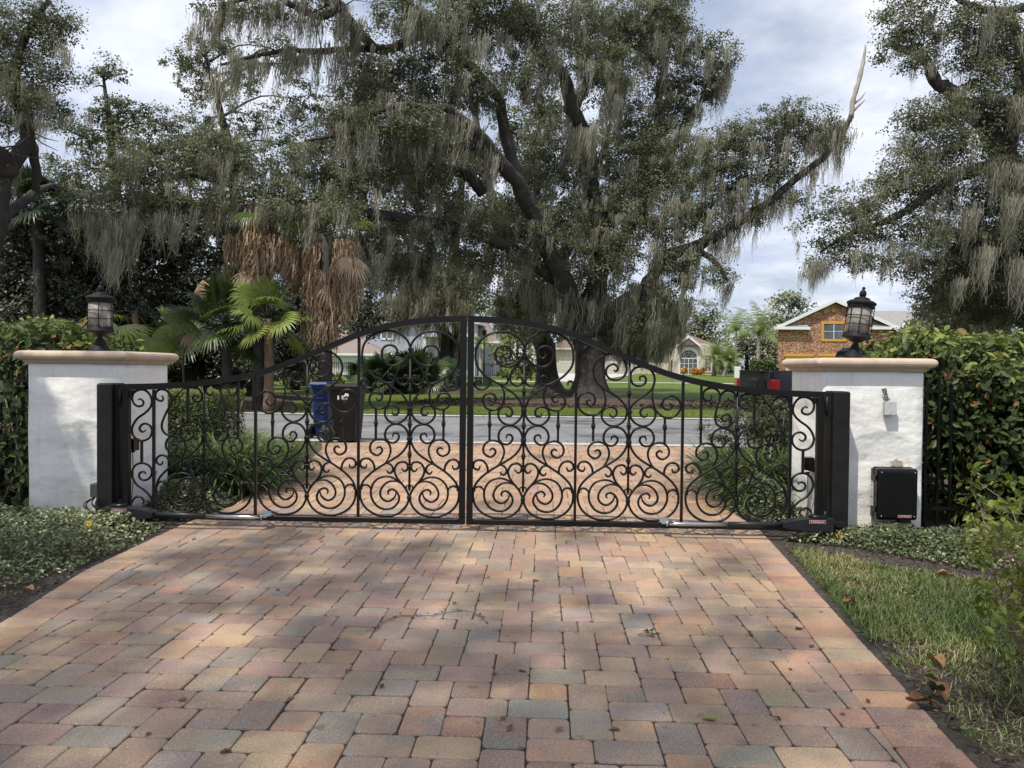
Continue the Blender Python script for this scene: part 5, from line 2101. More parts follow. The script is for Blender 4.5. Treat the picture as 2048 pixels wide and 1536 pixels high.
def moss_on(clumps, n_per_m2, lmin, lmax, name, parent, extra=(), width=.022, lean=(-.06, 0), per=(10, 26)):
    """Beards of moss: each a tuft of fine strands, longest in the middle and drawn together to a ragged point."""
    L = Leaves()
    tops, lens, aims, tints = [], [], [], []

    def beard(p, ln, k, spread):
        sub = max(1, k // 16)
        for _ in range(sub):
            c = np.array(p) + RNG.normal(0, 1, 3) * np.array([spread, spread, spread * .5])
            kk = max(6, int(k / sub * 1.5))
            w = RNG.uniform(.05, .13) * (.6 + .4 * min(ln, 2))
            q = RNG.normal(0, 1, (kk, 2)) * w
            r = np.hypot(q[:, 0], q[:, 1]) / w
            l_ = ln * RNG.uniform(.45, 1.1) * np.clip(1.05 - .34 * r, .15, 1) * RNG.uniform(.55, 1.0, kk)
            tops.append(np.concatenate([c[:2] + q, (c[2] + RNG.normal(0, .05, kk))[:, None]], axis=1))
            lens.append(l_)
            aims.append(-q / max(ln, .3) * .75 + np.array(lean) * RNG.uniform(0, 3) + RNG.normal(0, .05, 2))
            tints.append(np.clip(RNG.normal(.48, .17) + RNG.normal(0, .13, kk), 0, 1))

    for c, rx, ry, rz in clumps:
        n = int(n_per_m2 * PI * rx * rz + RNG.random())
        for _ in range(n):
            a, q = RNG.uniform(0, 2 * PI), RNG.random() ** .5
            z = RNG.uniform(-.75, .5) * rz
            k = math.sqrt(max(.1, 1 - (z / rz) ** 2))
            p = (c[0] + rx * q * k * math.cos(a), c[1] + ry * q * k * math.sin(a), c[2] + z)
            beard(p, RNG.uniform(lmin, lmax), int(RNG.integers(*per)), RNG.uniform(.06, .22))
    for p, ln, k, sp in extra:
        beard(p, ln, k, sp)
    if not tops:
        return None
    strands(L, np.concatenate(tops), np.concatenate(lens), width * .72, drift=.34, tint=np.concatenate(tints), aim=np.concatenate(aims), seg=7)
    return tag(L.build(name, M['moss'], parent), kind='stuff')


def limb(mb, tab, sides=8, gnarl=.10):
    """tab: (px, py, Y, radius in metres) along a limb."""
    pts = [at(a, b, Y) for a, b, Y, r in tab]
    rr = [r for *_, r in tab]
    for i in range(1, len(pts) - 1):
        q = min(.16, rr[i] * .55)
        pts[i] = pts[i] + Vector((random.uniform(-q, q), random.uniform(-q, q), random.uniform(-q, q)))
    P = catmull(pts, 4)
    for i in range(1, len(P) - 1):
        q = rr[min(len(rr) - 1, i // 4)] * .16
        P[i] = P[i] + Vector((random.uniform(-q, q), random.uniform(-q, q), random.uniform(-q, q)))
    R = []
    n = len(tab) - 1
    for i in range(len(P)):
        t = i / (len(P) - 1) * n
        k = min(int(t), n - 1)
        R.append((rr[k] + (rr[k + 1] - rr[k]) * (t - k)) * random.uniform(1 - gnarl, 1 + gnarl))
    mb.tube(P, R, sides)
    return P


def twigs(mb, P, n, ln, r):
    """Side branches leaving a limb."""
    for _ in range(n):
        p = P[random.randrange(len(P) // 4, int(len(P) * .88))]
        d = Vector((random.gauss(0, 1), random.gauss(0, .7), random.gauss(.25, .6))).normalized()
        l_ = ln * random.uniform(.5, 1.2)
        q = p + d * l_ * .5 + Vector((0, 0, random.uniform(-.1, .15) * l_))
        e = q + (d + Vector((random.gauss(0, .4), random.gauss(0, .4), random.gauss(0, .3)))).normalized() * l_ * .5
        mb.tube([p, p + d * l_ * .25, q, e], [r, r * .8, r * .55, r * .2], 5)


def trunk_flare(mb, x, y, r, h, z0, lean=(0, 0), roots=7, seed=1):
    """Massive base: lobed cross-section spreading into roots."""
    rn = random.Random(seed)
    K, J = 28, 12
    ph = [rn.uniform(0, 6.28) for _ in range(4)]
    vs, fs = [], []
    for j in range(J + 1):
        t = j / J
        z = z0 - .15 + (h + .15) * t
        fl = 1 + 1.15 * (1 - t) ** 5
        for k in range(K):
            a = 2 * PI * k / K
            lob = 1 + (.07 + .22 * (1 - t) ** 3) * (math.sin(roots * a + ph[0]) * .6 + math.sin((roots - 2) * a + ph[1]) * .5) + .03 * math.sin(9 * a + 5 * t + ph[2])
            R = r * fl * lob
            vs.append((x + lean[0] * t + R * math.cos(a), y + lean[1] * t + R * math.sin(a), z))
    for j in range(J):
        for k in range(K):
            q = (k + 1) % K
            fs.append((j * K + k, j * K + q, (j + 1) * K + q, (j + 1) * K + k))
    fs.append(tuple(range(J * K, (J + 1) * K)))
    mb.add(vs, fs, True)


# ---------------------------------------------------------------- the great live oak
Y = 28.7
base = at(1180, 800, Y)
r = thing('live_oak', 'huge spreading live oak with the broad trunk, standing in mulch beyond the road', 'oak tree', (base.x, Y, gz(Y)))
m = MB()
tp = at(1183, 690, Y)
trunk_flare(m, base.x, Y, .52, tp.z - gz(Y), gz(Y) + .1, (tp.x - base.x, 0), 7, 2)
limb(m, [(1183, 700, Y, .60), (1180, 665, Y, .62), (1172, 630, Y, .62), (1165, 600, Y, .5)], 14)
MAIN = [
    [(1170, 640, Y, .46), (1128, 575, 28, .36), (1085, 480, 27, .30), (1040, 385, 26, .26), (1000, 325, 25.2, .23), (955, 262, 24.5, .19), (905, 222, 24, .15), (860, 212, 23.6, .12), (800, 212, 23.2, .09), (740, 232, 23, .06)],
    [(1010, 335, 25.3, .22), (985, 305, 25, .2), (945, 295, 24.7, .19), (905, 300, 24.4, .17), (865, 275, 24.2, .15), (820, 258, 24, .12), (770, 262, 23.6, .10), (690, 268, 23, .07), (610, 282, 22.5, .05)],
    [(905, 300, 24.4, .13), (860, 290, 24, .12), (820, 272, 23.7, .10)],
    [(965, 385, 26, .22), (940, 350, 25.6, .2), (890, 332, 25.2, .16), (830, 322, 24.8, .13), (770, 318, 24.4, .1), (700, 330, 24, .07), (600, 360, 23, .05)],
    [(985, 330, 25.3, .16), (955, 285, 25, .15), (915, 250, 24.6, .14), (890, 232, 24.3, .12)],
    [(1175, 625, Y, .46), (1205, 540, 29, .40), (1200, 450, 29, .37), (1186, 370, 29, .34), (1168, 290, 28.6, .30), (1150, 215, 28.2, .27), (1130, 160, 27.8, .22), (1098, 118, 27.4, .17), (1060, 70, 27, .11), (1040, 10, 26.6, .08)],
    [(1150, 215, 28.2, .2), (1185, 150, 28.6, .17), (1225, 100, 29, .13), (1275, 60, 29.4, .09), (1310, 20, 29.6, .06)],
    [(1195, 660, Y, .42), (1235, 625, 28.6, .34), (1285, 575, 28.4, .28), (1330, 525, 28.2, .24), (1385, 492, 28, .22), (1440, 472, 27.9, .2), (1490, 432, 27.8, .18), (1535, 402, 27.8, .15), (1600, 352, 27.8, .13), (1645, 315, 27.8, .12), (1680, 275, 27.8, .11), (1702, 235, 27.8, .10)],
    [(1385, 492, 28, .14), (1430, 520, 27.8, .10), (1455, 560, 27.6, .05)],
    [(1230, 500, 29, .2), (1290, 420, 29.3, .16), (1345, 300, 29.6, .13), (1380, 225, 29.8, .11), (1430, 185, 30, .09), (1455, 150, 30, .05)],
    [(1110, 555, 28, .3), (1020, 500, 26.5, .22), (920, 462, 25.4, .2), (840, 440, 24.6, .18), (770, 432, 24, .17), (720, 420, 23.4, .14), (640, 410, 22.6, .1), (520, 385, 22, .07), (380, 350, 21.6, .05)],
    [(700, 425, 23.3, .10), (720, 470, 23.3, .08), (740, 520, 23.4, .05)],
    [(860, 60, 25, .16), (765, 95, 24, .15), (720, 60, 23.2, .14), (690, 20, 22.6, .13), (660, -30, 22, .11)],
    [(765, 97, 24, .12), (690, 100, 23.4, .10), (630, 105, 23, .09), (570, 100, 22.6, .08), (500, 115, 22.2, .06), (440, 130, 22, .04)],
    [(690, 10, 22.6, .12), (640, 35, 22.4, .11), (590, 10, 22.2, .1), (540, -10, 22, .07), (440, 10, 22, .05)],
    [(1000, 200, 26.6, .2), (930, 120, 25.6, .18), (860, 60, 25, .16)],
    [(1050, 400, 26.5, .22), (1020, 290, 26.8, .2), (1000, 200, 26.6, .2)],
]
LP = []
for tab in MAIN:
    LP.append(limb(m, tab))
for k, P in enumerate(LP):
    if k not in (7, 8, 9):
        twigs(m, P, 6, 1.1, .03)
m.build('trunk', M['bark'], r)
# broken dead limb tip standing bare above the right-hand crown
m = MB()
P = limb(m, [(1702, 235, 27.8, .10), (1708, 205, 27.8, .09), (1716, 165, 27.8, .08), (1724, 125, 27.8, .07), (1731, 90, 27.8, .04)], 7, .2)
limb(m, [(1706, 222, 27.8, .06), (1720, 208, 27.8, .04), (1730, 200, 27.8, .015)], 5)
limb(m, [(1708, 208, 27.8, .045), (1722, 196, 27.8, .03), (1731, 184, 27.8, .01)], 5)
m.build('dead_limb', M['bark_pale'], r)

OAK = [
    (1010, 40, 120, 70, 27), (1150, 55, 110, 75, 29), (1270, 60, 100, 80, 30), (1345, 105, 60, 70, 30), (1200, 140, 80, 50, 28), (880, 70, 90, 70, 25.5), (770, 130, 80, 40, 24.5), (800, 30, 70, 40, 24),
    (830, 185, 80, 50, 25), (720, 175, 70, 42, 24), (930, 170, 80, 55, 25.5), (1050, 150, 60, 50, 26.5), (1435, 105, 42, 42, 30), (1420, 165, 48, 36, 30), (1350, 200, 45, 45, 30), (960, 5, 90, 40, 26), (1330, 20, 50, 40, 30),
    (1110, 265, 70, 40, 32), (1290, 240, 80, 70, 31), (1350, 310, 75, 75, 30), (1270, 330, 75, 70, 29), (1110, 350, 90, 70, 29), (1010, 420, 70, 36, 31), (900, 440, 90, 48, 25.5), (1090, 460, 100, 60, 27.5), (1240, 440, 90, 75, 28.5), (1340, 410, 70, 75, 28.5),
    (990, 500, 85, 45, 27), (1210, 520, 80, 50, 28), (850, 515, 75, 48, 25.5), (790, 470, 60, 36, 24), (810, 545, 50, 34, 25),
    (1450, 300, 75, 50, 28), (1530, 270, 75, 42, 28), (1590, 240, 60, 38, 28), (1640, 265, 40, 40, 28), (1480, 360, 70, 45, 28), (1420, 420, 50, 50, 28), (1345, 500, 45, 45, 28), (1560, 330, 45, 40, 28), (1330, 585, 32, 36, 28), (1500, 425, 35, 26, 28), (1375, 545, 28, 40, 27.6), (1585, 400, 26, 22, 28),
    (840, 250, 60, 34, 23.2), (750, 260, 60, 34, 22.8), (690, 230, 60, 34, 22.8), (850, 340, 46, 26, 24), (880, 380, 50, 30, 24.5), (1040, 330, 40, 30, 31),
    (655, 425, 70, 28, 20.9), (560, 415, 50, 22, 21.0),
    (620, 400, 85, 38, 22.6), (520, 390, 85, 38, 22), (700, 375, 75, 36, 23), (600, 330, 80, 40, 22.8), (470, 330, 75, 42, 22), (380, 310, 80, 42, 21.8), (280, 340, 85, 52, 21.5), (205, 400, 65, 44, 21), (330, 395, 90, 42, 21.2), (430, 285, 70, 34, 24), (760, 350, 50, 36, 24), (400, 405, 70, 28, 21.5), (1440, 545, 28, 24, 27.7),
    (450, 15, 60, 20, 22), (545, 20, 50, 18, 22), (620, 5, 50, 20, 22.4), (700, 60, 30, 30, 23), (1150, 590, 80, 42, 29), (1060, 580, 55, 42, 30), (1020, 610, 60, 40, 30.5), (1280, 640, 40, 40, 28.5),
]
oakc = px_clumps(OAK, 28.7)
crown_leaves(oakc, .088, 2.9, M['oak_leaf'], 'crown', r, .34)
ext = []
for P in LP:
    for p in P[4:]:
        if random.random() < .62:
            ext.append((p - Vector((0, 0, .08)), random.uniform(.7, 2.6), random.randrange(30, 80), .2))
for px, py, Y_, ln, k in ((400, 25, 22, 2.0, 60), (430, 30, 22, 1.6, 60), (370, 60, 22, 1.2, 40), (470, 20, 22, 1.5, 50), (560, 30, 22, 1.3, 50), (520, 120, 22.4, 1.8, 90), (480, 125, 22.3, 2.2, 70), (440, 140, 22, 2.4, 50), (840, 15, 24, 2.4, 130), (855, 40, 24, 1.6, 90), (930, 90, 25, 1.6, 80), (945, 95, 25, 1.3, 60), (1010, 75, 26, 1.4, 60),
                          (1170, 260, 27.6, 2.4, 160), (1180, 275, 27.6, 1.9, 120), (1225, 150, 28, 3.2, 160), (1235, 200, 28, 2.4, 140), (1215, 210, 28, 1.8, 80), (1110, 120, 27, 1.8, 80), (1280, 130, 29, 1.5, 60),
                          (200, 440, 20.6, 1.9, 140), (235, 480, 20.4, 1.9, 220), (225, 500, 20.4, 1.6, 140), (265, 445, 20.6, 1.6, 110), (320, 430, 20.8, 1.6, 110), (350, 440, 21, 1.4, 90), (165, 420, 20.6, 1.6, 70), (620, 470, 22.4, 1.2, 80), (690, 460, 23, 1.0, 60),
                          (1640, 275, 27.6, 1.6, 90), (1660, 260, 27.6, 2.6, 60), (1690, 250, 27.6, 1.7, 60), (1620, 280, 27.6, 1.5, 80), (1480, 430, 27.6, 1.6, 70), (1530, 400, 27.6, 1.5, 70), (1560, 390, 27.6, 1.8, 60), (1460, 490, 27.6, 1.2, 40), (1440, 480, 27.6, 1.8, 60),
                          (1150, 600, 28, 2.0, 120), (1110, 580, 28, 2.0, 110), (1190, 610, 28, 1.6, 90), (1240, 590, 28, 2.2, 110), (1270, 570, 28, 2.6, 110), (1310, 570, 28, 2.2, 100), (1330, 600, 28, 2.4, 120), (1295, 640, 28, 1.9, 90), (1350, 610, 27.8, 1.6, 80), (1060, 580, 28, 1.6, 90), (1020, 560, 27.5, 1.5, 90), (970, 540, 27, 1.6, 90), (930, 530, 26.5, 1.5, 90), (760, 560, 24.5, 1.8, 60), (750, 520, 24.4, 2.0, 60)):
    ext.append((at(px, py, Y_), ln, k, .20))
moss_on(oakc, 3.9, .5, 2.4, 'spanish_moss', r, ext, .027, per=(16, 40))

# ---------------------------------------------------------------- second trunk of the group
Y = 34.0
base = at(1098, 782, Y)
r = thing('live_oak', 'slimmer oak trunk close behind and left of the huge live oak trunk', 'oak tree', (base.x, Y, gz(Y)))
m = MB()
tp = at(1090, 690, Y)
trunk_flare(m, base.x, Y, .46, tp.z - gz(Y), gz(Y) + .1, (tp.x - base.x, 0), 6, 5)
P1 = limb(m, [(1090, 695, Y, .47), (1080, 640, Y, .42), (1050, 560, Y, .36), (1010, 470, Y, .3), (980, 380, 34, .24), (960, 280, 34.5, .18), (940, 180, 35, .1)], 12)
P2 = limb(m, [(1080, 640, Y, .32), (1110, 560, 34.5, .28), (1150, 460, 35, .22), (1190, 350, 35.5, .16), (1220, 250, 36, .09)], 10)
twigs(m, P1, 8, 1.8, .04)
twigs(m, P2, 8, 1.8, .04)
m.build('trunk', M['bark'], r)
c2 = px_clumps([(1040, 250, 60, 40, 36), (1100, 210, 50, 40, 36), (960, 330, 70, 45, 35), (1180, 300, 70, 50, 36), (1060, 330, 70, 50, 36), (1220, 400, 70, 50, 36), (980, 430, 70, 50, 35), (1130, 440, 80, 50, 35), (1070, 540, 80, 45, 35), (930, 540, 60, 45, 35), (1150, 650, 40, 34, 33), (1040, 640, 50, 34, 35), (1230, 620, 40, 40, 33), (1310, 660, 36, 40, 33)], Y)
crown_leaves(c2, .15, 3.2, M['oak_leaf'], 'crown', r, .5)
moss_on(c2, 1.3, .6, 2.2, 'spanish_moss', r, [(at(1090 + random.uniform(-50, 60), 600 + random.uniform(-30, 60), 33), random.uniform(1, 2.6), 60, .25) for _ in range(14)] + [(at(1300 + random.uniform(-40, 60), 600 + random.uniform(-20, 60), 33), random.uniform(1.6, 3.2), 110, .3) for _ in range(26)] + [(at(1262 + random.uniform(-60, 74), 650 + random.uniform(-40, 30), 32), random.uniform(1.0, 2.0), 120, .3) for _ in range(34)] + [(at(1268 + random.uniform(-66, 66), 684 + random.uniform(-24, 22), 30), random.uniform(.8, 1.3), 150, .3) for _ in range(26)], .03)

# ---------------------------------------------------------------- twin-trunked oak behind the palmettos
Y = 42.0
base = at(900, 760, Y)
r = thing('live_oak', 'twin-trunked mossy oak in front of the blue house', 'oak tree', (base.x, Y, gz(Y)))
m = MB()
P1 = limb(m, [(893, 765, Y, .5), (888, 700, Y, .42), (880, 640, Y, .36), (868, 560, Y, .32), (850, 470, Y, .27), (820, 380, Y, .2), (790, 290, Y, .14)], 12)
P2 = limb(m, [(905, 768, Y, .46), (912, 700, Y, .40), (915, 620, Y, .36), (905, 540, Y, .3), (915, 450, Y, .25), (925, 350, Y, .18), (935, 250, Y, .1)], 12)
P3 = limb(m, [(868, 560, Y, .2), (830, 500, Y, .16), (790, 450, Y, .12), (750, 420, Y, .07)], 8)
twigs(m, P1 + P3, 10, 2.0, .05)
twigs(m, P2, 8, 2.0, .05)
m.build('trunk', M['bark'], r)
c3 = px_clumps([(700, 240, 70, 50), (760, 190, 60, 45), (640, 290, 60, 45), (820, 260, 70, 50), (900, 300, 70, 50), (740, 330, 70, 45), (830, 360, 70, 45), (680, 400, 70, 45), (780, 430, 70, 45), (880, 430, 60, 45), (830, 550, 55, 45), (910, 560, 55, 50), (770, 560, 50, 40), (950, 590, 40, 40), (800, 620, 50, 26), (720, 600, 34, 44)], Y)
crown_leaves(c3, .17, 3.0, M['oak_leaf'], 'crown', r, .55)
moss_on(c3, .7, .8, 2.8, 'spanish_moss', r, [(at(880 + random.uniform(-110, 60), 560 + random.uniform(-40, 70), 41), random.uniform(1.4, 3.2), 110, .3) for _ in range(44)], .034)

# ---------------------------------------------------------------- oak at the left edge
Y = 18.5
base = at(-10, 740, Y)
r = thing('live_oak', 'mossy oak at the left edge with a forked grey trunk', 'oak tree', (base.x, Y, 0))
m = MB()
P1 = limb(m, [(-40, 790, Y, .30), (-30, 600, Y, .26), (-8, 440, Y, .24), (15, 350, Y, .21), (45, 290, Y, .19), (50, 240, Y, .17), (35, 190, Y, .14), (30, 130, Y, .11), (60, 60, Y, .09), (100, 0, Y, .06)], 12)
P2 = limb(m, [(20, 345, Y, .2), (5, 310, 18, .17), (-15, 290, 17.6, .14), (-60, 270, 17, .1)], 8)
P3 = limb(m, [(50, 260, Y, .14), (62, 300, Y + .4, .13), (72, 345, Y + .6, .12), (70, 380, Y + .8, .1)], 7)
P4 = limb(m, [(-5, 440, Y, .15), (40, 410, Y + 1, .13), (75, 385, Y + 2, .12), (110, 370, Y + 3, .06)], 8)
for P in (P1, P2):
    twigs(m, P, 9, 1.0, .03)
m.build('trunk', M['bark'], r)
c4 = px_clumps([(60, 55, 70, 55), (100, 30, 42, 45), (20, 140, 60, 50), (95, 130, 36, 52), (60, 190, 55, 45), (-30, 60, 70, 60), (-40, 200, 60, 60), (105, 210, 28, 34), (15, 240, 50, 34), (-20, 330, 50, 50)], Y)
crown_leaves(c4, .075, 2.8, M['oak_leaf'], 'crown', r, .32)
moss_on(c4, 4.5, .4, 1.5, 'spanish_moss', r, [(at(x, y, Y - .3), ln, 90, .13) for x, y, ln in ((100, 190, 1.3), (70, 180, 1.2), (20, 160, 1.3), (5, 130, 1.5), (90, 240, .9), (130, 100, .8), (40, 230, .7))], .016)

# ---------------------------------------------------------------- oaks farther back on the left
def back_oak(label, Y, clumps, trunk, leaf=.20, cover=1.3, mat='oak_leaf', moss=.25, mm=(.6, 2.0), group=None, cat='oak tree', name='live_oak', mw=.03):
    b0 = at(trunk[0][0], trunk[0][1], Y)
    r = thing(name, label, cat, (b0.x, Y, gz(Y)), 0, group)
    m = MB()
    tz = [(t[0], t[1], Y, t[2]) for t in trunk]
    P = limb(m, tz, 10)
    m.tube([Vector((P[0].x, P[0].y, gz(Y) - .1)), Vector((P[0].x, P[0].y, (gz(Y) + P[0].z) / 2)), P[0]], trunk[0][2], 10)
    cl = px_clumps(clumps, Y)
    for c, rx, ry, rz in cl:
        q = min(P[len(P) // 3:], key=lambda p: (p - c).length)
        mid = (q + c) / 2 + Vector((0, 0, .15 * (c - q).length))
        m.tube(catmull([q, mid, c], 3), [trunk[-1][2] * 1.1 * (1 - .12 * k) for k in range(7)], 5)
    m.build('trunk', M['bark'], r)
    crown_leaves(cl, leaf, cover, M[mat], 'crown', r, leaf * 2.9)
    if moss:
        moss_on(cl, moss, mm[0], mm[1], 'spanish_moss', r, (), mw)
    return r


back_oak('green oak with a bare wisp of branch above it, seen through the gap of sky', 36.0, [(240, 235, 62, 34), (205, 145, 30, 22), (228, 128, 10, 9), (335, 260, 50, 34), (300, 230, 40, 26), (185, 175, 16, 12), (245, 150, 14, 8), (160, 270, 50, 45), (250, 300, 80, 50), (350, 320, 60, 50), (150, 350, 70, 50), (230, 200, 26, 22)],
         [(240, 760, .4), (235, 500, .34), (225, 300, .2), (212, 190, .09), (205, 140, .05)], .13, 2.6)
back_oak('tall oak behind the palms, its top showing left of the great oak limbs', 38.0, [(400, 110, 55, 42), (370, 130, 45, 34), (440, 90, 40, 28), (480, 150, 50, 40), (540, 95, 50, 28), (590, 130, 40, 34), (420, 190, 60, 45), (500, 230, 60, 40), (600, 200, 60, 45), (400, 250, 50, 30), (560, 290, 60, 40)],
         [(470, 760, .42), (470, 500, .36), (455, 300, .24), (430, 180, .12), (410, 110, .06)], .13, 1.7, moss=1.2, mm=(.8, 2.6))

# dark understory under the oaks on the left
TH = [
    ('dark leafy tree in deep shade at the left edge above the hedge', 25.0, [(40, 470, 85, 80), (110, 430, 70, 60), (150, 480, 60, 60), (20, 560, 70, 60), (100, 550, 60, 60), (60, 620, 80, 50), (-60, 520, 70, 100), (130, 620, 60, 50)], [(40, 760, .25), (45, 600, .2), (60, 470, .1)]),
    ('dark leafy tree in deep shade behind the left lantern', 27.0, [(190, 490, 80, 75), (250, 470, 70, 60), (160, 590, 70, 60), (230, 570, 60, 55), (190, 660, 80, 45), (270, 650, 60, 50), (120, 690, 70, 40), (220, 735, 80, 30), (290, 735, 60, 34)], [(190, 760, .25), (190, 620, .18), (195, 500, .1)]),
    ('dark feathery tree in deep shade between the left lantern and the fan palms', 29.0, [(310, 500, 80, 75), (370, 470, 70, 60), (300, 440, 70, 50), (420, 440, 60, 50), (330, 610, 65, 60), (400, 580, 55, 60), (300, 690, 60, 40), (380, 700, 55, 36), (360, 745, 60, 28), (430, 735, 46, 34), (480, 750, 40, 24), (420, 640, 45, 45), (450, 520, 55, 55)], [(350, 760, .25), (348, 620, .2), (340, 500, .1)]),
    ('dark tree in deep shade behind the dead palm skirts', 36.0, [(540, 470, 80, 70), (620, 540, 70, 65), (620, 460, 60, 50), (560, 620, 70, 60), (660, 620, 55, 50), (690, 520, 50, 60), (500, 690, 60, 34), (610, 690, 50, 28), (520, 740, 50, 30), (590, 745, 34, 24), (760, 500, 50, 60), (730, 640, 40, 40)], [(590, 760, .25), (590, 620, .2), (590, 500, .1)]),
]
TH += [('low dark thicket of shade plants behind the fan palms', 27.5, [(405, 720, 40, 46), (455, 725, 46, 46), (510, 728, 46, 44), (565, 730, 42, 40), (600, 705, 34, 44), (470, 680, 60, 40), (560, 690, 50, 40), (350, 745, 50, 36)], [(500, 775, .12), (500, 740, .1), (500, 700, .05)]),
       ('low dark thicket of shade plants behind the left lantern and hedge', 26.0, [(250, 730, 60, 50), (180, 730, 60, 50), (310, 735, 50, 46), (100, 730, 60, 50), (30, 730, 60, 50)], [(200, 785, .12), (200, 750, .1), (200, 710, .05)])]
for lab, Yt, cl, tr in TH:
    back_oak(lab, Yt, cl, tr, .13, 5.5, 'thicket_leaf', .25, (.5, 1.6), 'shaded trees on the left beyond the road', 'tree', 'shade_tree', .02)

# ---------------------------------------------------------------- oak overhanging the right-hand hedge
Y = 18.5
base = at(2130, 780, Y)
r = thing('live_oak', 'mossy live oak on the right hanging over the hedge and the tilted lantern', 'oak tree', (base.x, Y, 0))
m = MB()
RP = []
for tab in (
    [(2130, 800, Y, .6), (2110, 640, Y, .52), (2080, 500, Y, .45), (2045, 420, Y, .38), (2010, 330, Y, .3), (1985, 265, Y, .24), (1950, 225, Y, .19), (1910, 185, Y, .16), (1875, 155, Y, .14), (1840, 115, Y, .11), (1800, 95, Y, .09), (1778, 88, Y, .04)],
    [(2080, 500, Y, .3), (2050, 380, Y + .4, .25), (2040, 332, Y, .22), (2010, 325, Y - .2, .2), (1960, 340, Y - .4, .16), (1900, 365, Y - .6, .13), (1850, 390, Y - .8, .1), (1790, 430, Y - 1, .08), (1700, 470, Y - 1.2, .05), (1640, 505, Y - 1.3, .03)],
    [(2010, 330, Y, .2), (2030, 200, Y, .16), (2040, 100, Y, .12), (2020, 20, Y, .08)],
    [(2110, 640, Y, .25), (2040, 600, Y, .2), (1980, 560, Y, .15), (1900, 530, Y, .1), (1830, 520, Y, .05)],
    [(2048, 15, Y, .12), (2000, 20, Y, .1), (1940, 8, Y, .07), (1900, -10, Y, .05)],
):
    RP.append(limb(m, tab))
for P in RP:
    twigs(m, P, 9, .7, .022)
m.build('trunk', M['bark'], r)
RO = [(1800, 30, 46, 44), (1850, 50, 42, 50), (1790, 85, 26, 36), (1880, 95, 22, 22), (1825, 120, 40, 22, 18), (1930, 40, 44, 40), (1985, 60, 55, 50), (1960, 120, 55, 46), (2030, 110, 40, 60), (1920, 205, 55, 42), (1985, 200, 60, 55), (2040, 230, 45, 70), (1870, 250, 60, 46, 18), (1830, 230, 36, 26, 18), (1920, 300, 65, 42, 18), (1835, 310, 60, 40, 17.8), (1800, 350, 50, 34, 17.6), (1780, 375, 46, 34, 17.5), (1870, 375, 60, 44, 18), (1960, 390, 70, 50), (2030, 350, 45, 70),
      (1730, 400, 46, 30, 17.4), (1680, 425, 36, 26, 17.3), (1760, 455, 60, 34, 17.4), (1840, 460, 62, 42, 17.8), (1690, 480, 42, 30, 17.2), (1645, 470, 26, 20, 17.2), (1920, 470, 65, 48), (2000, 470, 60, 60), (1730, 520, 44, 22, 17.2), (1660, 525, 30, 20, 17.2), (1830, 525, 60, 34, 18), (1910, 560, 60, 46, 19), (1990, 570, 60, 56, 19), (2040, 640, 50, 50, 19), (1960, 640, 60, 34, 20), (1870, 590, 36, 34, 19), (1640, 405, 18, 22, 17.2), (1620, 440, 14, 16, 17.2), (1980, 480, 70, 50, 20), (1920, 520, 60, 44, 20), (2040, 560, 60, 60, 20), (1960, 600, 70, 44, 20.5), (1880, 620, 40, 26, 20), (2050, 440, 40, 60, 19.5)]
c5 = px_clumps(RO, Y)
crown_leaves(c5, .062, 3.0, M['oak_leaf'], 'crown', r, .26)
ext = [(at(x, y, Yx), ln, k, .10) for x, y, Yx, ln, k in ((1630, 530, 17, .75, 220), (1645, 525, 17, .6, 140), (1610, 545, 17, .7, 110), (1720, 520, 17, .5, 60), (1745, 525, 17, .45, 60), (1770, 530, 17, .6, 60), (1700, 515, 17, .4, 50), (1690, 470, 17, .6, 70), (1720, 440, 17, .7, 70),
                                                       (1960, 330, 17.8, 1.1, 90), (1985, 335, 17.8, 1.3, 110), (2010, 330, 17.8, 1.2, 90), (2035, 335, 17.8, 1.0, 80), (1870, 400, 17.6, 1.4, 110), (1890, 440, 17.8, 1.6, 100), (1860, 450, 17.6, 1.4, 90), (1990, 30, 18.2, 1.8, 140), (1970, 60, 18.2, 1.4, 100), (1830, 110, 18, .7, 60), (1860, 130, 18, .5, 50), (1930, 180, 18, .7, 70), (1950, 220, 18, .6, 60), (1885, 60, 18.2, .8, 50), (2020, 400, 17.6, 1.8, 160), (1940, 420, 17.6, 1.5, 130), (1900, 340, 17.6, 1.2, 110), (2040, 200, 17.8, 1.5, 120), (1860, 300, 17.6, 1.0, 90), (1970, 500, 17.8, 1.5, 150), (2030, 520, 17.8, 1.6, 150), (1830, 500, 17.2, .9, 90), (1780, 490, 17.1, .8, 90), (1910, 560, 18, 1.0, 90))]
moss_on(c5, 6.0, .35, 1.1, 'spanish_moss', r, ext, .014, (-.05, 0))

back_oak('olive-grey tree just above the hedge, right of the stone house', 26.0, [(1900, 640, 60, 36), (1850, 655, 36, 30), (1960, 630, 60, 44), (1930, 590, 50, 30), (2010, 610, 50, 50), (2070, 600, 50, 60)], [(1930, 760, .22), (1930, 690, .18), (1930, 640, .1)], .12, 3.8, 'oak_leaf', 0, group=None, cat='tree', name='shade_tree')

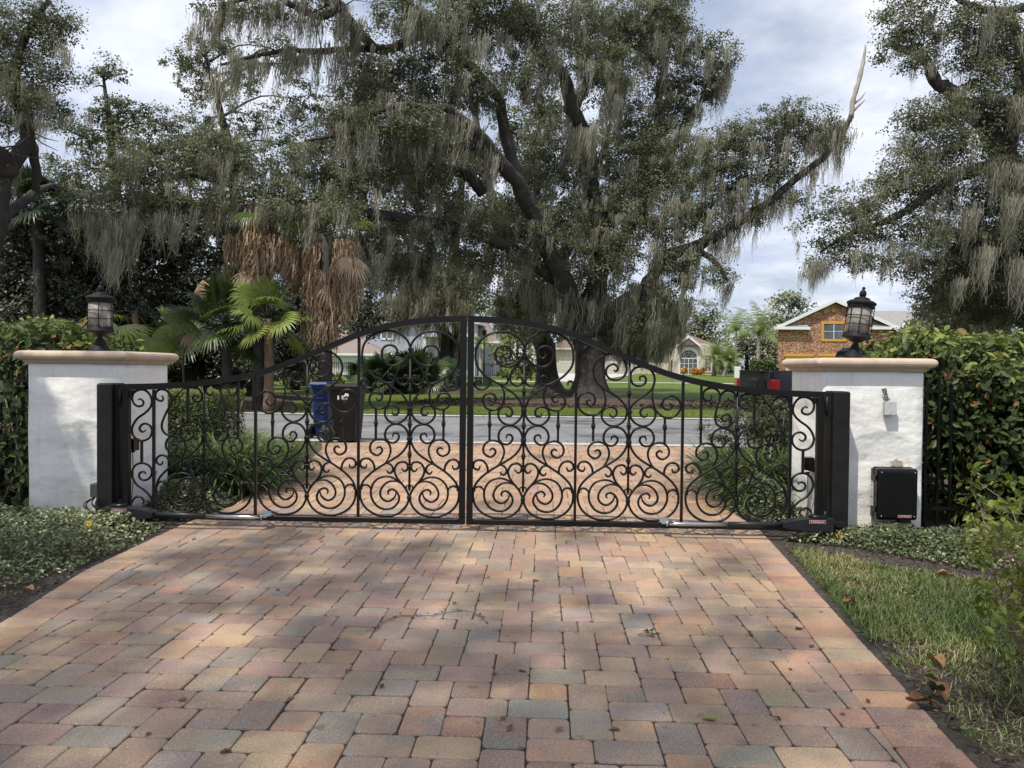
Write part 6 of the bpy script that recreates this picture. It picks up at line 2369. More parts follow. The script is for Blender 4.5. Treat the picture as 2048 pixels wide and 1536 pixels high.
# ---------------------------------------------------------------- far trees closing the view
FAR = [
    ('yellow-green tree glimpsed between the oak trunks', 62, 'olive_leaf', [(1035, 690, 30, 40), (1055, 720, 28, 34), (1010, 710, 22, 30), (1030, 745, 30, 16)], [(1035, 770, .2), (1035, 720, .12), (1035, 680, .06)]),
    ('tall pale tree behind the beige house, left of the feathery palms', 105, 'oak_leaf_far', [(1410, 630, 30, 28), (1385, 660, 34, 34), (1430, 665, 28, 34), (1400, 695, 44, 30), (1350, 670, 40, 34)], [(1405, 745, .3), (1405, 690, .2), (1408, 640, .1)]),
    ('hazy grey-green tree rising between the royal palm and the stone house', 112, 'oak_leaf_far', [(1580, 610, 34, 24), (1555, 640, 36, 30), (1610, 640, 30, 26), (1570, 680, 40, 40), (1530, 690, 30, 44), (1545, 600, 18, 14)], [(1570, 745, .3), (1570, 680, .2), (1578, 620, .1)]),
    ('mossy grey tree behind the clipped hedge of the stone house', 96, 'oak_leaf_far', [(1490, 690, 34, 36), (1460, 710, 30, 30), (1520, 715, 30, 30), (1545, 700, 26, 44), (1430, 720, 26, 26)], [(1495, 748, .3), (1495, 710, .2), (1495, 680, .1)]),
    ('pale mossy tree over the roof of the beige house', 110, 'oak_leaf_far', [(1290, 650, 44, 44), (1330, 625, 36, 34), (1240, 660, 44, 44), (1310, 690, 50, 36)], [(1290, 745, .3), (1290, 690, .2), (1295, 640, .1)]),
    ('pale tree at the far side of the lawn behind the oak trunks', 108, 'oak_leaf_far', [(1150, 670, 50, 44), (1090, 660, 44, 44), (1190, 700, 50, 36), (1040, 650, 44, 44)], [(1130, 750, .3), (1130, 690, .2), (1130, 650, .1)]),
    ('grey-green tree at the far side of the lawn by the lamp post', 100, 'oak_leaf_far', [(980, 670, 40, 44), (1015, 640, 34, 34), (960, 710, 40, 30), (1010, 715, 40, 34)], [(985, 752, .3), (985, 690, .2), (990, 650, .1)]),
    ('tree behind the roof of the blue house', 104, 'oak_leaf_far', [(780, 640, 60, 40), (700, 640, 60, 50), (860, 620, 60, 36), (930, 640, 40, 40), (630, 660, 50, 44)], [(780, 750, .3), (780, 690, .2), (780, 640, .1)]),
    ('pale tree far behind the dark thicket at the left', 104, 'oak_leaf_far', [(420, 660, 70, 50), (520, 650, 60, 50), (320, 650, 70, 60), (220, 640, 70, 60), (440, 600, 60, 40)], [(420, 750, .3), (420, 700, .2), (420, 640, .1)]),
    ('dim tree filling the gap far behind the forked oak at the left edge', 60, 'oak_leaf', [(30, 520, 80, 70), (120, 560, 70, 60), (200, 560, 70, 70), (60, 640, 80, 60), (160, 650, 80, 60), (-60, 560, 80, 90), (290, 600, 60, 60), (370, 560, 60, 60)], [(80, 760, .3), (85, 650, .2), (90, 540, .1)]),
    ('dark tree at the far right behind the hedge and the oak', 60, 'oak_leaf', [(1980, 560, 70, 60), (1900, 600, 60, 50), (2060, 560, 60, 80), (2000, 650, 80, 50)], [(1980, 760, .4), (1980, 680, .3), (1980, 600, .15)]),
]
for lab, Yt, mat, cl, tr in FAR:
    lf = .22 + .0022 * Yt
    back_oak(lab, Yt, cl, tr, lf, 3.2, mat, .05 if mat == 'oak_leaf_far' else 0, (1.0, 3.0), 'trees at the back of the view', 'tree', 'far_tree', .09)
# ------------------------------------------------------------------ palms
def fan(L, base, d, up, rad, tint, droop=.35, span=4.4, nseg=36, w=.055, tip=.25):
    """One fan leaf: pleated strips spreading from the end of the leaf stalk, tips drooping."""
    d = Vector(d).normalized()
    up = Vector(up)
    up = (up - d * up.dot(d)).normalized()
    sd = d.cross(up)
    V, Lp, T, A = [], [], [], []
    seg = 5
    for k in range(nseg):
        a = -span / 2 + span * (k + .5) / nseg + random.uniform(-.02, .02)
        dr = (d * math.cos(a) + sd * math.sin(a)).normalized()
        ln = rad * (.78 + .22 * math.cos(a * .6)) * random.uniform(.92, 1.05)
        nrm = up
        acr = dr.cross(nrm).normalized()
        st = len(V)
        dd = droop * random.uniform(.7, 1.4)
        for i in range(seg + 1):
            t = i / seg
            p = base + dr * ln * t * (1 - .12 * dd * t * t) + Vector((0, 0, -1)) * dd * ln * max(0, t - .45) ** 2 * 1.9 + nrm * (.10 * ln * t * (1 - t) + (.018 if k % 2 else -.018) * t)
            wd = w * rad * (min(1, t * 3 + .15)) * (1 if t < .55 else max(.04, (1 - t) / .45)) * .8
            V.append(p - acr * wd)
            V.append(p + acr * wd)
        for i in range(seg):
            Lp += [st + 2 * i, st + 2 * i + 1, st + 2 * i + 3, st + 2 * i + 2]
            T.append(4)
            A.append(min(1, max(0, tint + random.gauss(0, .08) + .10 * (i / seg))))
    L.raw(np.array([tuple(v) for v in V]), np.array(Lp), np.array(T), np.array(A))


def fan_palm(name, label, loc, trunk_h, r0, r1, n, rad, mat, group=None, stalk=.9, elev=(-.5, 1.2), tint=(.2, .9), lean=(0, 0), cat='palm', fan_w=.055, azs=None):
    root = thing(name, label, cat, loc, 0, group)
    loc = Vector(loc)
    top = loc + Vector((lean[0], lean[1], trunk_h))
    if trunk_h > .3:
        m = MB()
        pts, rr = [], []
        K = max(6, int(trunk_h * 5))
        for i in range(K + 1):
            t = i / K
            pts.append(loc + (top - loc) * t + Vector((.03 * math.sin(4 * t), 0, 0)) - Vector((0, 0, .1 if i == 0 else 0)))
            rr.append((r0 + (r1 - r0) * t) * (1.06 if i % 2 else .96))
        m.tube(pts, rr, 12)
        m.build('trunk', M['bark' if (mat == 'palm_dark' or tint[0] < .2) else 'palm_bark'], root)
    L = Leaves()
    st = MB()
    for k in range(n):
        az = (2.399963 * k + random.uniform(-.25, .25)) if azs is None else azs[k % len(azs)] + random.uniform(-.15, .15)
        e = elev[0] + (elev[1] - elev[0]) * (k + .5) / n + random.uniform(-.1, .1)
        d = Vector((math.cos(az) * math.cos(e), math.sin(az) * math.cos(e), math.sin(e)))
        ln = stalk * random.uniform(.8, 1.2)
        mid = top + d * ln * .55 + Vector((0, 0, .06 * ln))
        end = top + d * ln + Vector((0, 0, -.10 * ln))
        st.tube(catmull([top, mid, end], 3), [.022, .02, .018, .016, .015, .014, .012], 5)
        d2 = (d + Vector((0, 0, random.uniform(-.35, .1)))).normalized()
        upv = Vector((-d.x * d.z + random.gauss(0, .35), -d.y * d.z - random.uniform(0, .9), .8))
        fan(L, end, d2, upv, rad * random.uniform(.85, 1.12), random.uniform(*tint), droop=random.uniform(.12, .5), w=fan_w)
    st.build('stalks', M['palm_dark'] if mat == 'palm_dark' else M['box_leaf'], root)
    L.build('crown', M[mat], root)
    return root


def feather_palm(name, label, loc, trunk_h, r0, r1, n, rad, mat, group=None, droop=.6, elev=(-.3, 1.3), leaflet=.35, lw=.03, trunk_mat='bark_pale', lean=(0, 0), cat='palm'):
    root = thing(name, label, cat, loc, 0, group)
    loc = Vector(loc)
    top = loc + Vector((lean[0], lean[1], trunk_h))
    m = MB()
    K = 10
    m.tube([loc + (top - loc) * (i / K) - Vector((0, 0, .1 if i == 0 else 0)) for i in range(K + 1)], [(r0 + (r1 - r0) * i / K) * (1.03 if i % 2 else .98) for i in range(K + 1)], 12)
    m.build('trunk', M[trunk_mat], root)
    if lw > .04:
        m = MB()
        m.tube([top, top + Vector((0, 0, .5)), top + Vector((0, 0, 1.1))], [r1 * .9, r1 * .8, r1 * .3], 10)
        m.build('crownshaft', M['box_leaf'], root)
    L = Leaves()
    for k in range(n):
        az = 2.399963 * k + random.uniform(-.2, .2)
        e = elev[0] + (elev[1] - elev[0]) * (k + .5) / n
        h = Vector((math.cos(az), math.sin(az), 0))
        J = 22
        V, Lp, T, A = [], [], [], []
        tint = random.uniform(.2, .8)
        p = top + Vector((0, 0, .3 if lw > .04 else 0))
        ang = e + .25
        for j in range(J):
            t = (j + 1) / J
            ang -= droop * 2.2 * t / J * 1.6
            dr = h * math.cos(ang) + Vector((0, 0, math.sin(ang)))
            p2 = p + dr * rad / J
            sd = Vector((-h.y, h.x, 0))
            for s in (-1, 1):
                ll = leaflet * (math.sin(PI * min(1, t * .9 + .08)) ** .6) * random.uniform(.8, 1.1)
                ld = (sd * s + dr * .55 + Vector((0, 0, -.35 + random.uniform(-.25, .25)))).normalized()
                a, b_ = p, p + dr * lw
                tipp = p + ld * ll + Vector((0, 0, -.15 * ll))
                st = len(V)
                mid = p + ld * ll * .5
                V += [a - dr * lw, b_, mid + dr * lw * .8, mid - dr * lw * .8, tipp]
                Lp += [st, st + 1, st + 2, st + 3, st + 3, st + 2, st + 4]
                T += [4, 3]
                q = min(1, max(0, tint + random.gauss(0, .15)))
                A += [q, q]
            st = len(V)
            V += [p - sd * .015, p + sd * .015, p2 + sd * .012, p2 - sd * .012]
            Lp += [st, st + 1, st + 2, st + 3]
            T.append(4)
            A.append(.2)
            p = p2
        L.raw(np.array([tuple(v) for v in V]), np.array(Lp), np.array(T), np.array(A))
    L.build('crown', M[mat], root)
    return root


def palm_at(px, Y):
    p = at(px, 760, Y)
    return (p.x, Y, gz(Y) + .03)


def world_h(px, py, Y):
    return at(px, py, Y).z - gz(Y)


# bright fan palm in front of the thicket: two tiers of leaves on a slim brown trunk
Y = 21.75
fan_palm('fan_palm', 'bright green fan palm with a slim brown trunk catching the sun', palm_at(536, Y), world_h(536, 640, Y), .15, .12, 17, .74, 'palm_green', None, .85, (-.8, 1.5), (.55, 1.0), (0, 0))
Y = 22.2
fan_palm('fan_palm', 'broad dark green fan palm left of the slim brown palm trunk', palm_at(452, Y), world_h(460, 650, Y), .15, .14, 20, .88, 'palm_green', None, 1.0, (-.6, 1.5), (.05, .55))
Y = 21.9
fan_palm('fan_palm', 'single yellow-green fan palm leaning out beside the left lantern', palm_at(290, Y), world_h(290, 625, Y), .10, .08, 5, .95, 'palm_green', None, .9, (-.9, .1), (.6, 1.0), (-.3, 0))
Y = 30
fan_palm('fan_palm', 'tall pale-topped fan palm showing through the limbs above the oak', palm_at(440, Y), world_h(440, 312, Y), .2, .16, 16, .85, 'palm_green', None, .9, (-.5, 1.0), (.3, .7))
Y = 24
fan_palm('fan_palm', 'dark fan palm at the left edge beside the forked oak', palm_at(78, Y), world_h(78, 410, Y), .2, .16, 16, .85, 'palm_dark', None, .9, (-.6, 1.2), (.1, .6))
Y = 27
fan_palm('fan_palm', 'dark fan palm low behind the pillar cap on the left', palm_at(345, Y), world_h(345, 700, Y), .14, .12, 14, 1.05, 'palm_dark', None, 1.0, (-.6, 1.2), (.1, .7))


# old fan palms wearing skirts of dead leaves
def skirted_palm(label, px, Y, ztop_px, tiers, green=8, trunk_r=.2):
    loc = Vector(palm_at(px, Y))
    h = world_h(px, ztop_px, Y)
    root = thing('skirted_palm', label, 'palm', loc, 0, None)
    m = MB()
    m.tube([loc - Vector((0, 0, .1)), loc + Vector((0, 0, h / 2)), loc + Vector((0, 0, h))], [trunk_r * 1.15, trunk_r, trunk_r * .9], 12)
    m.build('trunk', M['bark'], root)
    L = Leaves()
    for (tx, ty, n, ln, spread) in tiers:
        n = int(n * 1.7)
        c = np.array(at(tx, ty, Y))
        a = RNG.uniform(0, 2 * PI, n)
        q = RNG.random(n) ** .6 * spread
        top = c[None] + np.stack([q * np.cos(a), q * np.sin(a), RNG.uniform(-.3, .3, n)], 1)
        strands(L, top, ln * RNG.uniform(.35, 1.1, n), .05, drift=.45, seg=5, tint=np.clip(RNG.normal(.5, .22, n), 0, 1))
        # folded dead fans with their stalks
        for k in range(max(1, n // 320)):
            az = random.uniform(0, 2 * PI)
            b0 = Vector(c) + Vector((math.cos(az) * spread * .75, math.sin(az) * spread * .75, random.uniform(-.2, .2)))
            fan(L, b0, (math.cos(az) * .35, math.sin(az) * .35, -1), (math.cos(az), math.sin(az), .3), ln * .7, random.uniform(.4, .9), .25, 2.2, 24, .035)
    L.build('dead_fronds', M['dead_frond'], root)
    L = Leaves()
    st = MB()
    top = loc + Vector((0, 0, h))
    for k in range(green):
        az = 2.4 * k
        e = random.uniform(-.5, .5)
        d = Vector((math.cos(az) * math.cos(e), math.sin(az) * math.cos(e), math.sin(e)))
        end = top + d * 1.0
        st.tube([top, top + d * .5, end], [.025, .02, .015], 5)
        fan(L, end, (d + Vector((0, 0, -.3))), (-d.x * d.z, -d.y * d.z - .5, 1), .7, random.uniform(.1, .5), .5)
    st.build('stalks', M['palm_dark'], root)
    L.build('crown', M['palm_green'], root)


skirted_palm('old fan palm wearing a tall pale skirt of dead leaves, left of the other', 520, 22.0, 430,
             [(518, 425, 260, 1.0, .30), (512, 455, 300, 1.0, .45), (475, 490, 150, .7, .35), (520, 490, 340, 1.0, .5), (560, 490, 200, .9, .4), (500, 535, 140, .9, .25), (580, 505, 110, .9, .25), (520, 540, 160, .7, .35)], 4)
skirted_palm('old fan palm with hanging brown fans beside the road bin', 650, 22.3, 475,
             [(625, 505, 200, 1.1, .35), (595, 520, 130, .9, .3), (690, 500, 240, 1.3, .35), (700, 540, 180, 1.1, .35), (640, 560, 220, 1.1, .5), (675, 575, 220, 1.1, .45), (630, 620, 200, 1.0, .4), (655, 640, 160, .9, .35)], 3)
# a dry hanging fan by the pillar
Y = 22
p = at(388, 640, Y)
r = thing('skirted_palm', 'small palm with one folded grey dead fan hanging beside the left pillar', 'palm', palm_at(372, 23.0))
m = MB()
m.tube(catmull([Vector(palm_at(372, 23.0)), at(366, 720, 23), at(378, 660, 22.4), at(384, 655, Y)], 4), .03, 6)
m.build('stalk', M['palm_bark'], r)
L = Leaves()
fan(L, at(386, 648, Y), (.15, -.1, -1), (.3, -1, .2), .78, .75, .2, 1.3, 20, .035)
fan(L, at(381, 648, Y), (-.2, .1, -1), (.5, -1, .2), .65, .6, .2, 1.1, 16, .035)
fan(L, at(405, 560, 25), (.2, -.1, -1), (.1, -1, .2), .7, .6, .2, 1.5, 20, .035)
L.build('dead_fronds', M['dead_frond'], r)

# palmettos in the shade in front of the blue house
for k, (px, Yp, sz, nn, lab) in enumerate(((770, 33.5, .95, 16, 'dark palmetto clump left of the twin oak trunks'), (830, 34.5, 1.05, 18, 'largest dark palmetto clump before the blue house'), (735, 35.5, .8, 12, 'small dark palmetto clump by the skirted palm'), (880, 35.8, .8, 12, 'dark palmetto clump at the foot of the twin oak'))):
    fan_palm('palmetto', lab, palm_at(px, Yp), .45, .12, .12, nn + 6, sz, 'palm_dark', 'palmettos before the blue house', 1.0 * sz, (-.1, 1.35), (.2, .9))
for k, (px, Yp, lab) in enumerate(((640, 30.5, 'yellow-green leafy shrub behind the blue bin'), (735, 40, 'small leafy shrub at the right of the road bins, before the far garage'))):
    p = palm_at(px, Yp)
    r = thing('leafy_shrub', lab, 'shrub', p)
    m = MB()
    for q in range(7):
        m.tube([(p[0], p[1], p[2] - .05), (p[0] + random.uniform(-.3, .3), p[1] + random.uniform(-.3, .3), p[2] + .5), (p[0] + random.uniform(-.6, .6), p[1] + random.uniform(-.5, .5), p[2] + .9)], [.03, .02, .01], 5)
    m.build('stems', M['twig'], r)
    crown_leaves([(Vector((p[0], p[1], p[2] + .6)), .95, .8, .55)], .22, 2.2, M['olive_leaf'], 'foliage', r, .3)

# feather palms near the far houses
Y = 88
feather_palm('royal_palm', 'tall royal palm with a smooth grey trunk left of the stone house', palm_at(1516, Y), world_h(1516, 672, Y), .25, .2, 22, 4.8, 'palm_far', None, .75, (-.35, 1.35), 1.0, .05)
Y = 92
feather_palm('queen_palm', 'feathery queen palm left of the royal palm', palm_at(1471, Y), world_h(1471, 665, Y), .2, .16, 18, 4.0, 'palm_far', None, .9, (-.5, 1.3), .9, .042)
Y = 78
feather_palm('date_palm', 'short bushy date palm at the corner of the beige house', palm_at(1427, Y), world_h(1427, 716, Y), .22, .26, 40, 2.3, 'palm_far', None, .75, (-.7, 1.4), .5, .03, 'palm_bark', (.2, 0))
Y = 77
feather_palm('date_palm', 'smaller leaning date palm right of the beige house corner', palm_at(1446, Y), world_h(1446, 722, Y), .18, .2, 30, 1.9, 'palm_far', None, .75, (-.7, 1.4), .5, .03, 'bark_pale', (.6, 0))
Y = 60
feather_palm('date_palm', 'thin-trunked young palm beside the lamp post and blue house', palm_at(961, Y), world_h(961, 690, Y), .14, .12, 10, 1.3, 'palm_far', None, .8, (-.5, 1.2), .4, .03)
# crotons under the arched window
for k, (px, py, lab) in enumerate(((1366, 738, 'orange croton left under the arched window'), (1386, 741, 'orange croton in the middle under the arched window'), (1404, 742, 'orange croton at the right corner of the arched window'), (1324, 747, 'low orange croton left of the arched window bay'), (1398, 750, 'small orange croton at the lawn edge below the arched window'))):
    Y = 82.5
    p = at(px, 750, Y)
    z = gz(Y)
    sz = .50 if k < 3 else .34
    r = thing('croton', lab, 'shrub', (p.x, Y, z), 0, 'orange crotons by the beige house')
    m = MB()
    for q in range(4):
        m.tube([(p.x, Y, z - .05), (p.x + random.uniform(-.15, .15), Y, z + sz * .5), (p.x + random.uniform(-.3, .3), Y + random.uniform(-.2, .2), z + sz)], [.04, .03, .02], 5)
    m.build('stems', M['twig'], r)
    crown_leaves([(Vector((p.x, Y, z + sz * 1.15)), sz * .75, sz * .6, sz * .55)], .26, 2.2, M['croton'], 'foliage', r, .25)


# ------------------------------------------------------------------ hedges and shrubs
def hedge(name, label, boxes, leaf, dens, mat, tpl=LEAF8, core=True, top_growth=.35, cat='hedge', group=None, jitter=.10, brown=.0, wob=.07):
    """boxes: (x0, x1, y0, y1, z0, z1). Leaves on a thick shell, twiggy growth inside."""
    b0 = boxes[0]
    root = thing(name, label, cat, ((b0[0] + b0[1]) / 2, (b0[2] + b0[3]) / 2, 0), 0, group)
    L = Leaves()
    m = MB()
    for (x0, x1, y0, y1, z0, z1) in boxes:
        faces = [('y0', (x1 - x0) * (z1 - z0)), ('y1', (x1 - x0) * (z1 - z0) * .35), ('z1', (x1 - x0) * (y1 - y0)), ('x0', (y1 - y0) * (z1 - z0)), ('x1', (y1 - y0) * (z1 - z0))]
        for f_, A in faces:
            n = int(A * dens)
            u, v = RNG.random(n), RNG.random(n)
            dep = np.abs(RNG.normal(0, jitter, n)) - jitter * .5
            X, Yy, Z = x0 + (x1 - x0) * u, y0 + (y1 - y0) * v, z0 + (z1 - z0) * v
            und = wob * (np.sin(3.1 * u * (x1 - x0) + 2.0 * v * 3) + np.sin(5.3 * u * (x1 - x0) + 1.7 + 4 * v))
            if f_ == 'y0':
                P = np.stack([X, y0 + dep + und, Z], 1); nn = np.array([0, -1, .35])
            elif f_ == 'y1':
                P = np.stack([X, y1 - dep, Z], 1); nn = np.array([0, 1, .35])
            elif f_ == 'z1':
                P = np.stack([X, Yy, z1 - dep * .8 + und * .7], 1); nn = np.array([0, -.2, 1])
            elif f_ == 'x0':
                P = np.stack([x0 + dep + und, y0 + (y1 - y0) * u, Z], 1); nn = np.array([-1, 0, .35])
            else:
                P = np.stack([x1 - dep - und, y0 + (y1 - y0) * u, Z], 1); nn = np.array([1, 0, .35])
            nrm = RNG.normal(0, .55, (n, 3)) + nn
            sz = leaf * RNG.uniform(.55, 1.25, n)
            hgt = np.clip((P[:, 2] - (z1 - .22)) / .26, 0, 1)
            tint = np.clip(RNG.normal(.42, .15, n) + top_growth * hgt, 0, .92)  # tint rises to yellow-green new growth near the top
            br = RNG.random(n) < brown * (1 + 3 * np.exp(-((P[:, 2] - (z1 - .22)) / .1) ** 2))
            tint = np.where(br, RNG.uniform(.96, 1, n), tint)
            L.put(tpl, P, frames(nrm), sz * .62, sz, tint)
        # woody inside
        for k in range(int((x1 - x0) * 9)):
            x, y = random.uniform(x0 + .1, x1 - .1), random.uniform(y0 + .12, y1 - .1)
            q = [Vector((x, y, z0 - .02))]
            for j in range(3):
                q.append(q[-1] + Vector((random.gauss(0, .1), random.gauss(0, .08), (z1 - z0) * .3)))
            m.tube(q, [.016, .013, .010, .005], 5)
            for j in (1, 2):
                for s in range(3):
                    d = Vector((random.gauss(0, 1), random.gauss(0, 1), random.uniform(0, 1))).normalized() * random.uniform(.15, .35)
                    m.tube([q[j], q[j] + d * .5, q[j] + d], [.007, .006, .003], 4)
    m.build('branches', M['twig'], root)
    L.build('foliage', M[mat], root)
    # leaves filling the inside, tinted darker for the shade there
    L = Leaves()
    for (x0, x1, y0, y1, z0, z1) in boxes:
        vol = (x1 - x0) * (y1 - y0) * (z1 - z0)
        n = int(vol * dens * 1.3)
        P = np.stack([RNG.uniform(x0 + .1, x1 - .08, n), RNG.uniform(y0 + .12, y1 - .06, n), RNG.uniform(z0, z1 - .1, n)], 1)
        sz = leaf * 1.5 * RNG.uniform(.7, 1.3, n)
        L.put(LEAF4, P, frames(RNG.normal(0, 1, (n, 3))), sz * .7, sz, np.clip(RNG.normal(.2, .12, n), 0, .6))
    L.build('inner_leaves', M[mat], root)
    return root


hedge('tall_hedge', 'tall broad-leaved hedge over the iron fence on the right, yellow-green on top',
      [(3.14, 3.55, 7.16, 8.2, .35, 1.50), (3.46, 7.6, 7.16, 8.4, .35, 1.68), (3.52, 7.4, 6.86, 7.2, .1, 1.62), (3.72, 7.4, 6.36, 6.88, 0, 1.42), (4.15, 7.4, 6.1, 6.4, 0, 1.25)], .085, 560, 'hedge_leaf', brown=.02, top_growth=.36)
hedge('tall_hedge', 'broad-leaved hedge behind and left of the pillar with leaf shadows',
      [(-8.4, -4.75, 6.95, 8.2, 0, 1.72), (-4.75, -4.40, 7.16, 8.1, .5, 1.56)], .085, 520, 'hedge_leaf', brown=.02, top_growth=.24)
hedge('tall_hedge', 'shaded lower hedge at the left edge in front of the fence', [(-8.2, -4.50, 6.52, 6.7, 0, 1.2)], .085, 240, 'hedge_leaf', top_growth=0)
hedge('clipped_hedge', 'low clipped boxwood hedge behind the gate on the left', [(-8.0, -3.95, 8.85, 9.75, .02, 1.02)], .030, 5200, 'box_leaf', LEAF4, jitter=.05, top_growth=.42, wob=.02)
Yh = 74
a, b_ = at(1508, 740, Yh).x, at(1556, 740, Yh).x
hedge('clipped_hedge', 'distant clipped hedge beside the stone house', [(a, b_, Yh, Yh + 1.6, gz(Yh), at(1530, 721, Yh).z)], .30, 60, 'box_leaf', LEAF4, jitter=.12, top_growth=.3, wob=.03)


def shrub(name, label, c, rx, ry, rz, leaf, cover, mat, nstem=12, tpl=LEAF4, sub=.16, group=None, tint_bias=0):
    root = thing(name, label, 'shrub', (c[0], c[1], 0), 0, group)
    m = MB()
    for k in range(nstem):
        a = 2.4 * k
        e = Vector((c[0] + rx * .75 * math.cos(a) * random.random() ** .5, c[1] + ry * .75 * math.sin(a) * random.random() ** .5, c[2] + rz * random.uniform(.1, .8)))
        b_ = Vector((c[0] + .1 * math.cos(a), c[1] + .1 * math.sin(a), -.02))
        m.tube([b_, (b_ + e) / 2 + Vector((random.gauss(0, .04), random.gauss(0, .04), 0)), e], [.012, .009, .004], 5)
    m.build('stems', M['twig'], root)
    crown_leaves([(Vector(c), rx, ry, rz)], leaf, cover, M[mat], 'foliage', root, sub, tint_bias, tpl)
    return root


shrub('round_shrub', 'dark rounded shrub behind the gate beside the pillar with the cabinet', (2.82, 9.3, .56), .72, .6, .50, .036, 4.2, 'shrub_dark', 16, sub=.10)
shrub('round_shrub', 'dark shrub hidden behind the rounded shrub and the cabinet pillar', (3.7, 9.6, .5), .8, .6, .46, .04, 3.2, 'shrub_dark', 14, sub=.10)


# strap-leaved clumps
def strap_clump(name, label, centres, blade, n, mat='liriope', w=.011, cat='grass clump', group=None, tintb=.0):
    c0 = centres[0]
    root = thing(name, label, cat, (c0[0], c0[1], 0), 0, group)
    L = Leaves()
    for (x, y, rr, h) in centres:
        N_ = int(n * rr * rr / .09)
        a0 = RNG.uniform(0, 2 * PI, N_)
        q = RNG.random(N_) ** .5 * rr
        bx_, by_ = x + q * np.cos(a0), y + q * np.sin(a0)
        az = a0 + RNG.normal(0, .9, N_)
        ln = blade * h * RNG.uniform(.6, 1.15, N_)
        seg = 6
        e0 = RNG.uniform(.95, 1.5, N_)
        bend = RNG.uniform(1.2, 2.6, N_)
        V = np.zeros((N_, seg + 1, 2, 3))
        px_, py_, pz_ = bx_.copy(), by_.copy(), np.zeros(N_)
        for i in range(seg + 1):
            t = i / seg
            wd = w * (1 - .8 * t ** 2) * RNG.uniform(.8, 1.2, N_)
            sx_, sy_ = -np.sin(az) * wd, np.cos(az) * wd
            V[:, i, 0] = np.stack([px_ - sx_, py_ - sy_, pz_], 1)
            V[:, i, 1] = np.stack([px_ + sx_, py_ + sy_, pz_], 1)
            e = e0 - bend * t
            st = ln / seg
            px_ = px_ + np.cos(e) * np.cos(az) * st
            py_ = py_ + np.cos(e) * np.sin(az) * st
            pz_ = np.maximum(pz_ + np.sin(e) * st, .01)
        quad = np.array([[2 * i, 2 * i + 1, 2 * i + 3, 2 * i + 2] for i in range(seg)]).ravel()
        loops = (quad[None] + (np.arange(N_) * (seg + 1) * 2)[:, None]).ravel()
        tint = np.clip(RNG.normal(.5 + tintb, .2, N_), 0, 1)
        L.raw(V.reshape(-1, 3), loops, np.full(N_ * seg, 4), np.repeat(tint, seg))
    L.build('blades', M[mat], root)
    return root


strap_clump('strap_leaf_clump', 'arching strap-leaved clump behind the gate, in front of the boxwood hedge', [(-3.55, 8.3, .5, 1.1), (-4.0, 8.2, .5, 1.1), (-3.35, 7.75, .36, .95), (-3.9, 7.7, .4, 1), (-3.42, 8.9, .42, 1), (-4.5, 8.2, .5, 1.1)], .74, 330, group='strap-leaved clumps behind the gate')
strap_clump('strap_leaf_clump', 'sunlit strap-leaved clump at the driveway edge before the bins', [(-4.15, 10.2, .42, .95), (-3.85, 9.4, .36, .9), (-4.6, 10.5, .5, 1)], .72, 330, group='strap-leaved clumps behind the gate', tintb=.18)  # blades tinted lighter to paint sunlight onto this clump
strap_clump('strap_leaf_clump', 'arching strap-leaved clump behind the gate before the dark rounded shrub', [(2.35, 8.0, .45, 1.05), (2.75, 8.0, .5, 1.1), (2.3, 8.7, .42, 1.1), (2.2, 7.5, .30, .85), (3.1, 8.1, .5, 1)], .72, 330, group='strap-leaved clumps behind the gate')


# variegated groundcover
def inside(poly, x, y):
    r = np.zeros(len(x), bool)
    j = len(poly) - 1
    for i in range(len(poly)):
        xi, yi = poly[i]
        xj, yj = poly[j]
        hit = ((yi > y) != (yj > y)) & (x < (xj - xi) * (y - yi) / (yj - yi + 1e-12) + xi)
        r ^= hit
        j = i
    return r


def poly_points(poly, n):
    P = np.array(poly)
    lo, hi = P.min(0), P.max(0)
    A = (hi - lo).prod()
    out = []
    x, y = RNG.uniform(lo[0], hi[0], n * 3), RNG.uniform(lo[1], hi[1], n * 3)
    k = inside(poly, x, y)
    return x[k][:n], y[k][:n]


def edge_dist(poly, x, y):
    d = np.full(len(x), 9.0)
    for i in range(len(poly)):
        a, b_ = np.array(poly[i]), np.array(poly[(i + 1) % len(poly)])
        ab = b_ - a
        t = np.clip(((x - a[0]) * ab[0] + (y - a[1]) * ab[1]) / max(ab @ ab, 1e-9), 0, 1)
        d = np.minimum(d, np.hypot(x - a[0] - t * ab[0], y - a[1] - t * ab[1]))
    return d


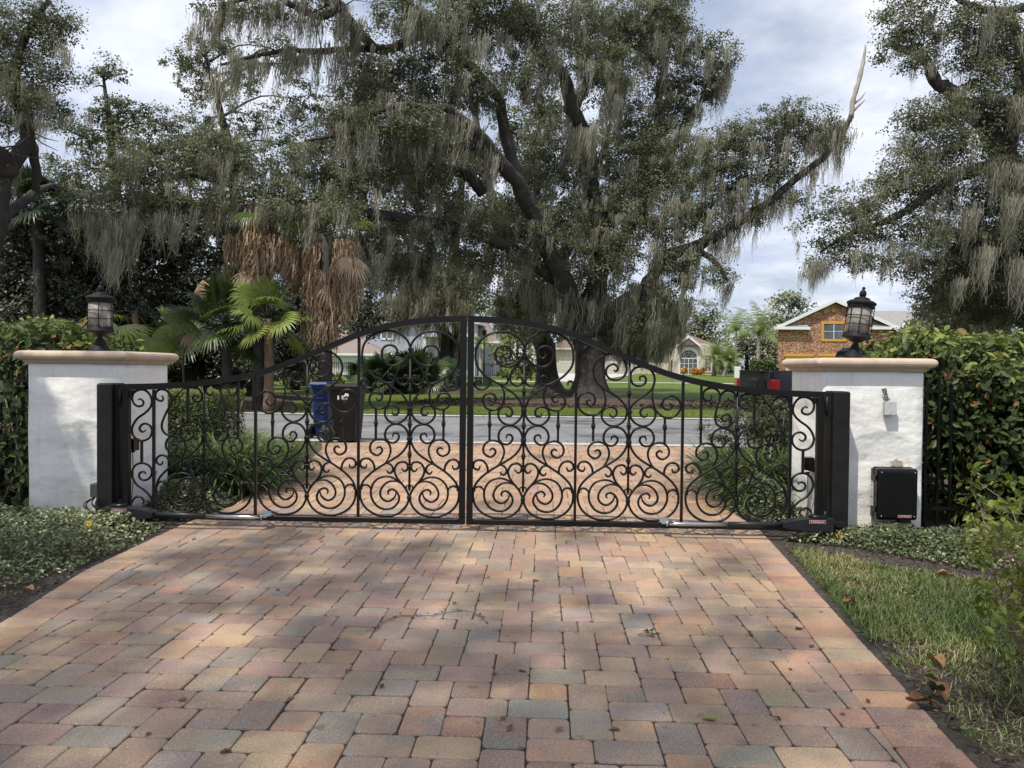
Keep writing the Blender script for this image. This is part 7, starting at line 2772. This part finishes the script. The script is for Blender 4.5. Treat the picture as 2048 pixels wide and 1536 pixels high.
def groundcover(label, poly, n, h, leaf=.030, mat='jasmine', tintb=0.0):
    L = Leaves()
    x, y = poly_points(poly, n)
    n = len(x)
    ed = edge_dist(poly, x, y)
    hh = h * np.clip(ed / .22, .12, 1) * (.78 + .22 * np.sin(4.1 * x + 1.3 * y) * np.cos(3.3 * y - x) + .12 * np.sin(11 * x) * np.sin(9 * y))
    z = hh * (1 - RNG.random(n) ** 2.2 * .95) + .01
    pos = np.stack([x, y, z], 1)
    nrm = RNG.normal(0, .6, (n, 3)) + np.array([0, -.15, 1])
    sz = leaf * RNG.uniform(.6, 1.3, n)
    patch = .2 * np.sin(2.3 * x + .7) * np.sin(2.9 * y) + .08 * np.sin(7 * x) * np.sin(8 * y)  # yellowish patches in the leaf tint, painting in sunlit spots
    tint = np.clip(RNG.beta(1.7, 2.2, n) + patch + tintb, 0, 1)
    L.put(LEAF8, pos, frames(nrm), sz * .62, sz, tint)
    # runners
    m = MB()
    for k in range(int(n / 140)):
        i = RNG.integers(n)
        a = RNG.uniform(0, 6.28)
        p = Vector((x[i], y[i], .01))
        m.tube([p, p + Vector((.05 * math.cos(a), .05 * math.sin(a), hh[i] * .5)), p + Vector((.12 * math.cos(a), .12 * math.sin(a), hh[i] * .9))], .0022, 4)
    mt = m.mesh('stems')
    o = L.build('groundcover', M[mat])
    tag(o, label, 'groundcover', None, 'stuff')
    return o


LB = [(-8.0, 6.28), (-4.47, 6.28), (-3.78, 6.22), (-3.3, 6.12), (-3.10, 6.0), (-3.07, 5.6), (-3.04, 5.1), (-3.05, 4.75), (-3.12, 4.45), (-3.4, 4.15), (-3.9, 3.9), (-5, 3.7), (-8, 3.6)]
groundcover('low cream-variegated groundcover in front of the pillar with leaf shadows', LB, 40000, .19, tintb=.05)
RB = [(1.92, 6.02), (2.4, 6.2), (3.2, 6.22), (4.6, 6.1), (6.5, 6.1), (6.5, 4.9), (3.6, 4.9), (3.1, 5.1), (2.75, 5.45), (2.42, 5.78), (2.1, 5.95)]
groundcover('low cream-variegated groundcover at the foot of the control cabinet', RB, 26000, .19, tintb=.04)
groundcover('pale variegated groundcover behind the gate along the pillar with leaf shadows', [(-3.6, 6.35), (-3.05, 6.35), (-3.0, 6.9), (-3.05, 7.35), (-3.6, 7.4)], 7500, .30, tintb=.06)
groundcover('pale variegated groundcover behind the gate along the pillar with the cabinet', [(1.95, 6.45), (2.33, 6.4), (2.33, 7.4), (2.0, 7.6), (1.80, 7.3), (1.84, 6.8)], 9000, .40, tintb=.06)


def grass(label, polys, n, hmin, hmax, w, tintb=0.0, bare=None):
    L = Leaves()
    for poly in polys:
        x, y = poly_points(poly, n)
        keep = RNG.random(len(x)) < np.clip(.78 + .4 * np.sin(2.7 * x + 1.9 * y) * np.cos(2.3 * y - 1.1 * x) + .3 * np.sin(6 * x - 2 * y), .05, 1)
        if bare:
            for bx_, by_, br in bare:
                keep &= ~((np.hypot(x - bx_, y - by_) < br) & (RNG.random(len(x)) < .93))
        x, y = x[keep], y[keep]
        k = len(x)
        pos = np.stack([x, y, np.full(k, -.006)], 1)
        # blade stands along its local y: frame z column is the blade's flat side
        az = RNG.uniform(0, 2 * PI, k)
        tilt = np.abs(RNG.normal(.85, .38, k))
        yv = np.stack([np.cos(az) * np.sin(tilt), np.sin(az) * np.sin(tilt), np.cos(tilt)], 1)
        xv = np.stack([-np.sin(az), np.cos(az), np.zeros(k)], 1)
        zv = np.cross(xv, yv)
        R = np.stack([xv, yv, zv], axis=2)
        h = RNG.uniform(hmin, hmax, k)
        patch = .16 * np.sin(2.1 * x + 3 * y) + .10 * np.sin(7 * x)
        tint = np.clip(RNG.beta(2.2, 2.2, k) + patch + tintb, 0, 1)
        L.put(BLADE, pos, R, np.full(k, w), h, tint)
    o = L.build('grass', M['grass'])
    tag(o, label, 'grass', None, 'stuff')
    return o


grass('coarse lawn grass beside the driveway on the right', [[(1.56, 2.9), (1.72, 4.4), (1.88, 5.75), (2.1, 5.65), (2.45, 5.2), (3.0, 4.85), (3.8, 4.8), (4.6, 4.8), (4.2, 3.2), (2.4, 2.6), (1.9, 2.5), (1.62, 2.75)]], 88000, .028, .078, .0046,
      bare=((2.24, 5.5, .17), (2.08, 5.12, .15), (1.97, 4.76, .13), (1.86, 4.4, .10), (1.76, 3.7, .13), (1.72, 3.35, .15), (1.70, 3.05, .2), (1.85, 2.8, .24), (2.2, 2.75, .25), (2.55, 2.8, .25)))
grass('thin grass tufts in the soil at the left edge of the driveway', [[(-3.4, 3.6), (-3.0, 3.85), (-3.1, 4.3), (-3.9, 4.2), (-4.2, 3.6)], [(-2.9, 3.0), (-2.75, 3.4), (-3.6, 3.5), (-3.6, 3.0)]], 1500, .04, .10, .005)
grass('grass verge on the left between the driveway clumps and the road', [[(-3.66, 10.3), (-3.75, 12), (-4.02, 13.3), (-9, 13.3), (-9, 10.6), (-4.6, 10.6)]], 16000, .05, .11, .009, .12)
grass('grass verge on the right between the shrubs and the road', [[(2.45, 10.4), (2.75, 12), (3.0, 13.3), (9, 13.3), (9, 10.6)]], 12000, .05, .11, .009, .05)
grass('grass edge along the far kerb', [[(-12, 21.5), (16, 21.5), (16, 24), (-12, 24)]], 26000, .06, .14, .018, .12)

# ------------------------------------------------------------------ lime shrub in the right foreground
r = thing('lime_shrub', 'leggy lime-green shrub with bare stems at the right edge, nearest the camera', 'shrub', (2.02, 3.05, 0))
m = MB()
L = Leaves()
tips = []
rs = random.Random(21)
for k in range(26):
    b0 = Vector((2.02 + rs.gauss(0, .05), 3.05 + rs.gauss(0, .06), -.02))
    tx = rs.choice([(1945, 950), (1990, 960), (1960, 1040), (1985, 1100), (1975, 1180), (2020, 1000), (2050, 960), (2080, 950), (2060, 1080), (2010, 1150), (2100, 1000), (1995, 1230), (2040, 1250), (2090, 1150), (2010, 1310)])
    e = at(tx[0] + rs.gauss(8, 16), tx[1] + rs.gauss(0, 26), rs.uniform(2.85, 3.45))
    mid = (b0 + e) / 2 + Vector((rs.gauss(.03, .05), rs.gauss(0, .04), rs.gauss(.02, .04)))
    P = catmull([b0, mid, e], 5)
    m.tube(P, [.0055 - .0038 * i / (len(P) - 1) for i in range(len(P))], 5)
    for j in range(5, len(P)):
        for q in range(2):
            d = Vector((rs.gauss(0, 1), rs.gauss(0, 1), rs.gauss(.2, .7))).normalized() * rs.uniform(.05, .16)
            m.tube([P[j], P[j] + d * .5, P[j] + d], [.0022, .0018, .001], 4)
            tips.append((P[j] + d, .8 if j > 6 else .35))
    tips.append((e, 1))
for p, wgt in tips:
    n_ = rs.randrange(3, 9) if rs.random() < wgt else 0
    for k in range(n_):
        pos = np.array([tuple(p + Vector((rs.gauss(0, .018), rs.gauss(0, .018), rs.gauss(0, .015))))])
        sz = rs.uniform(.022, .058)
        L.put(LEAF8, pos, frames(np.array([[rs.gauss(0, .7), rs.gauss(-.3, .7), rs.gauss(.8, .5)]])), np.array([sz * .55]), np.array([sz]), np.array([min(1, max(0, rs.gauss(.5, .2)))]))
m.build('stems', M['twig'], r)
L.build('foliage', M['shrub_lime'], r)

# ------------------------------------------------------------------ leaf litter and small things on the pavers
def dry_leaf_mesh(name, mat, tint):
    I, J = 10, 7
    V, Fq, A = [], [], []
    c1, c2 = RNG.uniform(.5, 1.5), RNG.uniform(-.5, .6)
    for i in range(I + 1):
        t = i / I
        hw = .5 * math.sin(PI * min(1, t ** .8 * .97 + .02)) ** .85
        for j in range(J):
            u = (j - (J - 1) / 2) / ((J - 1) / 2)
            x = u * hw
            V.append((x, t + .03 * math.sin(9 * u + 5 * t), c1 * x * x + c2 * (t - .5) ** 2 + .05 * math.sin(7 * t + 4 * u) + .05 * abs(u) * math.sin(14 * t)))
    for i in range(I):
        for j in range(J - 1):
            Fq.append((i * J + j, i * J + j + 1, (i + 1) * J + j + 1, (i + 1) * J + j))
            A.append(min(1, max(0, tint + RNG.normal(0, .05) - (.12 if j in (2, 3) else 0))))
    return mesh_np(name, np.array(V), np.array(Fq), np.full(len(Fq), 4), {'tint': np.array(A)}, True)


spots = [(660, 1298), (692, 1346), (374, 1400), (440, 1505), (302, 1465), (588, 1394), (560, 1180), (646, 1082), (384, 1080), (1342, 1204), (1037, 1340), (1016, 1462), (904, 1206), (974, 1156), (1010, 1435), (762, 1376), (1625, 1290), (1582, 1340), (1737, 1405), (1638, 1222), (1690, 1430), (1562, 1440), (1506, 1270), (1240, 1460), (1069, 1160), (938, 1048)]
lm = {k: dry_leaf_mesh('fallen_leaf', M['dry_leaf'], t) for k, t in enumerate((.15, .4, .6))}
for k, me_ in lm.items():
    me_['local'] = 1
for k, (px, py) in enumerate(spots):
    g = ground(px, py, .004)
    o = link('fallen_leaf', lm[k % 3], M['dry_leaf'] if k < 3 else None)
    s = random.uniform(.026, .042)
    o.location = (g.x, g.y, .004)
    o.scale = (s * .55, s, s * .6)
    o.rotation_euler = (random.uniform(-.25, .25), random.uniform(-.25, .25), random.uniform(0, 6.28))
    tag(o, 'small dry brown leaf lying on the driveway pavers', 'leaf', 'dry leaves scattered on the driveway')
for px, py, sz, t, lab, mat in ((1432, 1440, .055, .9, 'pale yellow leaf lying flat on the driveway', 'olive_leaf'), (1124, 1455, .04, .95, 'small pale leaf on the driveway left of the yellow leaf', 'dry_leaf'), (1604, 1256, .05, .2, 'green leaf lying near the right soldier course', 'hedge_leaf')):
    me_ = dry_leaf_mesh('fallen_leaf', M[mat], t)
    me_['local'] = 1
    o = link('fallen_leaf', me_, M[mat])
    g = ground(px, py, .004)
    o.location = (g.x, g.y, .005)
    o.scale = (sz * .6, sz, sz * .5)
    o.rotation_euler = (.1, .1, random.uniform(0, 6))
    tag(o, lab, 'leaf')
# curled magnolia leaves on the soil at the right
for px, py, sz, t, rz, tilt, lab, mat in ((1872, 1404, .15, .3, 1.9, .2, 'large curled brown leaf on the soil right of the driveway', 'dry_leaf'), (1894, 1400, .11, .45, .4, .6, 'smaller curled brown leaf touching the large curled leaf', 'dry_leaf'), (1880, 1384, .12, .15, 2.4, .5, 'dark green leaf leaning over the large curled leaf', 'hedge_leaf'), (1880, 1361, .07, .7, 1.0, .2, 'small bright green leaf on the soil above the curled leaves', 'hedge_leaf'), (1910, 1152, .13, .9, 1.3, .1, 'pale tan leaf lying in the grass below the groundcover', 'dry_leaf'), (1888, 1331, .10, .75, .3, .1, 'tan dead leaf in the grass above the curled leaves', 'dry_leaf'), (1708, 1203, .10, .65, 2.2, .1, 'tan dead leaf on the bare strip in the grass', 'dry_leaf'), (64, 1182, .09, .95, 1.2, .1, 'pale dead leaf on the soil at the left', 'dry_leaf')):
    me_ = dry_leaf_mesh('fallen_leaf', M[mat], t)
    me_['local'] = 1
    g = ground(px, py, .02)
    o = link('fallen_leaf', me_, M[mat])
    o.location = (g.x, g.y, .018)
    o.scale = (sz * .55, sz, sz * .9)
    o.rotation_euler = (tilt, .15, rz)
    tag(o, lab, 'leaf')
# green sprig growing in a joint
g = ground(1297, 1272)
r = thing('weed_sprig', 'small green weed sprouting from a joint in the driveway', 'weed', (g.x, g.y, 0))
L = Leaves()
n_ = 14
L.put(LEAF8, np.stack([g.x + RNG.normal(0, .02, n_), g.y + RNG.normal(0, .02, n_), RNG.uniform(.006, .03, n_)], 1), frames(RNG.normal(0, .5, (n_, 3)) + np.array([0, 0, 1])), np.full(n_, .012), np.full(n_, .034), np.clip(RNG.normal(.5, .15, n_), 0, .9))
L.build('leaves', M['hedge_leaf'], r)
m = MB()
for k in range(4):
    m.tube([(g.x, g.y, 0), (g.x + random.gauss(0, .02), g.y + random.gauss(0, .02), .012), (g.x + random.gauss(0, .04), g.y + random.gauss(0, .03), .02)], .0012, 4)
m.build('stems', M['twig'], r)
# withered vine trailing over the pavers
pts = [(750, 1262), (762, 1247), (778, 1238), (800, 1231), (826, 1231), (850, 1231), (872, 1229), (893, 1225), (915, 1222), (938, 1222), (958, 1232), (975, 1244)]
P = catmull([ground(x + random.uniform(-2, 2), y, .006) for x, y in pts], 4)
g = P[len(P) // 2]
r = thing('dry_vine', 'withered thin vine trailing across the middle of the driveway', 'vine', (g.x, g.y, 0))
m = MB()
m.tube(P, .0022, 5)
for k in range(8):
    p = P[random.randrange(len(P))]
    m.tube([p, p + Vector((random.gauss(0, .03), random.gauss(0, .03), .004)), p + Vector((random.gauss(0, .06), random.gauss(0, .05), 0))], .0014, 4)
m.build('stem', M['twig'], r)
L = Leaves()
n_ = 16
ii = RNG.integers(0, len(P), n_)
L.put(LEAF8, np.array([tuple(P[i]) for i in ii]) + RNG.normal(0, .012, (n_, 3)) * np.array([1, 1, .2]), frames(RNG.normal(0, .4, (n_, 3)) + np.array([0, 0, 1])), np.full(n_, .011), np.full(n_, .022), np.clip(RNG.normal(.3, .15, n_), 0, .9))
L.build('leaves', M['hedge_leaf'], r)

# ------------------------------------------------------------------ oak behind the photographer whose limbs dapple the driveway
r = thing('live_oak', 'oak behind the viewer whose limbs shade the driveway', 'oak tree', (-7.5, -7.0, 0))
m = MB()
m.tube([(-7.5, -7, -.1), (-7.3, -6.9, 2), (-7.0, -6.6, 4.5), (-6.2, -5.8, 7)], [.6, .5, .42, .34], 12)
for e in ((-4.5, -3.5, 8.6), (-2.0, -2.6, 8.8), (-5.5, -1.5, 8.4), (-1.5, .2, 9.2), (-6.5, 1.2, 8.8), (1.5, -2.5, 9.4)):
    q = Vector((-6.2, -5.8, 7))
    e = Vector(e)
    m.tube(catmull([q, (q + e) / 2 + Vector((0, 0, 2.2)), e + Vector((-1.5, -1.5, 3.5))], 4), [.16 - .015 * k for k in range(9)], 7)
m.build('trunk', M['bark'], r)
CL = []
for c, s_ in SHADE if 'SHADE' in globals() else []:
    CL.append((Vector(c), s_, s_, s_ * .35))
SHADE_AT = [  # where on the driveway (x, y) the shade of a leafy limb falls, its size, the height of the limb
    (-1.9, 3.0, 1.0, 8.5), (.2, 1.9, .9, 8.7), (-1.6, 2.2, .9, 8.4), (1.0, 3.9, .5, 8.8), (-.4, 3.5, .8, 8.5), (-2.6, 3.4, .8, 8.6), (-1.4, 4.8, .7, 8.4), (.3, 3.0, .7, 8.9), (-2.2, 5.4, .6, 8.5), (1.5, 2.9, .5, 8.7), (-.4, 2.7, .95, 8.8), (.7, 3.1, .7, 8.6), (-2.4, 4.4, .9, 8.4), (-1.0, 4.2, 1.0, 8.7), (.25, 4.3, .7, 8.9), (-1.8, 5.3, .75, 8.6), (-.5, 5.2, .55, 8.5), (-3.6, 5.0, .8, 8.3), (-2.9, 6.3, .6, 8.6), (1.1, 2.2, .7, 9.0), (-.6, 1.7, 1.0, 8.8), (-4.2, 3.6, .9, 8.3), (1.6, 4.0, .36, 9.0), (2.6, 3.4, .7, 9), (3.2, 4.4, .6, 9), (-4.6, 6.1, .7, 8.4), (-2.6, 1.4, 1.2, 8.5), (4.3, 5.6, .7, 9.2), (-6.5, 15.3, .9, 10), (-4.6, 16.8, .8, 10), (-2.4, 15.6, 1.0, 10), (-.6, 17.6, .9, 10), (1.4, 15.2, .7, 10), (2.9, 17.0, 1.0, 10), (4.6, 18.6, .8, 10), (-8.4, 18.4, 1.1, 10), (-3.4, 19.2, .9, 10), (1.0, 19.6, 1.0, 10), (6.2, 16.0, .9, 10), (-1.4, 13.2, .5, 10), (.6, 11.6, .6, 10), (-2.4, 9.6, .5, 10), (1.2, 8.4, .45, 10), (-.6, 7.6, .3, 10), (3.6, 2.4, .8, 9), (.3, 5.8, .3, 9), (1.3, 5.2, .24, 9)]
for x, y, s_, h in SHADE_AT:
    h *= 1.45
    t = h / SUN.z
    CL.append((Vector((x + SUN.x * t, y + SUN.y * t, h)), s_ * 1.12, s_ * 1.12, s_ * .30))
LOWB = [(Vector((x, 6.3, z)) + SUN * 5.6, s_, s_ * .8, s_ * .8) for x, z, s_ in ((-4.42, 1.12, .10), (-4.38, .88, .17), (-4.26, .66, .19), (-4.42, .5, .2), (-4.12, .42, .22), (-4.34, .2, .26), (-3.98, .16, .2))]
crown_leaves(LOWB, .075, 7.0, M['oak_leaf'], 'low_branch', r, .09)
crown_leaves(CL, .09, 3.0, M['oak_leaf'], 'crown', r, .26)

# chips, twigs and crumbled leaves over the bare soil
def litter(label, poly, n, s0, s1, z=.004):
    x, y = poly_points(poly, n)
    n = len(x)
    L = Leaves()
    sz = RNG.uniform(s0, s1, n)
    L.put(LEAF4, np.stack([x, y, z + RNG.random(n) * .012], 1), frames(RNG.normal(0, .35, (n, 3)) + np.array([0, 0, 1])), sz * RNG.uniform(.2, .7, n), sz, np.clip(RNG.beta(1.6, 2.0, n), 0, 1))
    o = L.build('soil_litter', M['litter'])
    tag(o, label, 'mulch', None, 'stuff')


M['litter'] = attr_leaf('soil_litter', [(0, (.02, .016, .013)), (.6, (.07, .05, .036)), (.85, (.17, .12, .08)), (1, (.32, .25, .17))], rough=.9, spec=.1, trans=0)
litter('dark mulch crumbs on the soil right of the driveway', [(1.50, 2.4), (1.86, 6.0), (2.4, 6.2), (5, 4.8), (4.6, 2.0)], 16000, .008, .035)
litter('dark mulch crumbs on the soil left of the driveway', [(-2.62, 2.6), (-2.88, 4.06), (-3.0, 4.8), (-3.06, 6.1), (-3.6, 5.6), (-5, 4.4), (-5, 2.6)], 12000, .008, .035)
litter('reddish mulch chips under the big oak', [(-5, 25), (10, 24.6), (11, 29), (-4, 30)], 16000, .05, .16, .16)

litter('brown leaf litter gathered along the near kerb of the road', [(-6, 13.5), (6, 13.5), (6, 14.1), (-6, 14.1)], 700, .02, .05, .006)
litter('brown leaf litter gathered along the far kerb of the road', [(-12, 20.2), (14, 20.2), (14, 21.3), (-12, 21.3)], 1500, .02, .06, .014)
grass('dry flattened thatch creeping over the soil edge right of the driveway', [[(1.58, 2.7), (1.66, 3.2), (1.84, 4.6), (1.95, 5.6), (2.3, 5.6), (2.2, 4.6), (2.1, 3.6), (2.6, 2.7)]], 9000, .02, .06, .004, .34)
